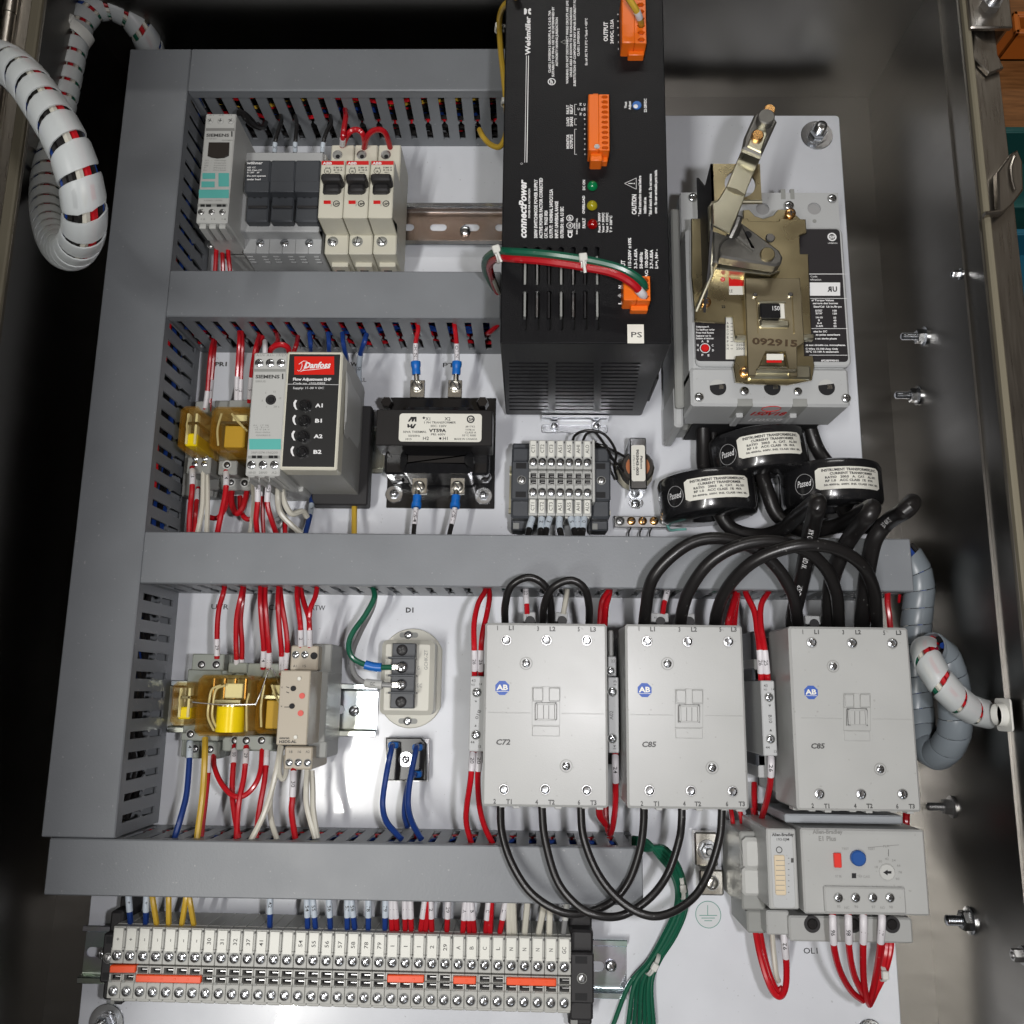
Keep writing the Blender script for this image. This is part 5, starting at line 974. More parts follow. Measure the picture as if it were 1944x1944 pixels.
p = at('E', 955, 1325, Zc + 1.5); mb.cyl(p.x, p.y, 4.6, Zc - 1, Zc + 1.6, brassy, 20, .5); p = at('E', 790, 1165, Zc + .2); mb.cyl(p.x, p.y, 2.4, Zc - 1, Zc + .2, void, 14, 0)
mb.poly(mp2([E_(740, 1070), E_(830, 1270), E_(840, 1290), E_(700, 1180)], Zc + 3), Zc - 1, Zc + 3, pewter, 1); mb.build('cam_arm', t)
mb = MB(); mb.poly(mp2([E_(505, 1400), E_(1040, 1455), E_(1060, 1470), E_(970, 1500), E_(510, 1450)], Zm + 8), Zm, Zm + 8, goldst, .6); mb.build('cam_spacer', t)
mb = MB(); p = at_x('E', 1620, 1200, x1 + 1); mb.box(x1 - 1, p.y - 8, x1 + 9, p.y + 8, 30, 50, mgrey, .8); mb.T = Matrix.Translation((x1 + 4, p.y, 50)); mb.rev(0, 0, [(3.5, 0), (3.5, 2), (2, 3), (.01, 3)], zinc, 16); mb.build('side_terminal', t)

# ================= current transformers =================
def ctr(label, k, cx, cy_, W, zc, tilt, R_=32.5, th=29, off=0):
    X, Y = at(k, cx, cy_, zc + 6).x, at(k, cx, cy_, zc + R_).y; t = thing('current_transformer', label, 'current transformer', (X, Y, zc - R_), 'black ring current transformers'); mb = MB()
    M = Matrix.Translation((X, Y, zc)) @ Matrix.Rotation(tilt, 4, 'Z') @ Matrix.Rotation(math.pi / 2, 4, 'X') @ Matrix.Translation((0, 0, -th / 2)); mb.T = M
    prof = [(11, 1), (12, 0), (R_ - 4, 0), (R_ - 1.2, 1.2), (R_, 4), (R_, th - 4), (R_ - 1.2, th - 1.2), (R_ - 4, th), (12, th), (11, th - 1), (11, 1)]; n = 56
    vs = []; fs = []
    for r, z_ in prof:
        for i in range(n): a_ = 2 * math.pi * i / n; vs.append((r * math.cos(a_), r * math.sin(a_), z_))
    for q in range(len(prof) - 1):
        for i in range(n): j = (i + 1) % n; fs.append((q * n + i, q * n + j, (q + 1) * n + j, (q + 1) * n + i))
    mb.add(vs, fs, black); mb.build('ring_body', t)
    # label wrapped on the rim; local: x along, z_ = thickness (up is low z after rotation), angle from top
    def rim(a_, b_, d=.15):
        an = math.pi / 2 - a_ / R_; return M @ Vector((math.cos(an) * (R_ + d), math.sin(an) * (R_ + d), th / 2 - b_))
    mb = MB(); L0, L1, H0, H1 = -19 + off, 26 + off, -6.9, 7.6; m_ = 18; vs = []; fs = []
    for i in range(m_ + 1):
        a_ = L0 + (L1 - L0) * i / m_; e = 1.5 if i in (0, m_) else 0; vs += [rim(a_, H0 + e), rim(a_, H1 - e)]
    fs = [(2 * i, 2 * i + 2, 2 * i + 3, 2 * i + 1) for i in range(m_)]; mb.add(vs, fs, lab)
    for st, x0_, x1_, y, h in (('INSTRUMENT TRANSFORMERS,INC.', -15, 23, 4.9, 1.65), ('CURRENT TRANSFORMER', -10, 19, 2.5, 1.55), ('RATIO   200:5   A.  CAT.   AL-201', -13, 22, .2, 1.45), ('RF 1.0   ACC CLASS  1%  4VA', -13, 19, -2.1, 1.45), ('50-400Hz. 600V. INS. CLASS 10kV. BIL.', -14, 24, -4.6, 1.2)):
        mb.text(st, lambda a_, b_: rim(x0_ + off + a_, y + b_, .3), x1_ - x0_, h, inkb, 1)
    mb.build('rating_label', t)
    mb = MB(); c0 = -27 + off; pr = [rim(c0 + 6.6 * math.cos(2 * math.pi * i / 28), 6.8 * math.sin(2 * math.pi * i / 28) - 1.5, .12) for i in range(29)]; mb.tube(pr, .16, mat('ink_silver', (.4, .4, .4), .5), 4)
    mb.text('Passed', lambda a_, b_: rim(c0 - 5 + a_, b_ - 3, .2), 10, 4.2, inkw, 0, .15); mb.build('passed_mark', t); return t
ctr('black ring transformer with paper label, lowest left of the three', 'K', 420, 600, 680, 34, math.radians(5), off=-2)
ctr('black ring transformer with paper label, highest of the three, under the breaker', 'K', 772, 300, 640, 38, math.radians(6), off=-2)
ctr('black ring transformer with paper label, rightmost of the three', 'K', 1283, 535, 600, 37, math.radians(1), off=-1)

# ================= row three =================
def rs(label, k, decks, scs, wells=()):
    t = thing('relay_socket', label, 'relay socket', (at(k, decks[0][0], decks[0][3], 8).x, at(k, decks[0][0], decks[0][3], 8).y, 8), 'screw terminal relay sockets'); socket(t, k, decks, mat('socket_green_grey', (.24, .26, .23), .45, var=.05))
    for x, y, zz in scs:
        mb = MB(); cy(mb, k, x, y, 31, zz - 1, zz + .15, mgrey, 20, 0); cy(mb, k, x, y, 25, zz - 1, zz + .25, void, 18, 0); mb.build('screw_well', t); scr(t, k, x + 3, y + 2, 17, zz + .2, zincd, 'cross', rec=False)
    return t
rs('grey socket under the relay with the yellow coil, third row', 'L', [(560, 680, 800, 1280, 8, 22), (592, 575, 800, 690, 22, 40), (800, 580, 860, 720, 8, 30), (515, 1110, 765, 1170, 22, 40), (545, 1170, 770, 1290, 20, 32)], [(652, 650, 40), (752, 650, 40), (577, 1122, 40), (606, 1222, 32), (710, 1225, 32)])
rs('grey socket beside the timer with the red dials, third row', 'L', [(835, 640, 1180, 1240, 8, 22), (835, 635, 960, 710, 22, 38), (960, 640, 1190, 740, 22, 36), (890, 1130, 1130, 1235, 22, 40), (795, 1140, 890, 1240, 20, 30)], [(880, 1165, 34), (956, 1165, 40), (1060, 1165, 40)])
amber_relay('amber relay at the far left of the third row, against the duct', 'L', 430, 765, 605, 1065, 22, 60, 'small')
amber_relay('amber relay with a bright yellow coil inside, front of the third row', 'L', 597, 722, 993, 1135, 24, 66, 'coil')
amber_relay('dark amber relay between the yellow coil relay and the beige timer', 'L', 1005, 745, 1230, 1120, 22, 58, 'side')
# wire clips holding the relays
mb = MB(); mb.tube(spline([at('L', 1020, 920, 68), at('L', 800, 922, 68.5), at('L', 590, 905, 68)]), .45, zinc, 6); mb.tube(spline([at('L', 1020, 925, 62), at('L', 1060, 830, 62), at('L', 1110, 690, 56), at('L', 1140, 690, 54), at('L', 1180, 790, 50)]), .45, zincd, 6); tag(mb.build('retaining_clip'), 'thin wire clip holding the relay with the yellow coil', 'wire clip')
# beige timer
t = thing('timer_relay', 'beige timer with two red dots, right end of the amber relays', 'timer', base('L', 1280, 1100))
mb = MB(); a = at('L', 1190, 688, 80); b = at('L', 1366, 1198, 80); mb.box(a.x, b.y, b.x, a.y, 40, 80, beige, .6); mb.box(a.x, b.y, b.x + 4, a.y, 8, 50, mgrey, .6)
bx(mb, 'L', 1262, 520, 1440, 690, 10, 52, beige, .8); bx(mb, 'L', 1220, 1205, 1400, 1365, 10, 52, beige, .8); c = at('L', 1530, 1240, 30); mb.box(at('L', 1440, 1200, 40).x - 6, b.y - 10, c.x, a.y + 18, 8, 42, mgrey, .8)
mb.build('housing', t); mb = MB()
for x, y, st in ((1275, 668, 'A1'), (1335, 668, '15')): tx(mb, 'L', x, y, x + 28, y, 16, 52, st, inkg)
for x, y, st in ((1243, 1250, '18'), (1302, 1250, '16'), (1360, 1250, 'A2')): tx(mb, 'L', x, y, x + 28, y, 16, 52, st, inkg)
tx(mb, 'L', 1182, 1155, 1250, 1155, 15, 80, 'omron', inkb, 1); tx(mb, 'L', 1180, 1182, 1297, 1182, 18, 80, 'H3DS-AL', inkb, 1)
for x, y in ((1335, 862), (1325, 980)): cy(mb, 'L', x, y, 20, 80, 80.6, mat('dot_red', (.6, .06, .04), .4), 12, 0)
for x, y in ((1275, 812), (1266, 932)): cy(mb, 'L', x, y, 18, 80, 80.8, void, 18, 0)
for x, y in ((1238, 800), (1238, 835)): line(mb, 'L', x - 10, y, x + 10, y + 8, 5, 80, inkb)
line(mb, 'L', 1215, 938, 1250, 938, 5, 80, inkb); tx(mb, 'L', 1195, 810, 1205, 810, 14, 80, 't', inkb); tx(mb, 'L', 1190, 938, 1202, 938, 14, 80, 'x', inkb); tx(mb, 'L', 1195, 935, 1340, 935, 1, 80, '-', inkf); mb.build('front_print', t)
for x, y, zz in ((1293, 583, 52), (1355, 583, 52), (1248, 1315, 52), (1310, 1315, 52), (1373, 1317, 52)): scr(t, 'L', x, y, 23, zz, zinc, 'cross')
mb = MB(); cy(mb, 'L', 1416, 590, 24, 51, 52.3, void, 18, 0); mb.build('test_socket', t)
for x, y in ((1315, 745), (1290, 1143)): mb = MB(); cy(mb, 'L', x, y, 14, 80, 81, lab, 16, .3); mb.build('indicator_lamp', t)
# ground check terminal module
t = thing('ground_check_module', 'cream flanged module with a black four position terminal strip, below the letters D1', 'module', base('M', 530, 800, 0))
fl = mat('module_flange', (.58, .57, .5), .38)
mb = MB(); 
def mm(x, y, z_=26): p = at('M', x, y, z_); return p.x, p.y
cx, ct_ = mm(540, 390, 3); _, cb = mm(540, 1045, 3); l, _ = mm(352, 700, 26); r, _ = mm(702, 700, 26); _, tt = mm(530, 465, 26); _, bb = mm(530, 958, 26); w = r - l; mx_ = (l + r) / 2
pts = [(mx_ + 22 * math.cos(a_), ct_ - 22 + 22 * math.sin(a_)) for a_ in [math.radians(20 + 140 * i / 14) for i in range(15)]] + [(mx_ + 22 * math.cos(a_), cb + 22 + 22 * math.sin(a_)) for a_ in [math.radians(200 + 140 * i / 14) for i in range(15)]]
mb.poly(pts, .2, 3, fl, .6); mb.poly(rr(l, bb, r, tt, 4, 6), 2, 26, fl, 3); mb.build('module_body', t)
mb = MB(); tx(mb, 'M', 662, 662, 662, 530, 22, 26, 'GCHK-ZT', inkf); tx(mb, 'M', 594, 660, 610, 660, 24, 26, 'G', inkf); tx(mb, 'M', 590, 776, 626, 776, 24, 26, 'GC', inkf); line(mb, 'M', 570, 650, 585, 650, 3, 26, inkf); line(mb, 'M', 570, 765, 585, 765, 3, 26, inkf); mb.build('front_print', t)
mb = MB(); bx(mb, 'M', 432, 486, 570, 915, 25, 33, dgrey, .5)
for y in (582, 698, 812): bx(mb, 'M', 402, y - 8, 578, y + 8, 26, 39, dgrey, .5)
mb.build('terminal_strip', t)
for x, y, m_, r in ((494, 532, mblack, 36), (492, 645, zinc, 38), (487, 760, zinc, 36), (487, 872, mblack, 36)): scr(t, 'M', x, y, r, 34 if m_ is zinc else 33, m_, 'cross', rec=False)
for x, y in ((536, 433), (530, 997)): 
    mb = MB(); p = at('M', x, y, 3); mb.poly(rr(p.x - 6.2, p.y - 1.8, p.x + 6.8, p.y + 1.8, 1.7), 3, 3.12, mgrey, 0); mb.build('slot', t); scr(t, 'M', x, y, 27, 3.4, zinc, 'slot', rec=False)
# rectifier
t = thing('bridge_rectifier', 'small square black rectifier with two blue wires, below the cream module', 'rectifier', base('M', 520, 1380, 0)); mb = MB()
mb.poly(mp2([('M', 388, 1105), ('M', 618, 1105), ('M', 655, 1145), ('M', 655, 1388), ('M', 392, 1388)], 13), 1.5, 13, black, .8); mb.build('rectifier_body', t)
mb = MB(); bx(mb, 'M', 390, 1108, 668, 1395, .2, 1.5, zincd, .2); mb.build('heat_plate', t)
p = at('M', 520, 1247, 13); mb = MB(); mb.cyl(p.x, p.y, 50 * pxmm('M', 520, 1247, 13), 13, 13.8, zinc, 26, .3); screw_mb(mb, p.x, p.y, 13.8, 2.6, zinc, 'cross', rec=False); mb.build('centre_screw', t)
for x, y in ((437, 1155), (595, 1170), (590, 1345)): mb = MB(); p = at('M', x, y, 18); mb.box(p.x - 3.2, p.y - 2, p.x + 3.2, p.y + 2, 13, 20, ferb, .8); mb.build('blue_tab', t)
# ================= contactors =================
ZC = 105
def contactor(label, k, x0, y0, x1, y1, code, tscr, bscr, s1, s2, badge, codep, tl, bl_, win, left_aux=True):
    a = at(k, x0, y0, ZC); b = at(k, x1, y1, ZC); X0, Y1, X1_, Y0 = a.x, a.y, b.x, b.y
    t = thing('contactor', label, 'contactor', (X0, Y0, 8), 'grey three pole contactors'); mb = MB()
    mb.box(X0, Y0, X1_, Y1, 62, ZC, cgrey, 1.3); mb.box(X0 + 4, Y0 + 3, X1_ - 1, Y1 - 2, 8, 61, mgrey, 1); mb.box(X0 + 2, Y0 + 8, X1_ - .6, Y1 - 8, 30, 61.8, mgrey, .8)
    w = X1_ - X0
    for i in range(9): 
        xx = X0 + w * (i + .2) / 9; mb.box(xx, Y0 - 1.6, xx + w * .055, Y0 + .5, 84 + (i % 3) * 4, 92 + (i % 3) * 4, cgrey, .3)
    for i in range(3):
        xx = X0 + w * (.16 + .33 * i); mb.box(xx - 5, Y1 - .5, xx + 5, Y1 + .3, 66, 96, void, 0); mb.box(xx - 5, Y0 - .3, xx + 5, Y0 + .5, 66, 96, void, 0)
    mb.build('housing', t)
    mb = MB(); cx, cy_ = win; gx = lambda v: cx + v
    # moulded relief of the mechanism window
    for q, zz, m_ in (((-88, -170, -22, -80), 1.0, cgrey), ((20, -170, 95, -80), 1.0, cgrey), ((-60, -60, 60, 50), 1.6, cgrey), ((-95, 92, 95, 165), .8, cgrey), ((-28, -180, 28, -62), .5, cgrey)):
        p = at(k, cx + q[0], cy_ + q[1], ZC); r = at(k, cx + q[2], cy_ + q[3], ZC); mb.box(p.x, r.y, r.x, p.y, ZC - .5, ZC + zz * .7, m_, .3)
    for q in ((-97, -78, 97, -74), (-97, 86, 97, 90), (-97, -78, -94, 90), (94, -78, 97, 90)): fr(mb, k, cx + q[0], cy_ + q[1], cx + q[2], cy_ + q[3], ZC, mgrey)
    p = at(k, cx - 72, cy_ - 68, ZC); r = at(k, cx + 72, cy_ + 55, ZC); 
    for q in ((p.x, r.y, p.x + 1, p.y), (r.x - 1, r.y, r.x, p.y), (p.x, r.y, r.x, r.y + .8), (p.x, p.y - .8, r.x, p.y)): mb.box(*q, ZC - .3, ZC + 1.7, cgrey, .2)
    for q in ((-76, -64, -70, 55), (-70, -70, 72, -62), (70, -60, 76, 50), (-18, -50, -14, 44), (18, -50, 22, 44), (-95, -172, -91, -80), (-25, -168, -20, -80), (22, -168, 26, -80), (94, -168, 98, -80), (-95, -176, -20, -171), (25, -176, 98, -171)): fr(mb, k, cx + q[0], cy_ + q[1], cx + q[2], cy_ + q[3], ZC + 1.25, relief if q[1] > -100 else mgrey)
    for q in ((-400, -3, -110, 0), (110, -3, 400, 0)):
        sx0 = max(at(k, cx + q[0], cy_, ZC).x, X0 + 1); sx1 = min(at(k, cx + q[2], cy_, ZC).x, X1_ - 1); yy_ = at(k, cx, cy_ + 8, ZC).y; mb.box(sx0, yy_, sx1, yy_ + .5, ZC - .3, ZC + .25, cgrey, .15)
    mb.build('mechanism_window', t)
    mb = MB(); bxp, byp = badge; p = at(k, bxp, byp, ZC); r = 52 * pxmm(k, bxp, byp, ZC); mb.rev(p.x, p.y, [(r, ZC), (r, ZC + .12)], inkbl, 8, .5); tx(mb, k, bxp - 37, byp + 14, bxp + 38, byp + 14, 36, ZC + .12, 'AB', lab, 1); line(mb, k, bxp - 42, byp + 24, bxp + 42, byp + 24, 3, ZC + .1, lab); mb.build('brand_badge', t); mb = MB()
    tx(mb, k, codep[0], codep[1], codep[0] + 100, codep[1], 36, ZC, code, inkg, 1, .18); mb.build('model_marking', t); mb = MB()
    for (x, y, st) in tl: tx(mb, k, x, y, x + (15 if len(st) == 1 else 42), y, 31, ZC, st, inkg, 1)
    mb.build('pole_marking', t); mb = MB()
    for (x, y, st) in bl_: tx(mb, k, x, y, x + (17 if len(st) == 1 else 44), y, 31, ZC, st, inkg, 1)
    mb.build('pole_marking', t)
    for x, y in tscr + bscr:
        p = at(k, x, y, ZC); r = 38 * pxmm(k, x, y, ZC); mb = MB(); mb.cyl(p.x, p.y, r * 1.04, ZC - .5, ZC + .1, mgrey, 22, 0); mb.cyl(p.x, p.y, r * .9, ZC - 1, ZC + .2, zincd, 20, 0)
        mb.rev(p.x, p.y, [(r * .8, ZC), (r * .8, ZC + 1.1), (r * .55, ZC + 1.4), (r * .5, ZC + .6), (.001, ZC + .5)], zinc, 18); mb.build('terminal_screw', t)
    for x, y in (s1, s2):
        p = at(k, x, y, ZC); r = 34 * pxmm(k, x, y, ZC); mb = MB(); ring(mb, k, x, y, 42, 6, ZC, mgrey); screw_mb(mb, p.x, p.y, ZC, r * .85, zinc, 'cross', rec=False); mb.build('cover_screw', t)
    return t
LB = lambda a, b, y, w=0: None
contactor('grey contactor marked C72, left of the three', 'N', 150, 408, 1003, 1692, 'C72', [(296, 530), (574, 530), (853, 532)], [(279, 1562), (565, 1562), (852, 1568)], (433, 690), (710, 1400), (268, 860), (222, 1252),
    [(228, 460, '1'), (312, 460, 'L1'), (508, 465, '3'), (594, 467, 'L2'), (790, 468, '5'), (876, 470, 'L3')], [(207, 1660, '2'), (296, 1662, 'T1'), (498, 1665, '4'), (587, 1666, 'T2'), (790, 1668, '6'), (878, 1670, 'T3')], (570, 1030))
contactor('grey contactor marked C85, in the middle of the three', 'N', 1118, 418, 1978, 1705, 'C85', [(1270, 537), (1552, 540), (1833, 540)], [(1287, 1570), (1573, 1572), (1862, 1576)], (1411, 692), (1720, 1412), (1253, 875), (1232, 1268),
    [(1207, 465, '1'), (1290, 468, 'L1'), (1487, 470, '3'), (1573, 470, 'L2'), (1770, 470, '5'), (1850, 470, 'L3')], [(1226, 1675, '2'), (1316, 1677, 'T1'), (1520, 1677, '4'), (1600, 1678, 'T2'), (1815, 1678, '6'), (1905, 1678, 'T3')], (1560, 1045))
contactor('grey contactor marked C85, right of the three above the overload relay', 'O', 745, 375, 1706, 1712, 'C85', [(913, 492), (1203, 495), (1493, 497)], [(968, 1580), (1268, 1582), (1567, 1582)], (1066, 662), (1405, 1402), (908, 850), (905, 1253),
    [(842, 430, '1'), (930, 430, 'L1'), (1133, 432, '3'), (1225, 432, 'L2'), (1427, 436, '5'), (1518, 436, 'L3')], [(912, 1680, '2'), (1003, 1682, 'T1'), (1218, 1682, '4'), (1308, 1682, 'T2'), (1520, 1684, '6'), (1612, 1684, 'T3')], (1238, 1035))
# auxiliary contact blocks
def aux(label, k, x0, y0, x1, y1, zt, scs, txt, m_=bgrey):
    a = at(k, x0, y0, zt); b = at(k, x1, y1, zt); t = thing('auxiliary_contact', label, 'contact block', (a.x, b.y, 20), 'side mounted contact blocks'); mb = MB(); mb.box(a.x, b.y, b.x, a.y, 30, zt, m_, .6); mb.box(a.x + 1, b.y - 8, b.x - 1, a.y + 8, 22, zt - 22, dgrey, 1); mb.build('block_body', t)
    for x, y in scs: scr(t, k, x, y, 30, zt, zinc, 'cross')
    mb = MB()
    for q in txt:
        if len(q) == 7: tx(mb, k, *q[:4], q[4], zt, q[5], inkg, q[6])
        else: flat(mb, k, q, zt, inkg)
    mb.build('block_print', t); return t
aux('narrow grey contact block on the left side of the C72 contactor', 'N', 45, 778, 148, 1302, 84, [(92, 892), (86, 1185)], [(55, 820, 85, 820, 20, '43', 0), (52, 845, 80, 845, 14, 'NO', 0), (105, 842, 128, 842, 16, '14', 0), (75, 1008, 75, 1075, 22, 'B10', 0) if 0 else (103, 1008, 78, 1072, 22, 'B10', 0), (48, 1245, 76, 1245, 18, '44', 0), (95, 1275, 122, 1275, 18, '13', 0), [(76, 948), (92, 948), (88, 962)], [(74, 1128), (90, 1128), (86, 1112)]])
aux('narrow grey contact block between the C72 and middle contactors', 'N', 1000, 785, 1077, 1312, 80, [(1030, 887), (1030, 1210)], [(1058, 850, 1058, 805, 20, '13', 0), (1035, 1080, 1035, 1018, 24, 'A02', 0), (1055, 1290, 1055, 1255, 20, '14', 0)])
aux('narrow grey contact block between the middle and right contactors', 'O', 545, 765, 668, 1308, 84, [(605, 885), (617, 1185)], [(568, 812, 597, 812, 20, '43', 0), (568, 837, 592, 837, 14, 'NO', 0), (620, 836, 645, 836, 18, '14', 0), (600, 1010, 606, 1072, 24, 'B10', 0), (582, 1255, 612, 1255, 18, '44', 0), (638, 1285, 662, 1285, 18, '13', 0), [(600, 938), (620, 938), (612, 955)], [(608, 1130), (628, 1130), (618, 1112)]])
# coil terminals at the tops of the contactors
def coilterm(label, k, l, zt=60):
    t = thing('coil_terminal', label, 'coil terminal', (at(k, l[0][0], l[0][3], zt).x, at(k, l[0][0], l[0][3], zt).y, 30), 'coil terminals'); mb = MB()
    for q in l: bx(mb, k, *q[:4], 20, zt, bgrey, .5)
    for q in l:
        if q[4]: tx(mb, k, q[0] + 20, q[3] - 25, q[0] + 42, q[3] - 25, 14, zt, q[4], inkb)
        cx = (q[0] + q[2]) / 2; cy(mb, k, cx + 5, q[3] - 4, 34, zt - 2, zt + .3, mblack, 18, .2)
    mb.build('terminal_body', t)
coilterm('small grey coil terminal pair above the C72 contactor', 'N', [(412, 335, 500, 400, 'A1'), (635, 335, 720, 400, 'A2')])
coilterm('small grey coil terminal pair above the middle contactor', 'N', [(1298, 342, 1420, 405, 'A1'), (1520, 345, 1600, 405, 'A2')])
coilterm('small grey coil terminal above the right contactor', 'K', [(1090, 1490, 1205, 1550, '')])
t = thing('auxiliary_contact', 'small grey block with a clear top screw beside the C72 contactor, above the longer one', 'contact block', base('N', 1030, 770, 20), 'side mounted contact blocks'); mb = MB(); bx(mb, 'N', 1000, 642, 1057, 778, 20, 76, bgrey, .5); bx(mb, 'N', 1004, 460, 1038, 645, 20, 60, mgrey, .8); tx(mb, 'N', 1020, 683, 1050, 683, 18, 76, '22', inkg); mb.build('block_body', t); scr(t, 'N', 1018, 742, 26, 76, zinc, 'cross')
t = thing('auxiliary_contact', 'pale rear block showing above and below the block left of the right contactor', 'contact block', base('O', 560, 1400, 20), 'side mounted contact blocks'); mb = MB(); bx(mb, 'O', 497, 610, 540, 762, 18, 62, bgrey, .6); bx(mb, 'O', 525, 1300, 600, 1465, 18, 62, bgrey, .6); bx(mb, 'O', 475, 410, 590, 1440, 14, 46, dgrey, 1.2); mb.build('block_body', t)

# ================= overload relay =================
ZO = 92
t = thing('overload_relay', 'grey overload relay with red and blue buttons below the right contactor', 'overload relay', base('P', 1400, 700, 0)); mb = MB()
a = at('P', 1098, 95, ZO); b = at('P', 1832, 592, ZO); mb.box(a.x, b.y, b.x, a.y, 30, ZO, cgrey, 1); bx(mb, 'P', 1032, 590, 1738, 748, 12, 70, cgrey, 1); mb.box(a.x + 6, b.y + 2, b.x - 10, a.y + 2, 8, 30, mgrey, .8)
bx(mb, 'P', 1010, 15, 1680, 75, 30, 80, mat('overload_neck', (.32, .34, .36), .4), .8); mb.build('housing', t)
mb = MB(); bx(mb, 'P', 1232, 425, 1700, 582, ZO - 1, ZO + 2.5, cgrey, .8)
for x in (1282, 1382, 1482, 1582): pass
mb.build('terminal_ledge', t)
for x, y in ((1312, 488), (1409, 488), (1506, 488), (1603, 488)): scr(t, 'P', x, y, 24, ZO + 2.5, lgrey if 0 else zinc, 'cross')
mb = MB(); tx(mb, 'P', 1168, 127, 1335, 127, 22, ZO, 'Allen-Bradley', inkf, 1); tx(mb, 'P', 1200, 167, 1300, 167, 26, ZO, 'E1 Plus', inkf, 1)
for x, y, x1_, h, st in ((1332, 218, 1372, 12, 'TEST'), (1480, 218, 1520, 12, 'RESET'), (1295, 375, 1330, 14, '97 98'), (1420, 375, 1490, 12, 'TRIP CLASS'), (1305, 545, 1325, 14, '95'), (1345, 552, 1375, 14, 'NC'), (1402, 545, 1425, 14, '96'), (1500, 548, 1522, 14, '97'), (1548, 552, 1575, 14, 'NO'), (1598, 548, 1620, 14, '98')): tx(mb, 'P', x, y, x1_, y, h, ZO + (2.5 if y > 500 else 0), st, inkf)
fr(mb, 'P', 1388, 350, 1413, 378, ZO + .1, inkb); line(mb, 'P', 1478, 205, 1655, 190, 3, ZO, inkf); line(mb, 'P', 1595, 215, 1595, 255, 3, ZO, inkg); tx(mb, 'P', 1565, 205, 1600, 202, 12, ZO, 'FLA', inkf)
for i in range(7): a_ = math.radians(160 - i * 33); cx, cy_ = 1590 + 70 * math.cos(a_), 345 - 70 * math.sin(a_); tx(mb, 'P', cx - 10, cy_, cx + 12, cy_, 12, ZO, str(18 + i * 12), inkf)
mb.build('front_print', t)
mb = MB(); bx(mb, 'P', 1288, 237, 1334, 320, ZO, ZO + 2, mat('button_red', (.65, .04, .03), .35), .4); mb.build('test_button', t)
mb = MB(); cy(mb, 'P', 1430, 268, 43, ZO, ZO + 3, mat('button_blue', (.02, .08, .28), .35), 28, .8); mb.build('reset_button', t)
mb = MB(); cy(mb, 'P', 1590, 345, 44, ZO, ZO + 1.2, lgrey, 28, .4); flat(mb, 'P', [(1565, 345), (1590, 330), (1590, 338), (1612, 338), (1612, 352), (1590, 352), (1590, 362)], ZO + 1.2, inkb); mb.build('current_dial', t)
for x, y in ((1165, 638), (1398, 638), (1615, 640)): mb = MB(); cy(mb, 'P', x, y, 46, 68, 70.2, mblack, 26, 0); cy(mb, 'P', x + 3, y, 30, 68, 71, rubber, 20, .6); mb.build('terminal_opening', t)
# communication / ground fault side module
t = thing('overload_side_module', 'narrow module with white label strip clipped to the left of the overload relay', 'side module', base('P', 980, 600, 0)); mb = MB()
a = at('P', 905, 98, 88); b = at('P', 1098, 592, 88); mb.box(a.x, at('P', 900, 552, 88).y, b.x - .3, a.y, 30, 88, cgrey, .8); bx(mb, 'P', 905, 560, 1040, 700, 16, 66, cgrey, .8); bx(mb, 'P', 755, 115, 905, 560, 10, 60, mgrey, 1); bx(mb, 'P', 770, 320, 890, 480, 58, 64, lgrey, 1.5); bx(mb, 'P', 775, 150, 880, 330, 56, 66, lgrey, 2); bx(mb, 'P', 795, 560, 910, 690, 10, 52, mgrey, 1)
mb.build('housing', t); mb = MB(); bx(mb, 'P', 928, 118, 1072, 548, 87, 88.5, bgrey, .2, 2); bx(mb, 'P', 950, 248, 1020, 475, 88, 89.3, mat('switch_cream', (.6, .5, .35), .4), .3, 1)
for i in range(7): line(mb, 'P', 960, 278 + i * 28, 1010, 278 + i * 28, 3, 89.3, inkf); line(mb, 'P', 1028, 265 + i * 32, 1036, 265 + i * 32, 3, 88.5, inkg)
tx(mb, 'P', 938, 140, 1060, 140, 16, 88.5, 'Allen-Bradley', inkg, 1); tx(mb, 'P', 960, 166, 1036, 166, 14, 88.5, '193-EJM', inkg); ring(mb, 'P', 978, 218, 16, 5, 88.5, inkg); fr(mb, 'P', 1045, 265, 1060, 290, 88.6, inkg); mb.build('label_strip', t)
# two ground lugs
t = thing('ground_lug', 'two tinned ground lugs bolted one above the other, above the earth sticker', 'lug', base('P', 585, 400, 0)); mb = MB()
bx(mb, 'P', 500, 118, 635, 312, 2, 12, tin, 1); bx(mb, 'P', 528, 330, 668, 478, 1, 15, tin, 1); mb.build('lug_body', t)
p = at('P', 575, 222, 14); mb = MB(); hex_mb(mb, p.x, p.y, 12, 5, 4, zinc, 6.5); mb.cyl(p.x, p.y, 2.6, 15, 21, zinc, 16, .8); mb.build('stud_nut', t); scr(t, 'P', 598, 405, 36, 15.2, tin, 'slot', a=1.2)

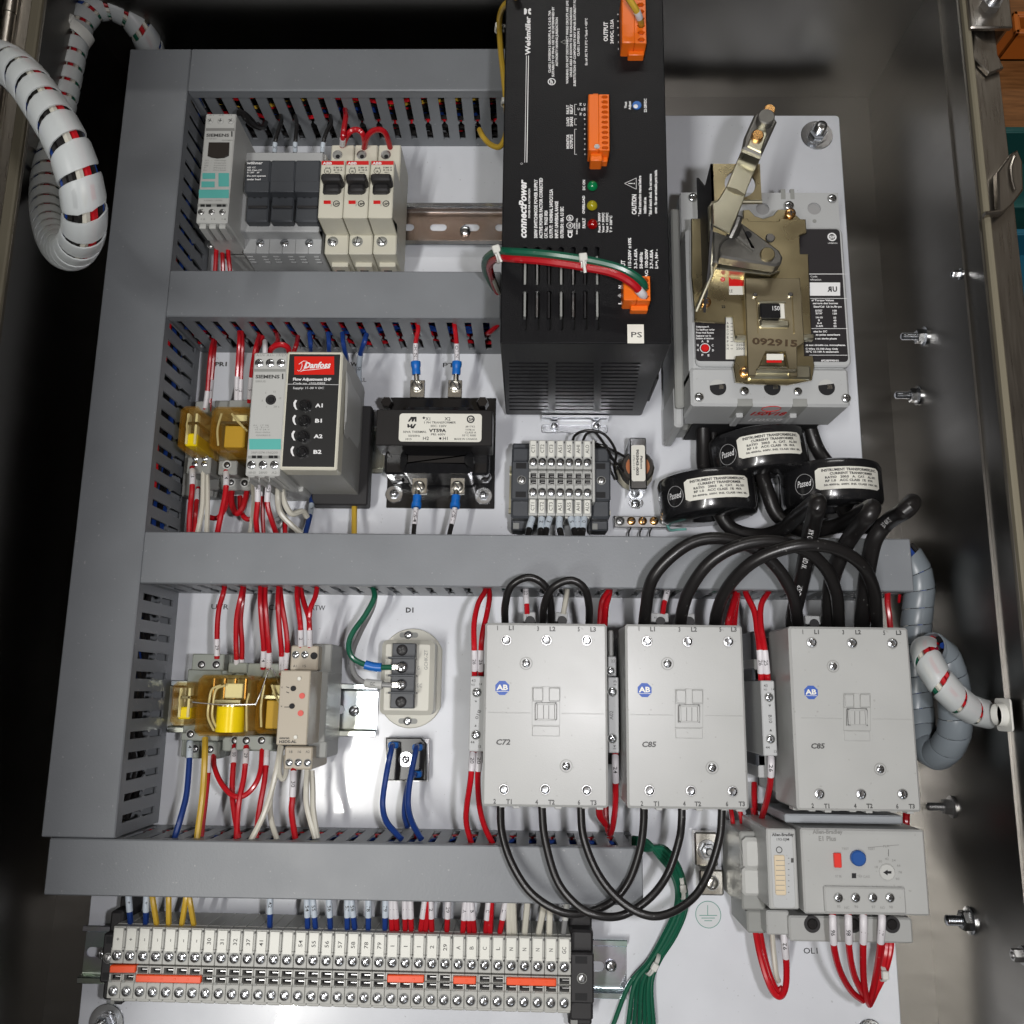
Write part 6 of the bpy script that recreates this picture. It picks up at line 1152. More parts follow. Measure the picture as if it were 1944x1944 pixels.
# ================= bottom terminal strip =================
z = 45
tg = ['+', '+', '-', '-', '-', '-', '-', '30', '31', '32', '37', '41', '', '', '54', '55', '56', '57', '58', '78', '79', '1', '1', '1', '2', '29', 'A', 'B', 'C', 'L', 'N', 'N', 'N', 'N', 'GC']
def lb(i):
    g = tg[i]
    sp = {0: 'first plus terminal at the left end of the bottom strip', 1: 'second plus terminal of the bottom strip, right end of the short orange bridge', 12: 'blank tagged terminal next to the one marked 41', 13: 'blank tagged terminal next to the one marked 54', 21: 'terminal marked 1 directly after the one marked 79', 22: 'terminal marked 1 in the middle of its trio', 23: 'terminal marked 1 directly before the one marked 2'}
    if i in sp: return sp[i]
    if g == '-': return ['minus terminal right after the second plus terminal', 'second minus terminal under the long orange bridge', 'middle minus terminal of five under the long orange bridge', 'fourth minus terminal under the long orange bridge', 'last minus terminal, directly before the one marked 30'][i - 2]
    if g == 'N': return ['terminal marked N directly after the one marked L', 'second N terminal of the bottom strip', 'third N terminal of the bottom strip', 'terminal marked N directly before the one marked GC'][i - 30]
    return 'grey terminal marked %s in the bottom strip' % g
ys = [0] + [(at('S', 850, v, z) - at('S', 850, 665, z)).y for v in (890, 940, 1075, 1148, 1270, 1395)]
outs, rot, W = strip('QS', (600, 762), (1278, 672), 35, z, tg, [lb(i) for i in range(35)], 0, ys, tbgrey, 'terminals of the bottom strip')
# slot angle variety of the copied screws
for i, (t_, c) in enumerate(outs):
    for ch_ in t_.children:
        if ch_.name.startswith('screw') and i:
            pass
for k, x, y, W_, lb_ in (('Q', 560, 1000, 8, 'black clamp at the left end of the bottom terminal strip'), ('S', 1375, 1050, 14.5, 'black clamp at the right end of the bottom terminal strip')):
    p = at(k, x, y, 42); clampend(lb_, (p.x, p.y, 8), rot, mblack, W_, 64)
def bridge(label, k, x0, y0, x1, y1, x2=None):
    a = at(k, x0, y0, z + 1); b = at(k, x1, y1, z + 1); h = 2.1; d = (b - a); L_ = d.length; t = thing('bridge', label, 'jumper', (a.x, a.y, z - 4), 'orange bridges', rot); mb = MB(); mb.T = Matrix.Translation((a.x, a.y, 0)) @ Matrix.Rotation(math.atan2(d.y, d.x), 4, 'Z')
    mb.box(0, -h, L_, h, z - 3, z + 1.2, jump, .5)
    for i in range(1, int(L_ / W + .4)): mb.box(i * W - .7, -h * .2, i * W + .5, h * .3, z + 1, z + 1.35, jump, .1)
    mb.build('bridge_body', t)
bridge('short orange bridge across the two plus terminals', 'Q', 572, 1082, 762, 1082); bridge('long orange bridge across the five minus terminals', 'Q', 762, 1150, 1243, 1160)
bridge('orange bridge across the three terminals marked 1', 'R', 1328, 1054, 1665, 1058); bridge('orange bridge across the terminals marked A and B', 'S', 195, 1068, 402, 1072); bridge('orange bridge across the four N terminals', 'S', 683, 1078, 1140, 1090)
# ================= thick black power cables =================
def cable(k, pts, r, label, group, txts=()):
    P_ = spline(wpts(k, pts), 9)
    if not txts: mb = MB(); mb.tube(P_, r, rubber, 16); return tag(mb.build('power_cable'), label, 'cable', group)
    t = thing('power_cable', label, 'cable', tuple(P_[0]), group); mb = MB(); mb.tube(P_, r, rubber, 16); mb.build('jacket', t)
    for a, b, st in txts:
        mb = MB(); ontube(mb, seg(P_, a, b), r, st, inkw, r * .6, True, ln=abs(b - a) * .85); mb.build('jacket_print', t)
    return t
g = 'black cables arching between the contactors'
cable('K', [(-32, 1600, 70), (-15, 1450, 85), (25, 1250, 100), (150, 1090, 106), (330, 975, 108), (540, 960, 108), (760, 1040, 104), (910, 1180, 98), (1000, 1340, 90), (1030, 1480, 80), (1040, 1600, 60)], 3.7, 'outermost black cable arching from the middle contactor over the long duct', g)
cable('K', [(225, 1600, 70), (240, 1450, 88), (300, 1290, 102), (430, 1120, 112), (620, 1010, 116), (850, 975, 117), (1070, 1030, 114), (1220, 1150, 106), (1300, 1320, 94), (1318, 1480, 80), (1320, 1600, 60)], 3.7, 'middle black cable arching from the middle contactor over the long duct', g)
cable('K', [(460, 1600, 70), (480, 1460, 88), (555, 1290, 104), (710, 1130, 117), (900, 1040, 124), (1110, 1000, 127), (1310, 1030, 124), (1480, 1140, 114), (1560, 1300, 98), (1580, 1460, 82), (1585, 1600, 60)], 3.7, 'innermost black cable arching to the right pole of the right contactor', g)
g = 'black cables from the breaker through the ring transformers'
cable('K', [(380, 120, 35), (382, 300, 32), (385, 450, 32), (440, 640, 34), (500, 790, 36), (600, 900, 38), (780, 935, 46), (930, 890, 62), (1050, 790, 88), (1160, 705, 132), (1172, 735, 146), (1140, 860, 126), (1100, 1060, 108), (1050, 1300, 84), (1010, 1480, 68), (1000, 1620, 50)], 4.8, 'black cable from the lower left ring rising to a blunt loop in the centre', g, ((-100, -62, 'W OR THWN BO AW'), (-52, -26, '(UL) DC-SP')))
cable('K', [(760, 120, 35), (770, 300, 32), (780, 470, 34), (830, 640, 36), (900, 800, 36), (1080, 900, 42), (1300, 870, 60), (1440, 800, 90), (1545, 740, 128), (1530, 790, 142), (1420, 920, 118), (1330, 1080, 104), (1270, 1260, 86), (1250, 1460, 70), (1245, 1620, 50)], 4.8, 'black cable from the highest ring, its loop ending beside the rightmost ring', g)
cable('K', [(1100, 120, 35), (1170, 330, 30), (1280, 500, 34), (1330, 700, 36), (1400, 820, 40), (1560, 880, 50), (1720, 800, 84), (1825, 705, 132), (1790, 755, 148), (1660, 840, 118), (1570, 960, 108), (1530, 1120, 96), (1500, 1320, 82), (1485, 1480, 68), (1480, 1620, 50)], 4.8, 'black cable whose loop reaches furthest right over the steel wall', g, ((-112, -92, 'BO AW 75'),))
cable('K', [(930, 420, 25), (945, 600, 22), (950, 760, 24), (1010, 860, 28), (1180, 890, 30), (1380, 880, 30)], 3.6, 'short black cable hanging between the highest and rightmost rings', g)
cable('K', [(450, 160, 25), (455, 300, 24), (475, 450, 22)], 3.2, 'short black cable just right of the left ring, under the breaker', g)
g = 'thin black jumpers above the C72 contactor'
cable('N', [(288, 430, 70), (288, 290, 84), (330, 155, 92), (450, 95, 94), (560, 150, 92), (602, 270, 84), (605, 430, 66)], 2.3, 'left black jumper loop above the C72 contactor', g); cable('N', [(545, 430, 72), (560, 280, 88), (620, 165, 96), (740, 115, 98), (835, 170, 96), (868, 290, 86), (868, 430, 68)], 2.3, 'right black jumper loop above the C72 contactor', g)
g = 'black cables hanging from the contactors over the lowest duct'
cable('X', [(950, 1520, 82), (953, 1580, 80), (972, 1640, 80), (1008, 1695, 82), (1062, 1730, 84), (1110, 1733, 82), (1161, 1712, 78), (1194, 1672, 76), (1215, 1612, 76), (1222, 1560, 78), (1222, 1520, 80)], 2.3, 'left black cable sagging below the contactors over the lowest duct', g)
cable('X', [(1028, 1520, 84), (1034, 1590, 83), (1056, 1668, 84), (1090, 1714, 86), (1130, 1737, 88), (1180, 1738, 86), (1230, 1708, 84), (1266, 1662, 80), (1288, 1600, 78), (1294, 1560, 80), (1294, 1520, 80)], 2.3, 'middle black cable sagging below the contactors over the lowest duct', g)
cable('X', [(1102, 1520, 86), (1108, 1590, 86), (1136, 1660, 88), (1180, 1712, 90), (1230, 1738, 92), (1275, 1732, 90), (1320, 1700, 86), (1348, 1650, 82), (1366, 1590, 80), (1370, 1550, 80), (1370, 1520, 80)], 2.3, 'right black cable sagging across the green wires and the lugs', g)

# ================= control wires =================
R1 = 1.6
w = wire; cb = sleeveb
gr = 'black wires into the fuse holder'
w('B', [(812, 250, 40), (815, 300, 48), (782, 400, 54), (765, 480, 56), (760, 580, 50)], 1.5, rubber, 'black wire with pale sleeve entering the left pole of the fuse holder', ((-10, -4, '2', cb),), gr)
w('B', [(925, 250, 40), (938, 310, 48), (932, 400, 54), (926, 480, 56), (924, 580, 50)], 1.5, rubber, 'black wire with pale sleeve entering the middle pole of the fuse holder', ((-10, -4, '3', cb),), gr)
w('B', [(1205, 250, 40), (1212, 310, 48), (1172, 390, 54), (1148, 480, 56), (1140, 580, 50)], 1.5, rubber, 'black wire with pale sleeve entering the right pole of the fuse holder', ((-10, -4, '1', cb),), gr)
for i in range(2): w('B', [(690 - i * 60, 300 + i * 20, 30), (660 - i * 40, 345, 40), (580, 320 - i * 30, 52), (520, 250 - i * 15, 62), (470, 205 + i * 25, 66)], 2, rubber, ('upper' if i else 'lower') + ' thick black wire looping into the top of the display relay')
w('B', [(1325, 200, 45), (1330, 260, 54), (1318, 330, 58), (1306, 420, 58), (1300, 510, 44)], 1.9, red, 'red sleeved wire dropping into the first cream breaker', ((-13, -5, '1'),))
w('B', [(1290, 530, 42), (1345, 400, 56), (1410, 362, 58), (1465, 400, 56), (1490, 530, 42)], 2, red, 'red jumper arching from the first to the second cream breaker')
w('B', [(1470, 530, 44), (1505, 410, 60), (1575, 362, 62), (1645, 390, 60), (1690, 530, 44)], 2, red, 'red jumper arching from the second to the third cream breaker')
for i, (a_, st) in enumerate((([(305, 1150, 36), (303, 1200, 44), (296, 1340, 46), (285, 1540, 40)], '1'), ([(335, 1165, 34), (340, 1220, 40), (346, 1360, 42), (352, 1540, 36)], '2'), ([(385, 1150, 36), (386, 1200, 44), (392, 1340, 46), (410, 1540, 40)], '3'))):
    w('B', a_, 1.6, red, ('left', 'middle', 'right')[i] + ' of three sleeved red wires below the display relay', ((3.5, 14, st),), 'red wires under the display relay')
for i, x in enumerate((1265, 1465, 1650)): w('B', [(x, 1400, 22), (x, 1440, 26), (x + 4, 1560, 28)], 2, red, 'red wire leaving the bottom of the ' + ('first', 'second', 'third')[i] + ' cream breaker')
# yellow wire and green red pair at the power supply
w('C', [(1535, 245, 152), (1528, 205, 158), (1500, 120, 166), (1440, 20, 170), (1380, -60, 168)], 1.9, yellow, 'yellow wire plugged into the orange output connector', ((11, 16, ''),))
w('C', [(420, -60, 150), (350, 0, 140), (275, 55, 130), (238, 150, 115), (235, 300, 100), (248, 500, 90), (270, 700, 82), (290, 900, 74), (300, 1080, 66), (290, 1240, 60), (235, 1345, 56), (150, 1325, 54), (80, 1250, 52), (50, 1190, 46)], 2, yellow, 'long yellow wire running down the left edge of the black supply')
w('D', [(1415, 755, 153), (1412, 700, 160), (1330, 625, 164), (1180, 555, 166), (920, 495, 166), (600, 450, 164), (320, 430, 158), (180, 430, 146), (95, 500, 124), (100, 600, 98), (150, 700, 76), (215, 790, 60), (300, 900, 50)], 2.3, green, 'green wire crossing the front of the black supply into its lower plug')
w('D', [(1418, 805, 152), (1390, 770, 158), (1300, 680, 163), (1150, 605, 165), (900, 555, 164), (600, 510, 162), (320, 485, 156), (200, 480, 145), (130, 540, 120), (150, 640, 94), (185, 740, 72), (240, 830, 58), (320, 920, 50)], 2.3, red, 'red wire crossing the front of the black supply under the green one', ((2, 9, ''),))
w('D', [(1400, 690, 150), (1330, 660, 158), (1180, 590, 160), (900, 520, 161), (600, 478, 159), (320, 452, 153), (190, 455, 142), (120, 520, 116), (180, 700, 84), (220, 790, 62)], 1.7, wwire, 'white wire tucked behind the green and red pair')
w('I', [(1190, 100, 55), (1160, 160, 52), (1100, 220, 44), (1080, 230, 38)], 1.8, red, 'red wire turning into the last slot beside the black supply'); w('I', [(1185, 150, 52), (1150, 140, 50), (1090, 120, 44)], 1.7, green, 'green wire turning into the last slot beside the black supply')
def ziptie(label, k, x, y, z_, r, ang, w_=2.4, tail=0):
    p = at(k, x, y, z_); mb = MB(); mb.T = Matrix.Translation(p) @ Matrix.Rotation(ang, 4, 'Z') @ Matrix.Rotation(math.pi / 2, 4, 'Y')
    n = 24; vs = []; fs = []
    for i in range(n):
        a_ = 2 * math.pi * i / n
        for q, s_ in ((r, -w_ / 2), (r + .7, -w_ / 2), (r + .7, w_ / 2), (r, w_ / 2)): vs.append((q * math.cos(a_), q * math.sin(a_) * 1.0, s_))
    for i in range(n):
        j = (i + 1) % n
        for q in range(4): fs.append((i * 4 + q, j * 4 + q, j * 4 + (q + 1) % 4, i * 4 + (q + 1) % 4))
    mb.add(vs, fs, tie); mb.T = Matrix.Translation(p) @ Matrix.Rotation(ang, 4, 'Z'); mb.box(-w_ * .75, -2, w_ * .75, 2.6, r - .2, r + 2.4, tie, .5)
    if tail: mb.tube([(0, 0, r + 1.5), (0, -3, r + 1), (.4, -tail, r - 1)], .9, tie, 6)
    tag(mb.build('cable_tie'), label, 'cable tie', 'white nylon cable ties')
ziptie('white cable tie at the upper left edge of the black supply', 'C', 232, 270, 100, 2.6, math.pi / 2, 2.4, 5); ziptie('white cable tie beside the top duct end on the yellow wire', 'C', 288, 950, 72, 2.6, math.pi / 2)
ziptie('white cable tie in the middle of the green and red pair', 'D', 905, 520, 163, 4.4, .1, 3, 8); ziptie('white cable tie at the left end of the green and red pair', 'D', 190, 452, 148, 4.6, .35, 3, 7); ziptie('white cable tie on the pair beside the second duct', 'D', 150, 690, 78, 4, .9, 2)
# second row, top
G2 = 'red wires dropping into the second row relays'
w('H', [(550, 290, 40), (530, 380, 46), (512, 560, 42), (498, 740, 38), (475, 890, 34)], R1, red, 'leftmost red wire of the second row, ending at the small relay socket', ((-15, -3, '1'),), G2)
w('H', [(562, 300, 38), (556, 380, 42), (540, 560, 38), (525, 720, 34), (512, 880, 30)], R1, red, 'red wire just right of the leftmost one in the second row', ((-22, -9, '12'),), G2)
w('H', [(765, 220, 42), (765, 300, 46), (752, 500, 40), (745, 650, 36), (742, 830, 30)], R1, red, 'left red wire of the sleeved pair above the wide amber relay', ((-20, -3, '15'),), G2)
w('H', [(785, 220, 42), (790, 320, 44), (782, 520, 38), (776, 680, 34), (775, 830, 30)], R1, red, 'right red wire of the sleeved pair above the wide amber relay', ((-18, -3, '12'),), G2)
w('H', [(932, 250, 42), (905, 340, 50), (878, 480, 52), (860, 640, 48), (848, 810, 40)], R1, red, 'red wire running down the left edge of the second row timer', ((-18, -3, '15'),), G2)
w('H', [(960, 260, 42), (935, 330, 46), (900, 420, 46), (885, 520, 44)], R1, red, 'short red wire beside the left edge of the second row timer', (), G2)
w('H', [(1080, 240, 44), (1085, 300, 56), (1040, 350, 66), (1020, 400, 66)], R1, red, 'left red wire bending into the top of the second row timer', (), G2)
w('H', [(1010, 400, 64), (1050, 345, 70), (1110, 325, 72), (1165, 345, 70), (1185, 400, 64)], 1.9, red, 'red jumper arching over the top of the second row timer', (), G2)
w('H', [(1255, 260, 44), (1240, 330, 54), (1215, 400, 56)], R1, red, 'red wire entering behind the red labelled module', (), G2)
w('H', [(980, 300, 60), (980, 345, 70), (980, 410, 72)], 1.7, sleeve, 'short white sleeve standing above the second row timer')
for i, (x0, x1) in enumerate(((1350, 1360), (1505, 1512), (1625, 1655))): w('H', [(x0, 230, 42), (x0 + 8, 320, 44), (x1, 380 + i * 20, 36), (x1 + 4, 470, 24)], 1.7, blue, ('first', 'second', 'third')[i] + ' blue wire going behind the red labelled module')
w('H', [(1825, 240, 44), (1805, 310, 46), (1772, 420, 36), (1762, 560, 26), (1765, 740, 18)], 1.8, blue, 'blue wire with pale sleeve right of the red labelled module', ((19, 40, '58', cb),))
# second row, bottom
G3 = 'wires below the second row relays'
w('H', [(372, 1350, 42), (375, 1420, 46), (372, 1540, 48), (355, 1700, 50), (345, 1960, 46)], 1.8, red, 'red wire with sleeve marked 13 under the small amber relay', ((3, 15, '13'),), G3)
w('H', [(425, 1520, 26), (412, 1620, 34), (400, 1740, 42), (385, 1960, 44)], 1.6, red, 'red wire with sleeve marked 1 beside the one marked 13', ((3, 14, '1'),), G3)
w('H', [(465, 1360, 38), (464, 1500, 40), (455, 1700, 42), (405, 1950, 44)], 1.7, wwire, 'left white wire under the small amber relay', (), G3); w('H', [(494, 1370, 36), (498, 1500, 38), (500, 1700, 40), (490, 1950, 42)], 1.7, wwire, 'right white wire under the small amber relay', (), G3)
w('H', [(655, 1370, 40), (657, 1480, 46), (645, 1600, 48), (610, 1760, 50), (570, 1960, 46)], 1.9, red, 'red wire with sleeve marked 14 under the wide amber relay', ((3, 15, '14'),), G3)
w('H', [(705, 1530, 26), (700, 1640, 30), (740, 1735, 34), (795, 1680, 32), (830, 1550, 26)], 2, red, 'red U shaped jumper under the wide amber relay', (), G3)
w('H', [(500, 1762, 28), (580, 1770, 30), (640, 1700, 28), (690, 1560, 24)], 1.8, red, 'red wire curving left behind the one marked 14', (), G3); w('H', [(770, 1590, 26), (780, 1720, 28), (830, 1780, 30), (900, 1770, 30)], 1.8, red, 'red wire curving right beneath the U shaped jumper', (), G3)
w('H', [(878, 1480, 30), (885, 1620, 36), (870, 1800, 42), (845, 1950, 44)], 1.6, wwire, 'white wire left of the red wire marked 21', (), G3)
w('H', [(913, 1420, 60), (918, 1500, 62), (918, 1640, 60), (905, 1780, 56), (920, 1940, 48)], 1.8, red, 'red wire with sleeve marked 21 under the second row timer', ((3, 18, '21'),), G3)
w('H', [(955, 1470, 50), (962, 1620, 50), (960, 1760, 48), (970, 1950, 44)], 1.4, red, 'red wire between the ones marked 21 and 23', ((2, 10, ''),), G3)
w('H', [(1008, 1420, 60), (1006, 1520, 62), (1000, 1660, 60), (1035, 1790, 56), (1090, 1950, 48)], 1.8, red, 'red wire with sleeve marked 23 under the second row timer', ((3, 18, '23'),), G3)
w('H', [(1085, 1440, 52), (1085, 1580, 54), (1105, 1720, 50), (1200, 1830, 46), (1285, 1900, 42)], 2, wwire, 'left thick white wire curving to the right under the timer', (), G3)
w('H', [(1115, 1450, 50), (1135, 1620, 50), (1200, 1735, 46), (1290, 1715, 40), (1330, 1760, 34)], 2, wwire, 'upper thick white wire curving to the right under the timer', (), G3)
w('H', [(1150, 1780, 40), (1145, 1850, 42), (1150, 1960, 42)], 1.7, red, 'short red wire entering the duct below the white wires', (), G3)
w('H', [(1120, 1620, 36), (1140, 1760, 36), (1100, 1840, 36), (1060, 1800, 36), (1120, 1760, 34)], 1.6, gwire, 'grey wire looping behind the thick white wires', (), G3)
w('H', [(1372, 1560, 14), (1365, 1680, 22), (1345, 1790, 34), (1300, 1960, 44)], 1.8, blue, 'blue wire with sleeve marked 79 below the red labelled module', ((12, 26, '79', cb),), G3)
w('H', [(1725, 1560, 12), (1724, 1700, 16), (1722, 1950, 26)], 2, yellow, 'yellow wire straight below the red labelled module', (), G3)
# transformer leads
def ferr(k, pts, m_, label, st, ftl):
    """lead ending in a blue crimp; the crimp is at the first point"""
    P_ = spline(wpts(k, pts), 7); t = thing('wire', label, 'wire', tuple(P_[0]), 'crimped transformer leads'); mb = MB(); mb.tube(P_, 1.6, m_, 8); mb.build('insulation', t)
    mb = MB(); q = seg(P_, 2, 2 + ftl); mb.tube(q, 3.2, ferb, 14, rs=[3.0 + .45 * (i / (len(q) - 1) > .5) + (.0 if i % 3 else -.1) for i in range(len(q))]); mb.build('crimp_sleeve', t)
    mb = MB(); d = (P_[1] - P_[0]).normalized(); mb.tube([P_[0] - d * 2, P_[0] + d * 2.4], 1.9, tin, 10); mb.build('crimp_barrel', t)
    if st: mb = MB(); q = seg(P_, 2.6 + ftl, 2.6 + ftl + 12); mb.tube(q, 1.85, sleeve, 12); ontube(mb, q, 1.85, st, inkb, 1.9, ln=10); mb.build('marker_sleeve', t)
ferr('I', [(487, 600, 43), (482, 520, 44), (478, 430, 45), (480, 300, 48), (500, 190, 52), (470, 90, 50)], red, 'red lead marked IN HI crimped in blue above the transformer', 'IN HI', 9)
ferr('I', [(815, 600, 43), (820, 520, 44), (824, 430, 45), (818, 300, 50), (805, 180, 54), (790, 90, 50)], red, 'red lead marked IN LO crimped in blue above the transformer', 'IN LO', 9)
ferr('I', [(495, 1560, 35), (488, 1640, 36), (478, 1730, 38), (467, 1840, 40), (455, 1990, 42)], rubber, 'black lead marked VS4 crimped in blue below the transformer', 'VS4', 9)
ferr('I', [(818, 1560, 35), (810, 1640, 36), (800, 1730, 38), (775, 1840, 40), (740, 1990, 42)], rubber, 'black lead marked VS1 crimped in blue below the transformer', 'VS1', 9)
# seven small terminals
for i, (x0, x1, x2) in enumerate(((405, 372, 345), (502, 495, 485), (592, 560, 535), (697, 692, 722), (812, 842, 885), (888, 895, 925), (962, 952, 930))):
    w('J', [(x0, 1190, 34), (x0, 1250, 38), (x1, 1360, 42), (x2, 1500, 46)], 2.1, rubber, 'black wire leaving the bottom of the terminal marked ' + ct[i], ((8, 17, ct[i][-1], cb),), 'black wires under the seven terminals')
g = 'thin black leads between terminals and coil'
w('J', [(835, 440, 38), (860, 380, 42), (940, 335, 46), (1060, 325, 48), (1180, 370, 46), (1270, 480, 42), (1305, 590, 36), (1285, 720, 26), (1315, 850, 14)], .95, rubber, 'outermost thin black lead looping from the AHI terminal towards the coil', (), g)
w('J', [(945, 440, 38), (985, 365, 42), (1060, 335, 44), (1120, 390, 42), (1200, 510, 38), (1275, 640, 32), (1350, 720, 26), (1400, 790, 22)], .95, rubber, 'thin black lead looping from the ALO terminal to the lower side of the coil', (), g)
w('J', [(1070, 465, 30), (1160, 490, 32), (1290, 550, 30), (1390, 605, 26)], .95, rubber, 'upper thin black lead running straight to the coil', (), g); w('J', [(1070, 490, 26), (1180, 540, 28), (1270, 640, 26), (1340, 720, 22)], .95, rubber, 'lower thin black lead running straight to the coil', (), g)
for i, x in enumerate((1465, 1585, 1690)): w('J', [(x, 1370, 6), (x - 25, 1440, 12), (x - 10, 1510, 20), (x + 30, 1530, 24)], .55, inkb, ('left', 'middle', 'right')[i] + ' thin dark wire below the small ground bar')
w('J', [(1850, 1330, 10), (1890, 1400, 14), (1960, 1395, 20), (2060, 1390, 24)], .9, mat('wire_mint', (.2, .5, .45), .4), 'mint green wire leaving the right end of the ground bar')
# third row, top
G4 = 'red wires dropping into the third row devices'
for pts, lb_, st in (
    ([(812, 110, 44), (800, 170, 48), (772, 270, 46), (760, 400, 44), (758, 610, 40)], 'leftmost red wire of the third row, sleeve marked 29', '29'),
    ([(935, 120, 44), (920, 190, 48), (892, 330, 46), (888, 500, 42), (895, 700, 34)], 'left red wire of the first pair in the third row', ''),
    ([(940, 120, 42), (930, 220, 44), (918, 350, 42), (928, 520, 38), (922, 700, 32)], 'right red wire of the first pair in the third row', ''),
    ([(1055, 120, 44), (1052, 220, 48), (1062, 380, 46), (1075, 540, 42), (1070, 680, 36)], 'left red wire of the second pair, sleeve marked 14', '14'),
    ([(1085, 120, 42), (1085, 230, 46), (1098, 400, 44), (1112, 560, 40), (1108, 690, 34)], 'right red wire of the second pair, sleeve marked 11', '11'),
    ([(1178, 120, 44), (1172, 220, 48), (1180, 380, 46), (1196, 560, 42), (1200, 720, 36)], 'left red wire of the pair beside the beige timer', '1'),
    ([(1185, 120, 42), (1198, 240, 46), (1225, 400, 44), (1236, 540, 42), (1222, 690, 36)], 'right red wire of the pair beside the beige timer', '1'),
    ([(1305, 110, 44), (1302, 190, 50), (1315, 300, 54), (1326, 400, 56), (1328, 540, 50)], 'red wire with sleeve marked 2 entering the beige timer', '2'),
    ([(1320, 110, 42), (1345, 220, 48), (1380, 330, 54), (1386, 420, 56), (1388, 540, 50)], 'red wire with sleeve marked 1 entering the beige timer', '1')):
    w('L', pts, 1.75, red, lb_, ((-13, -2, st),) if st else ((-9, -3, ''),), G4)
w('L', [(1440, 110, 44), (1425, 190, 50), (1392, 270, 54), (1382, 350, 54)], 1.7, red, 'short red wire joining the one marked 1 above the beige timer', (), G4)
G5 = 'wires below the third row devices'
for pts, r, m_, lb_, sl_ in (
    ([(575, 1150, 36), (574, 1230, 42), (566, 1380, 46), (550, 1540, 50), (512, 1690, 54), (470, 1830, 54)], 1.9, blue, 'blue wire with sleeve marked 41 leaning left below the yellow coil relay', ((4, 15, '41', cb),)),
    ([(678, 1150, 42), (676, 1260, 48), (668, 1430, 50), (655, 1580, 52), (622, 1830, 54)], 2, yellow, 'yellow wire below the yellow coil relay', ()),
    ([(708, 1255, 30), (702, 1350, 34), (690, 1500, 38), (652, 1830, 46)], 1.5, red, 'red wire hidden behind the yellow wire', ((2, 13, '1'),)),
    ([(735, 1260, 30), (742, 1350, 40), (790, 1460, 48), (870, 1540, 52), (950, 1535, 52), (1020, 1460, 50), (1055, 1360, 46), (1066, 1215, 38)], 1.7, red, 'red loop hanging in a wide U below the third row relays', ()),
    ([(878, 1200, 34), (872, 1300, 42), (862, 1460, 46), (868, 1600, 50), (905, 1830, 54)], 1.8, red, 'red wire with sleeve marked 30 below the yellow coil relay', ((4, 14, '30'),)),
    ([(957, 1205, 40), (952, 1300, 46), (940, 1420, 50), (905, 1600, 54), (890, 1830, 54)], 1.8, red, 'red wire with sleeve marked 29 below the dark amber relay', ((3, 13, '29'),)),
    ([(1098, 1205, 36), (1094, 1300, 42), (1080, 1440, 46), (1045, 1640, 50), (1022, 1830, 54)], 1.8, red, 'red wire with sleeve marked 1 under the right relay socket', ((3, 14, '1'),)),
    ([(1190, 1190, 40), (1175, 1300, 48), (1130, 1500, 52), (1070, 1680, 56), (985, 1850, 58)], 1.8, wwire, 'white wire sweeping down left below the beige timer', ()),
    ([(1180, 1300, 34), (1140, 1450, 38), (1118, 1600, 42), (1130, 1720, 46), (1165, 1840, 50)], 1.7, wwire, 'white wire behind the sweeping one below the beige timer', ()),
    ([(1200, 1210, 44), (1185, 1290, 48), (1182, 1390, 50), (1205, 1430, 50), (1228, 1380, 48), (1218, 1270, 44)], 1.5, wwire, 'small white wire loop at the foot of the beige timer', ()),
    ([(1278, 1350, 50), (1276, 1440, 54), (1270, 1560, 54), (1265, 1660, 54), (1290, 1830, 52)], 1.9, red, 'red wire with sleeve marked 30 under the beige timer', ((3, 18, '30'),)),
    ([(1372, 1360, 46), (1364, 1480, 50), (1370, 1620, 50), (1425, 1830, 50)], 1.8, wwire, 'left wire of the white pair under the beige timer', ()),
    ([(1402, 1370, 44), (1408, 1500, 46), (1412, 1640, 48), (1440, 1830, 50)], 1.8, wwire, 'right wire of the white pair under the beige timer', ())):
    w('L', pts, r, m_, lb_, sl_, G5)
# ground check and rectifier wires
P_ = spline(wpts('M', [(305, 120, 42), (312, 190, 48), (255, 300, 46), (170, 420, 42), (145, 510, 40), (180, 590, 38), (300, 640, 37), (430, 645, 37)]), 8)
t = thing('wire', 'green wire curving down to the terminal marked G', 'wire', tuple(P_[0])); mb = MB(); mb.tube(P_, 1.8, green, 10); mb.build('insulation', t); mb = MB(); q = seg(P_, -18, -7); mb.tube(q, 3, ferb, 14); mb.build('crimp_sleeve', t); mb = MB(); bx(mb, 'M', 425, 625, 470, 662, 36, 37.5, tin, .3); mb.build('spade_tongue', t)
P_ = spline(wpts('M', [(325, 140, 30), (300, 260, 28), (215, 430, 28), (168, 560, 30), (180, 680, 32), (240, 740, 34), (320, 755, 36), (430, 762, 37)]), 8)
t = thing('wire', 'grey wire curving down to the terminal marked GC', 'wire', tuple(P_[0])); mb = MB(); mb.tube(P_, 1.7, gwire, 10); mb.build('insulation', t); mb = MB(); q = seg(P_, -18, -6.5); mb.tube(q, 2.9, lgrey, 14); ontube(mb, q, 2.9, 'GC', inkb, 2.1); mb.build('marker_sleeve', t); mb = MB(); bx(mb, 'M', 420, 742, 470, 780, 36, 37.5, tin, .3); mb.build('spade_tongue', t)
w('M', [(432, 1155, 20), (425, 1180, 26), (402, 1290, 32), (375, 1450, 36), (368, 1560, 40), (395, 1660, 46), (490, 1770, 54)], 1.9, blue, 'left blue wire from the small square rectifier', (), 'blue rectifier wires')
w('M', [(592, 1160, 20), (585, 1190, 26), (560, 1310, 32), (538, 1450, 36), (535, 1560, 40), (560, 1660, 46), (620, 1770, 54)], 1.9, blue, 'right blue wire from the small square rectifier', (), 'blue rectifier wires')
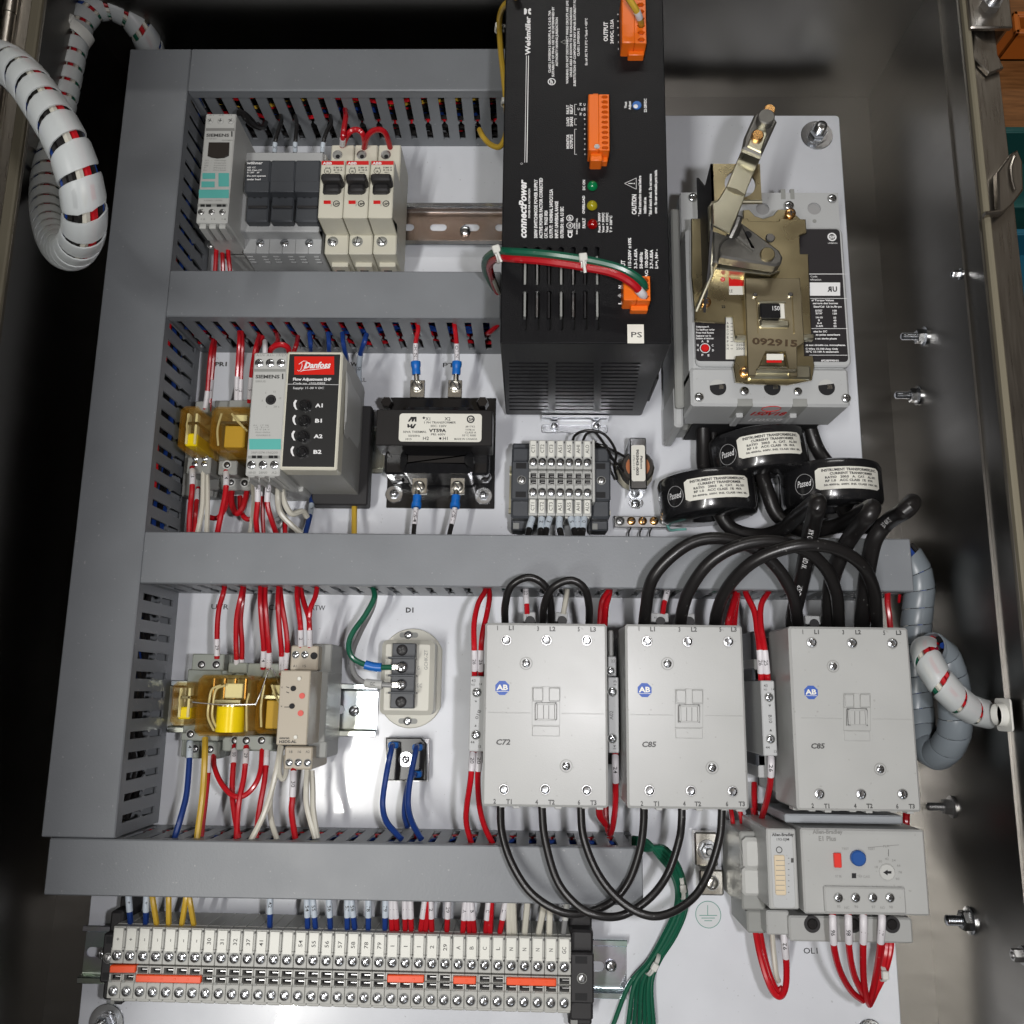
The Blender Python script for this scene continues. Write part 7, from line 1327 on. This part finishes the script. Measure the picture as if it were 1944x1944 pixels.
w('M', [(590, 1345, 18), (555, 1360, 24), (525, 1460, 30), (510, 1600, 34), (530, 1690, 40)], 1.8, blue, 'short blue wire behind the right one at the rectifier', (), 'blue rectifier wires')
# wires at the contactors
G6 = 'red wires around the C72 contactor'
w('N', [(160, 130, 46), (150, 190, 56), (100, 280, 68), (72, 420, 78), (74, 600, 82), (76, 800, 74)], 1.75, red, 'outer red wire sleeved 26 dropping to the left contact block', ((-19, -6, '26'),), G6)
w('N', [(165, 130, 44), (180, 220, 56), (165, 330, 68), (132, 480, 78), (120, 620, 82), (118, 800, 74)], 1.75, red, 'inner red wire sleeved 26 dropping to the left contact block', ((-19, -6, '26'),), G6)
w('N', [(64, 1290, 76), (58, 1380, 82), (48, 1500, 82), (22, 1680, 72), (20, 1800, 64), (60, 1960, 52)], 1.75, red, 'outer red wire sleeved 20 below the left contact block', ((3, 14, '20'),), G6)
w('N', [(110, 1290, 76), (106, 1380, 82), (98, 1500, 80), (110, 1680, 68), (150, 1830, 60), (230, 1990, 52)], 1.75, red, 'inner red wire sleeved 20 below the left contact block', ((3, 14, '20'),), G6)
w('N', [(428, 140, 50), (430, 190, 56), (436, 270, 60), (440, 350, 60)], 1.7, red, 'sleeved wire marked 22 entering above the C72 contactor', ((4, 18, '22'),), G6)
w('N', [(712, 140, 50), (716, 190, 56), (704, 270, 60), (690, 350, 60)], 1.7, wwire, 'white wire entering between the two jumper loops', (), G6)
w('N', [(1005, 140, 46), (1000, 190, 54), (955, 270, 56), (940, 430, 50)], 1.8, red, 'left red wire behind the right corner of the C72 contactor', (), G6); w('N', [(1010, 140, 44), (1008, 210, 50), (985, 300, 52), (975, 430, 46)], 2, red, 'right red wire behind the right corner of the C72 contactor', (), G6)
w('N', [(1050, 1300, 72), (1050, 1400, 76), (1052, 1540, 72), (1050, 1690, 62), (1030, 1830, 46), (1008, 1870, 38), (990, 1790, 34), (985, 1680, 32)], 1.9, red, 'red wire sleeved 24 hanging in a narrow loop between contactors', ((3, 19, '24'),), G6)
w('N', [(940, 1660, 40), (945, 1740, 40), (985, 1800, 36)], 2.4, red, 'short thick red wire under the right foot of the C72 contactor', (), G6)
w('N', [(1412, 140, 50), (1408, 200, 56), (1388, 280, 60), (1378, 350, 60)], 1.7, red, 'sleeved wire marked 24 entering above the middle contactor', ((4, 16, '24'),), G6)
G7 = 'red wires around the right contactor'
w('O', [(430, 90, 46), (445, 150, 56), (500, 270, 66), (522, 420, 74), (540, 560, 80), (552, 790, 74)], 1.9, red, 'left red wire sleeved 25 running to the block beside the right contactor', ((-21, -7, '26'),), G7)
w('O', [(615, 90, 46), (595, 140, 56), (550, 220, 66), (545, 360, 74), (575, 560, 80), (598, 790, 74)], 1.9, red, 'right red wire sleeved 25 running to the block beside the right contactor', ((-21, -7, '25'),), G7)
w('O', [(618, 1290, 74), (620, 1380, 78), (612, 1520, 70), (575, 1680, 54), (530, 1800, 36), (510, 1740, 28), (500, 1600, 24), (500, 1500, 20)], 1.9, red, 'red wire sleeved 26 looping below the block beside the right contactor', ((3, 15, '26'),), G7)
w('O', [(372, 140, 40), (350, 220, 46), (320, 330, 50), (310, 400, 50)], 2.4, red, 'left red wire behind the top right corner of the middle contactor', (), G7); w('O', [(378, 150, 38), (365, 240, 42), (350, 400, 44)], 2.2, red, 'right red wire behind the top right corner of the middle contactor', (), G7)
w('O', [(1460, 110, 40), (1458, 200, 42), (1470, 300, 42), (1482, 420, 40)], 1.9, red, 'red wire dropping behind the top right corner of the right contactor', (), G7); w('O', [(1545, 150, 30), (1540, 200, 26)], 1, red, 'red wire tip showing in the duct slot near its right end', (), G7)
w('O', [(1595, 1690, 30), (1592, 1760, 34), (1590, 1830, 34)], 2.2, red, 'short red wire between the right contactor and the overload relay', (), G7)
w('P', [(705, -20, 26), (722, 100, 26), (745, 260, 24), (765, 430, 22)], 1.5, red, 'red wire passing furthest left of the overload side module', (), G7); w('P', [(755, -20, 26), (768, 60, 26), (780, 140, 24)], 1.5, red, 'middle red wire dropping behind the overload side module', (), G7); w('P', [(828, -20, 26), (842, 60, 26), (852, 130, 24)], 1.5, red, 'right red wire dropping behind the overload side module', (), G7)
G8 = 'red wires hanging under the overload relay'
for pts, lb_, st in (([(1280, 570, 88), (1281, 650, 90), (1290, 780, 84), (1325, 910, 74), (1385, 1015, 62), (1450, 1068, 54)], 'leftmost red wire under the overload relay, sleeve marked 96', '96'),
    ([(1368, 570, 88), (1369, 650, 90), (1375, 790, 82), (1400, 920, 70), (1440, 1010, 60), (1478, 1065, 52)], 'second red wire under the overload relay, sleeve marked 98', '98'),
    ([(1453, 570, 88), (1454, 650, 90), (1452, 800, 82), (1455, 940, 70), (1470, 1050, 58), (1488, 1092, 52)], 'third red wire under the overload relay, sleeve marked 1', '1'),
    ([(1558, 570, 88), (1557, 650, 90), (1545, 790, 82), (1525, 920, 70), (1505, 1020, 60), (1488, 1080, 52)], 'right sleeved red wire under the overload relay', '17')): w('P', pts, 1.9, red, lb_, ((2, 18, st),), G8)
for i, dx in enumerate((0, 22)): w('P', [(1590 + dx, 700, 60), (1580 + dx, 800, 62), (1555 + dx * .6, 920, 58), (1520, 1020, 54), (1488, 1088, 48)], 2, red, ('inner', 'outer') [i] + ' red wire of the thick pair at the right of the overload relay', (), G8)
ziptie('white cable tie on the red wires under the overload relay', 'P', 1560, 915, 60, 3.6, 0, 2.4)
w('P', [(845, 680, 40), (868, 800, 44), (905, 930, 46), (945, 1020, 46), (985, 1045, 46), (1015, 990, 50), (1020, 880, 56), (1010, 760, 62), (1000, 640, 60)], 1.9, red, 'outer red loop under the overload side module, sleeve marked 92', ((-19, -3, '92'),), G8)
w('P', [(870, 690, 38), (892, 810, 42), (925, 930, 44), (965, 1010, 44), (1000, 1000, 44)], 2.1, red, 'inner red loop under the overload side module', (), G8); w('P', [(940, 690, 40), (948, 800, 42), (962, 920, 42), (975, 960, 40)], 1.6, wwire, 'white wire inside the loop under the overload side module', (), G8)
# green bundle
offs = [(-7, 0), (-4.5, 2), (-2.5, -1.5), (0, 1.5), (2.5, -1), (4.8, 1.5), (7, -.5)]
spread = [-62, -36, -18, 0, 16, 30, 44]
for i, (o_, h_) in enumerate(offs):
    f_ = o_ / 7
    pts = [(150, 150 + i * 7, 34), (235, 175 + i * 8 - 4, 38), (310 - f_ * -18, 225 - f_ * 22, 36 + h_), (385 + f_ * -24 * -1, 320 - f_ * 14, 30 + h_), (425 + f_ * 24, 440, 22 + h_), (420 + f_ * 30, 560, 18 + h_), (360 + f_ * 34, 700, 14 + h_), (270 + f_ * 30, 850, 10 + h_), (205 + spread[i] * 1.2, 980, 9 + h_), (190 + spread[i] * 1.9 + (-40 if i == 0 else 0), 1230, 7 + h_)]
    w('P', pts, 1.5, green, ('outermost left', 'second', 'third', 'middle', 'fifth', 'sixth', 'outermost right')[i] + ' wire of the green bundle curving down past the earth sticker', (), 'green wires in one tied bundle')
ziptie('white cable tie on the green bundle beside the lugs', 'P', 425, 425, 24, 7, .1, 2.4); ziptie('white cable tie on the green bundle above the bottom edge', 'P', 265, 860, 12, 7, -.55, 2.6, 5)
# wires into the bottom strip
tb = []
def tw(k, x0, y0, x1, y1, m_, st, lb_, r=1.75, sl=cb):
    P0 = (x0 + (x0 - x1) * .25, y0 - 70, 40); w(k, [P0, (x0, y0, 42), ((x0 + x1) / 2, (y0 + y1) / 2, 42), (x1, y1, 38), (x1, y1 + 30, 34)], r, m_, lb_, ((3, 13.5, st, sl),) if st is not None else (), 'wires entering the bottom strip from above', flip=False)
for i, (x0, x1, st) in enumerate(((712, 726, '+'), (842, 838, '+'))): tw('Q', x0, 560, x1, 745, blue, st, ('leftmost', 'second')[i] + ' blue wire at the left end of the bottom strip')
for i, (x0, x1) in enumerate(((888, 918), (1006, 1006), (1132, 1102), (1158, 1190))): tw('Q', x0, 560, x1, 755, yellow, None, ('leftmost', 'second', 'third', 'rightmost')[i] + ' of the four yellow wires entering the bottom strip')
tw('Q', 1750, 572, 1748, 772, blue, '42', 'lone blue wire sleeved 42 right of the yellow ones')
for x0, x1, st in ((592, 600, '54'), (648, 672, '55'), (795, 808, '56'), (962, 962, '57'), (1002, 1032, '58'), (1157, 1155, '78'), (1312, 1308, '79')): tw('R', x0, 345, x1, 600, blue, st, 'blue wire sleeved %s above the bottom strip' % st)
for x0, x1, st, lb_ in ((1368, 1372, '1', 'first red wire right after the last blue wire of the strip'), (1398, 1420, '1', 'red wire crowding the first red one at the strip'), (1490, 1494, '1', 'left red wire of the second red pair at the strip'), (1540, 1550, '1', 'right red wire of the second red pair at the strip'), (1672, 1635, '1', 'leaning red wire before the one marked 2 at the strip'), (1708, 1680, None, 'bare red wire behind the leaning one at the strip'), (1728, 1738, '2', 'red wire sleeved 2 above the bottom strip'), (1886, 1876, '29', 'red wire sleeved 29 above the bottom strip')): tw('R', x0, 355, x1, 615, red, st, lb_, sl=sleeve)
for x0, x1, st, m_, lb_ in ((305, 282, 'A', red, 'red wire sleeved A above the bottom strip'), (335, 345, '', red, 'red wire between the ones sleeved A and B'), (362, 390, 'B', red, 'red wire sleeved B above the bottom strip'), (518, 492, 'C', red, 'red wire sleeved C above the bottom strip'), (546, 532, None, red, 'red wire hidden beside the one sleeved C'), (672, 622, 'L', red, 'last red wire, leaning right above the bottom strip'),
    (708, 708, None, wwire, 'first white wire after the last red one at the strip'), (745, 755, None, wwire, 'second white wire after the last red one at the strip'), (875, 850, None, wwire, 'thick white wire alone in the middle of the white ones'), (1030, 978, None, wwire, 'leaning white wire near the end of the strip'), (1085, 1076, None, wwire, 'last white wire before the grey one at the strip'), (1236, 1206, '', gwire, 'grey wire above the terminal marked GC')): tw('S', x0, 368, x1, 640, m_, st, lb_, 2 if m_ is wwire else 1.75, sleeve if m_ is not gwire else lgrey)

# ================= spiral wrapped harnesses =================
def harness(label, k, pts, r, pitch=13.5, cover=.76, inner=None, wrapm=None, r2=None, mm_=False):
    P_ = spline([Vector(p) for p in pts] if mm_ else wpts(k, pts), 14); L_ = sum((P_[i + 1] - P_[i]).length for i in range(len(P_) - 1)); P_ = seg(P_, 0, L_ - .01); t = thing('wire_harness', label, 'harness', tuple(P_[0]))
    n = len(P_); T_ = [(P_[min(i + 1, n - 1)] - P_[max(0, i - 1)]).normalized() for i in range(n)]; N_ = []; nn = T_[0].orthogonal().normalized()
    for i in range(n): nn = (nn - T_[i] * nn.dot(T_[i])).normalized(); N_.append(nn.copy())
    L_ = n * 1.5
    cols = inner or [rubber, rubber, blue, wwire, red, wwire, green, wwire, blue, rubber, red, wwire]
    mb = MB(); m_ = len(cols)
    for j, c_ in enumerate(cols):
        a_ = 2 * math.pi * j / m_; q = []
        for i in range(0, n, 2):
            b = T_[i].cross(N_[i]); an = a_ + i * .004; rad = r - 2.3; q.append(P_[i] + (N_[i] * math.cos(an) + b * math.sin(an)) * rad)
        mb.tube(q, 1.9, c_, 6)
    mb.build('inner_wires', t); mb = MB(); seg_n = 20; step = 1.5; tot = 2 * math.pi * L_ / pitch; k_ = int(L_ / pitch * seg_n); vs = []; fs = []
    th = .7
    for i in range(k_):
        s0 = i / seg_n * pitch
        for e_, rr_ in ((0, r), (0, r + th), (cover * .12, r + th + .25), (cover * .88, r + th + .25), (cover, r + th), (cover, r)):
            s_ = (s0 + e_ * pitch) / step; ii = min(n - 2, int(s_)); f = min(1, s_ - ii); p = P_[ii].lerp(P_[ii + 1], f); N0 = N_[ii]; b = T_[ii].cross(N0); a_ = 2 * math.pi * i / seg_n
            vs.append(p + (N0 * math.cos(a_) + b * math.sin(a_)) * rr_)
    for i in range(k_ - 1):
        for q in range(6): q2 = (q + 1) % 6; fs.append((i * 6 + q, i * 6 + q2, (i + 1) * 6 + q2, (i + 1) * 6 + q))
    mb.add(vs, fs, wrapm or spiral); mb.build('spiral_wrap', t); return t
harness('large white spiral wrapped harness hooking down at the left edge', 'A', [(-260, 560, 200), (-120, 450, 225), (20, 440, 240), (180, 560, 250), (330, 770, 256), (460, 990, 258), (550, 1220, 254), (595, 1450, 246), (585, 1640, 230), (520, 1760, 205), (440, 1760, 175), (370, 1650, 150), (330, 1450, 128), (345, 1200, 112), (390, 900, 100), (455, 600, 92), (505, 350, 88), (560, 160, 86), (660, 50, 84), (790, 40, 80), (920, 110, 72), (1010, 230, 62), (1060, 340, 48), (1080, 420, 36)], 9.2)
ziptie('wide white tie near the top of the spiral wrapped harness', 'A', 540, 235, 88, 10.5, 1.1, 7)
grayw = mat('spiral_wrap_grey', (.17, .195, .215), .33, alpha=.95)
harness('grey spiral wrapped harness looping at the right end of the long duct', 'U', [(150, 90, 40), (195, 150, 42), (215, 230, 42), (208, 330, 40), (200, 430, 38), (200, 560, 34), (208, 700, 34), (225, 820, 40), (262, 880, 50), (310, 870, 62), (350, 800, 72), (355, 690, 78), (335, 570, 80), (300, 490, 82), (262, 470, 86)], 8.6, 11, .96, [rubber, blue, rubber, red, rubber, blue, rubber, wwire], grayw)
harness('white spiral harness with red showing, fixed to the right steel wall', 'U', [(240, 470, 86), (240, 500, 96), (275, 570, 102), (330, 640, 102), (400, 700, 96), (465, 725, 90), (530, 735, 82)], 7.4, 14, .84, [red, red, wwire, green, red, wwire, wwire, red])
t = thing('wall_fitting', 'pale cable tie mount on the right wall at the end of the white harness', 'fitting', tuple(at('U', 505, 730, 90))); mb = MB(); p = at_x('U', 520, 730, 262); mb.T = Matrix.Translation(p) @ Matrix.Rotation(math.pi / 2, 4, 'Y'); mb.box(-8, -9, 8, 9, 3, 4.5, tie, .6, 2); mb.rev(0, 0, [(6, -1), (6.4, 0), (6.4, 3)], tie, 22); mb.build('mount_collar', t)
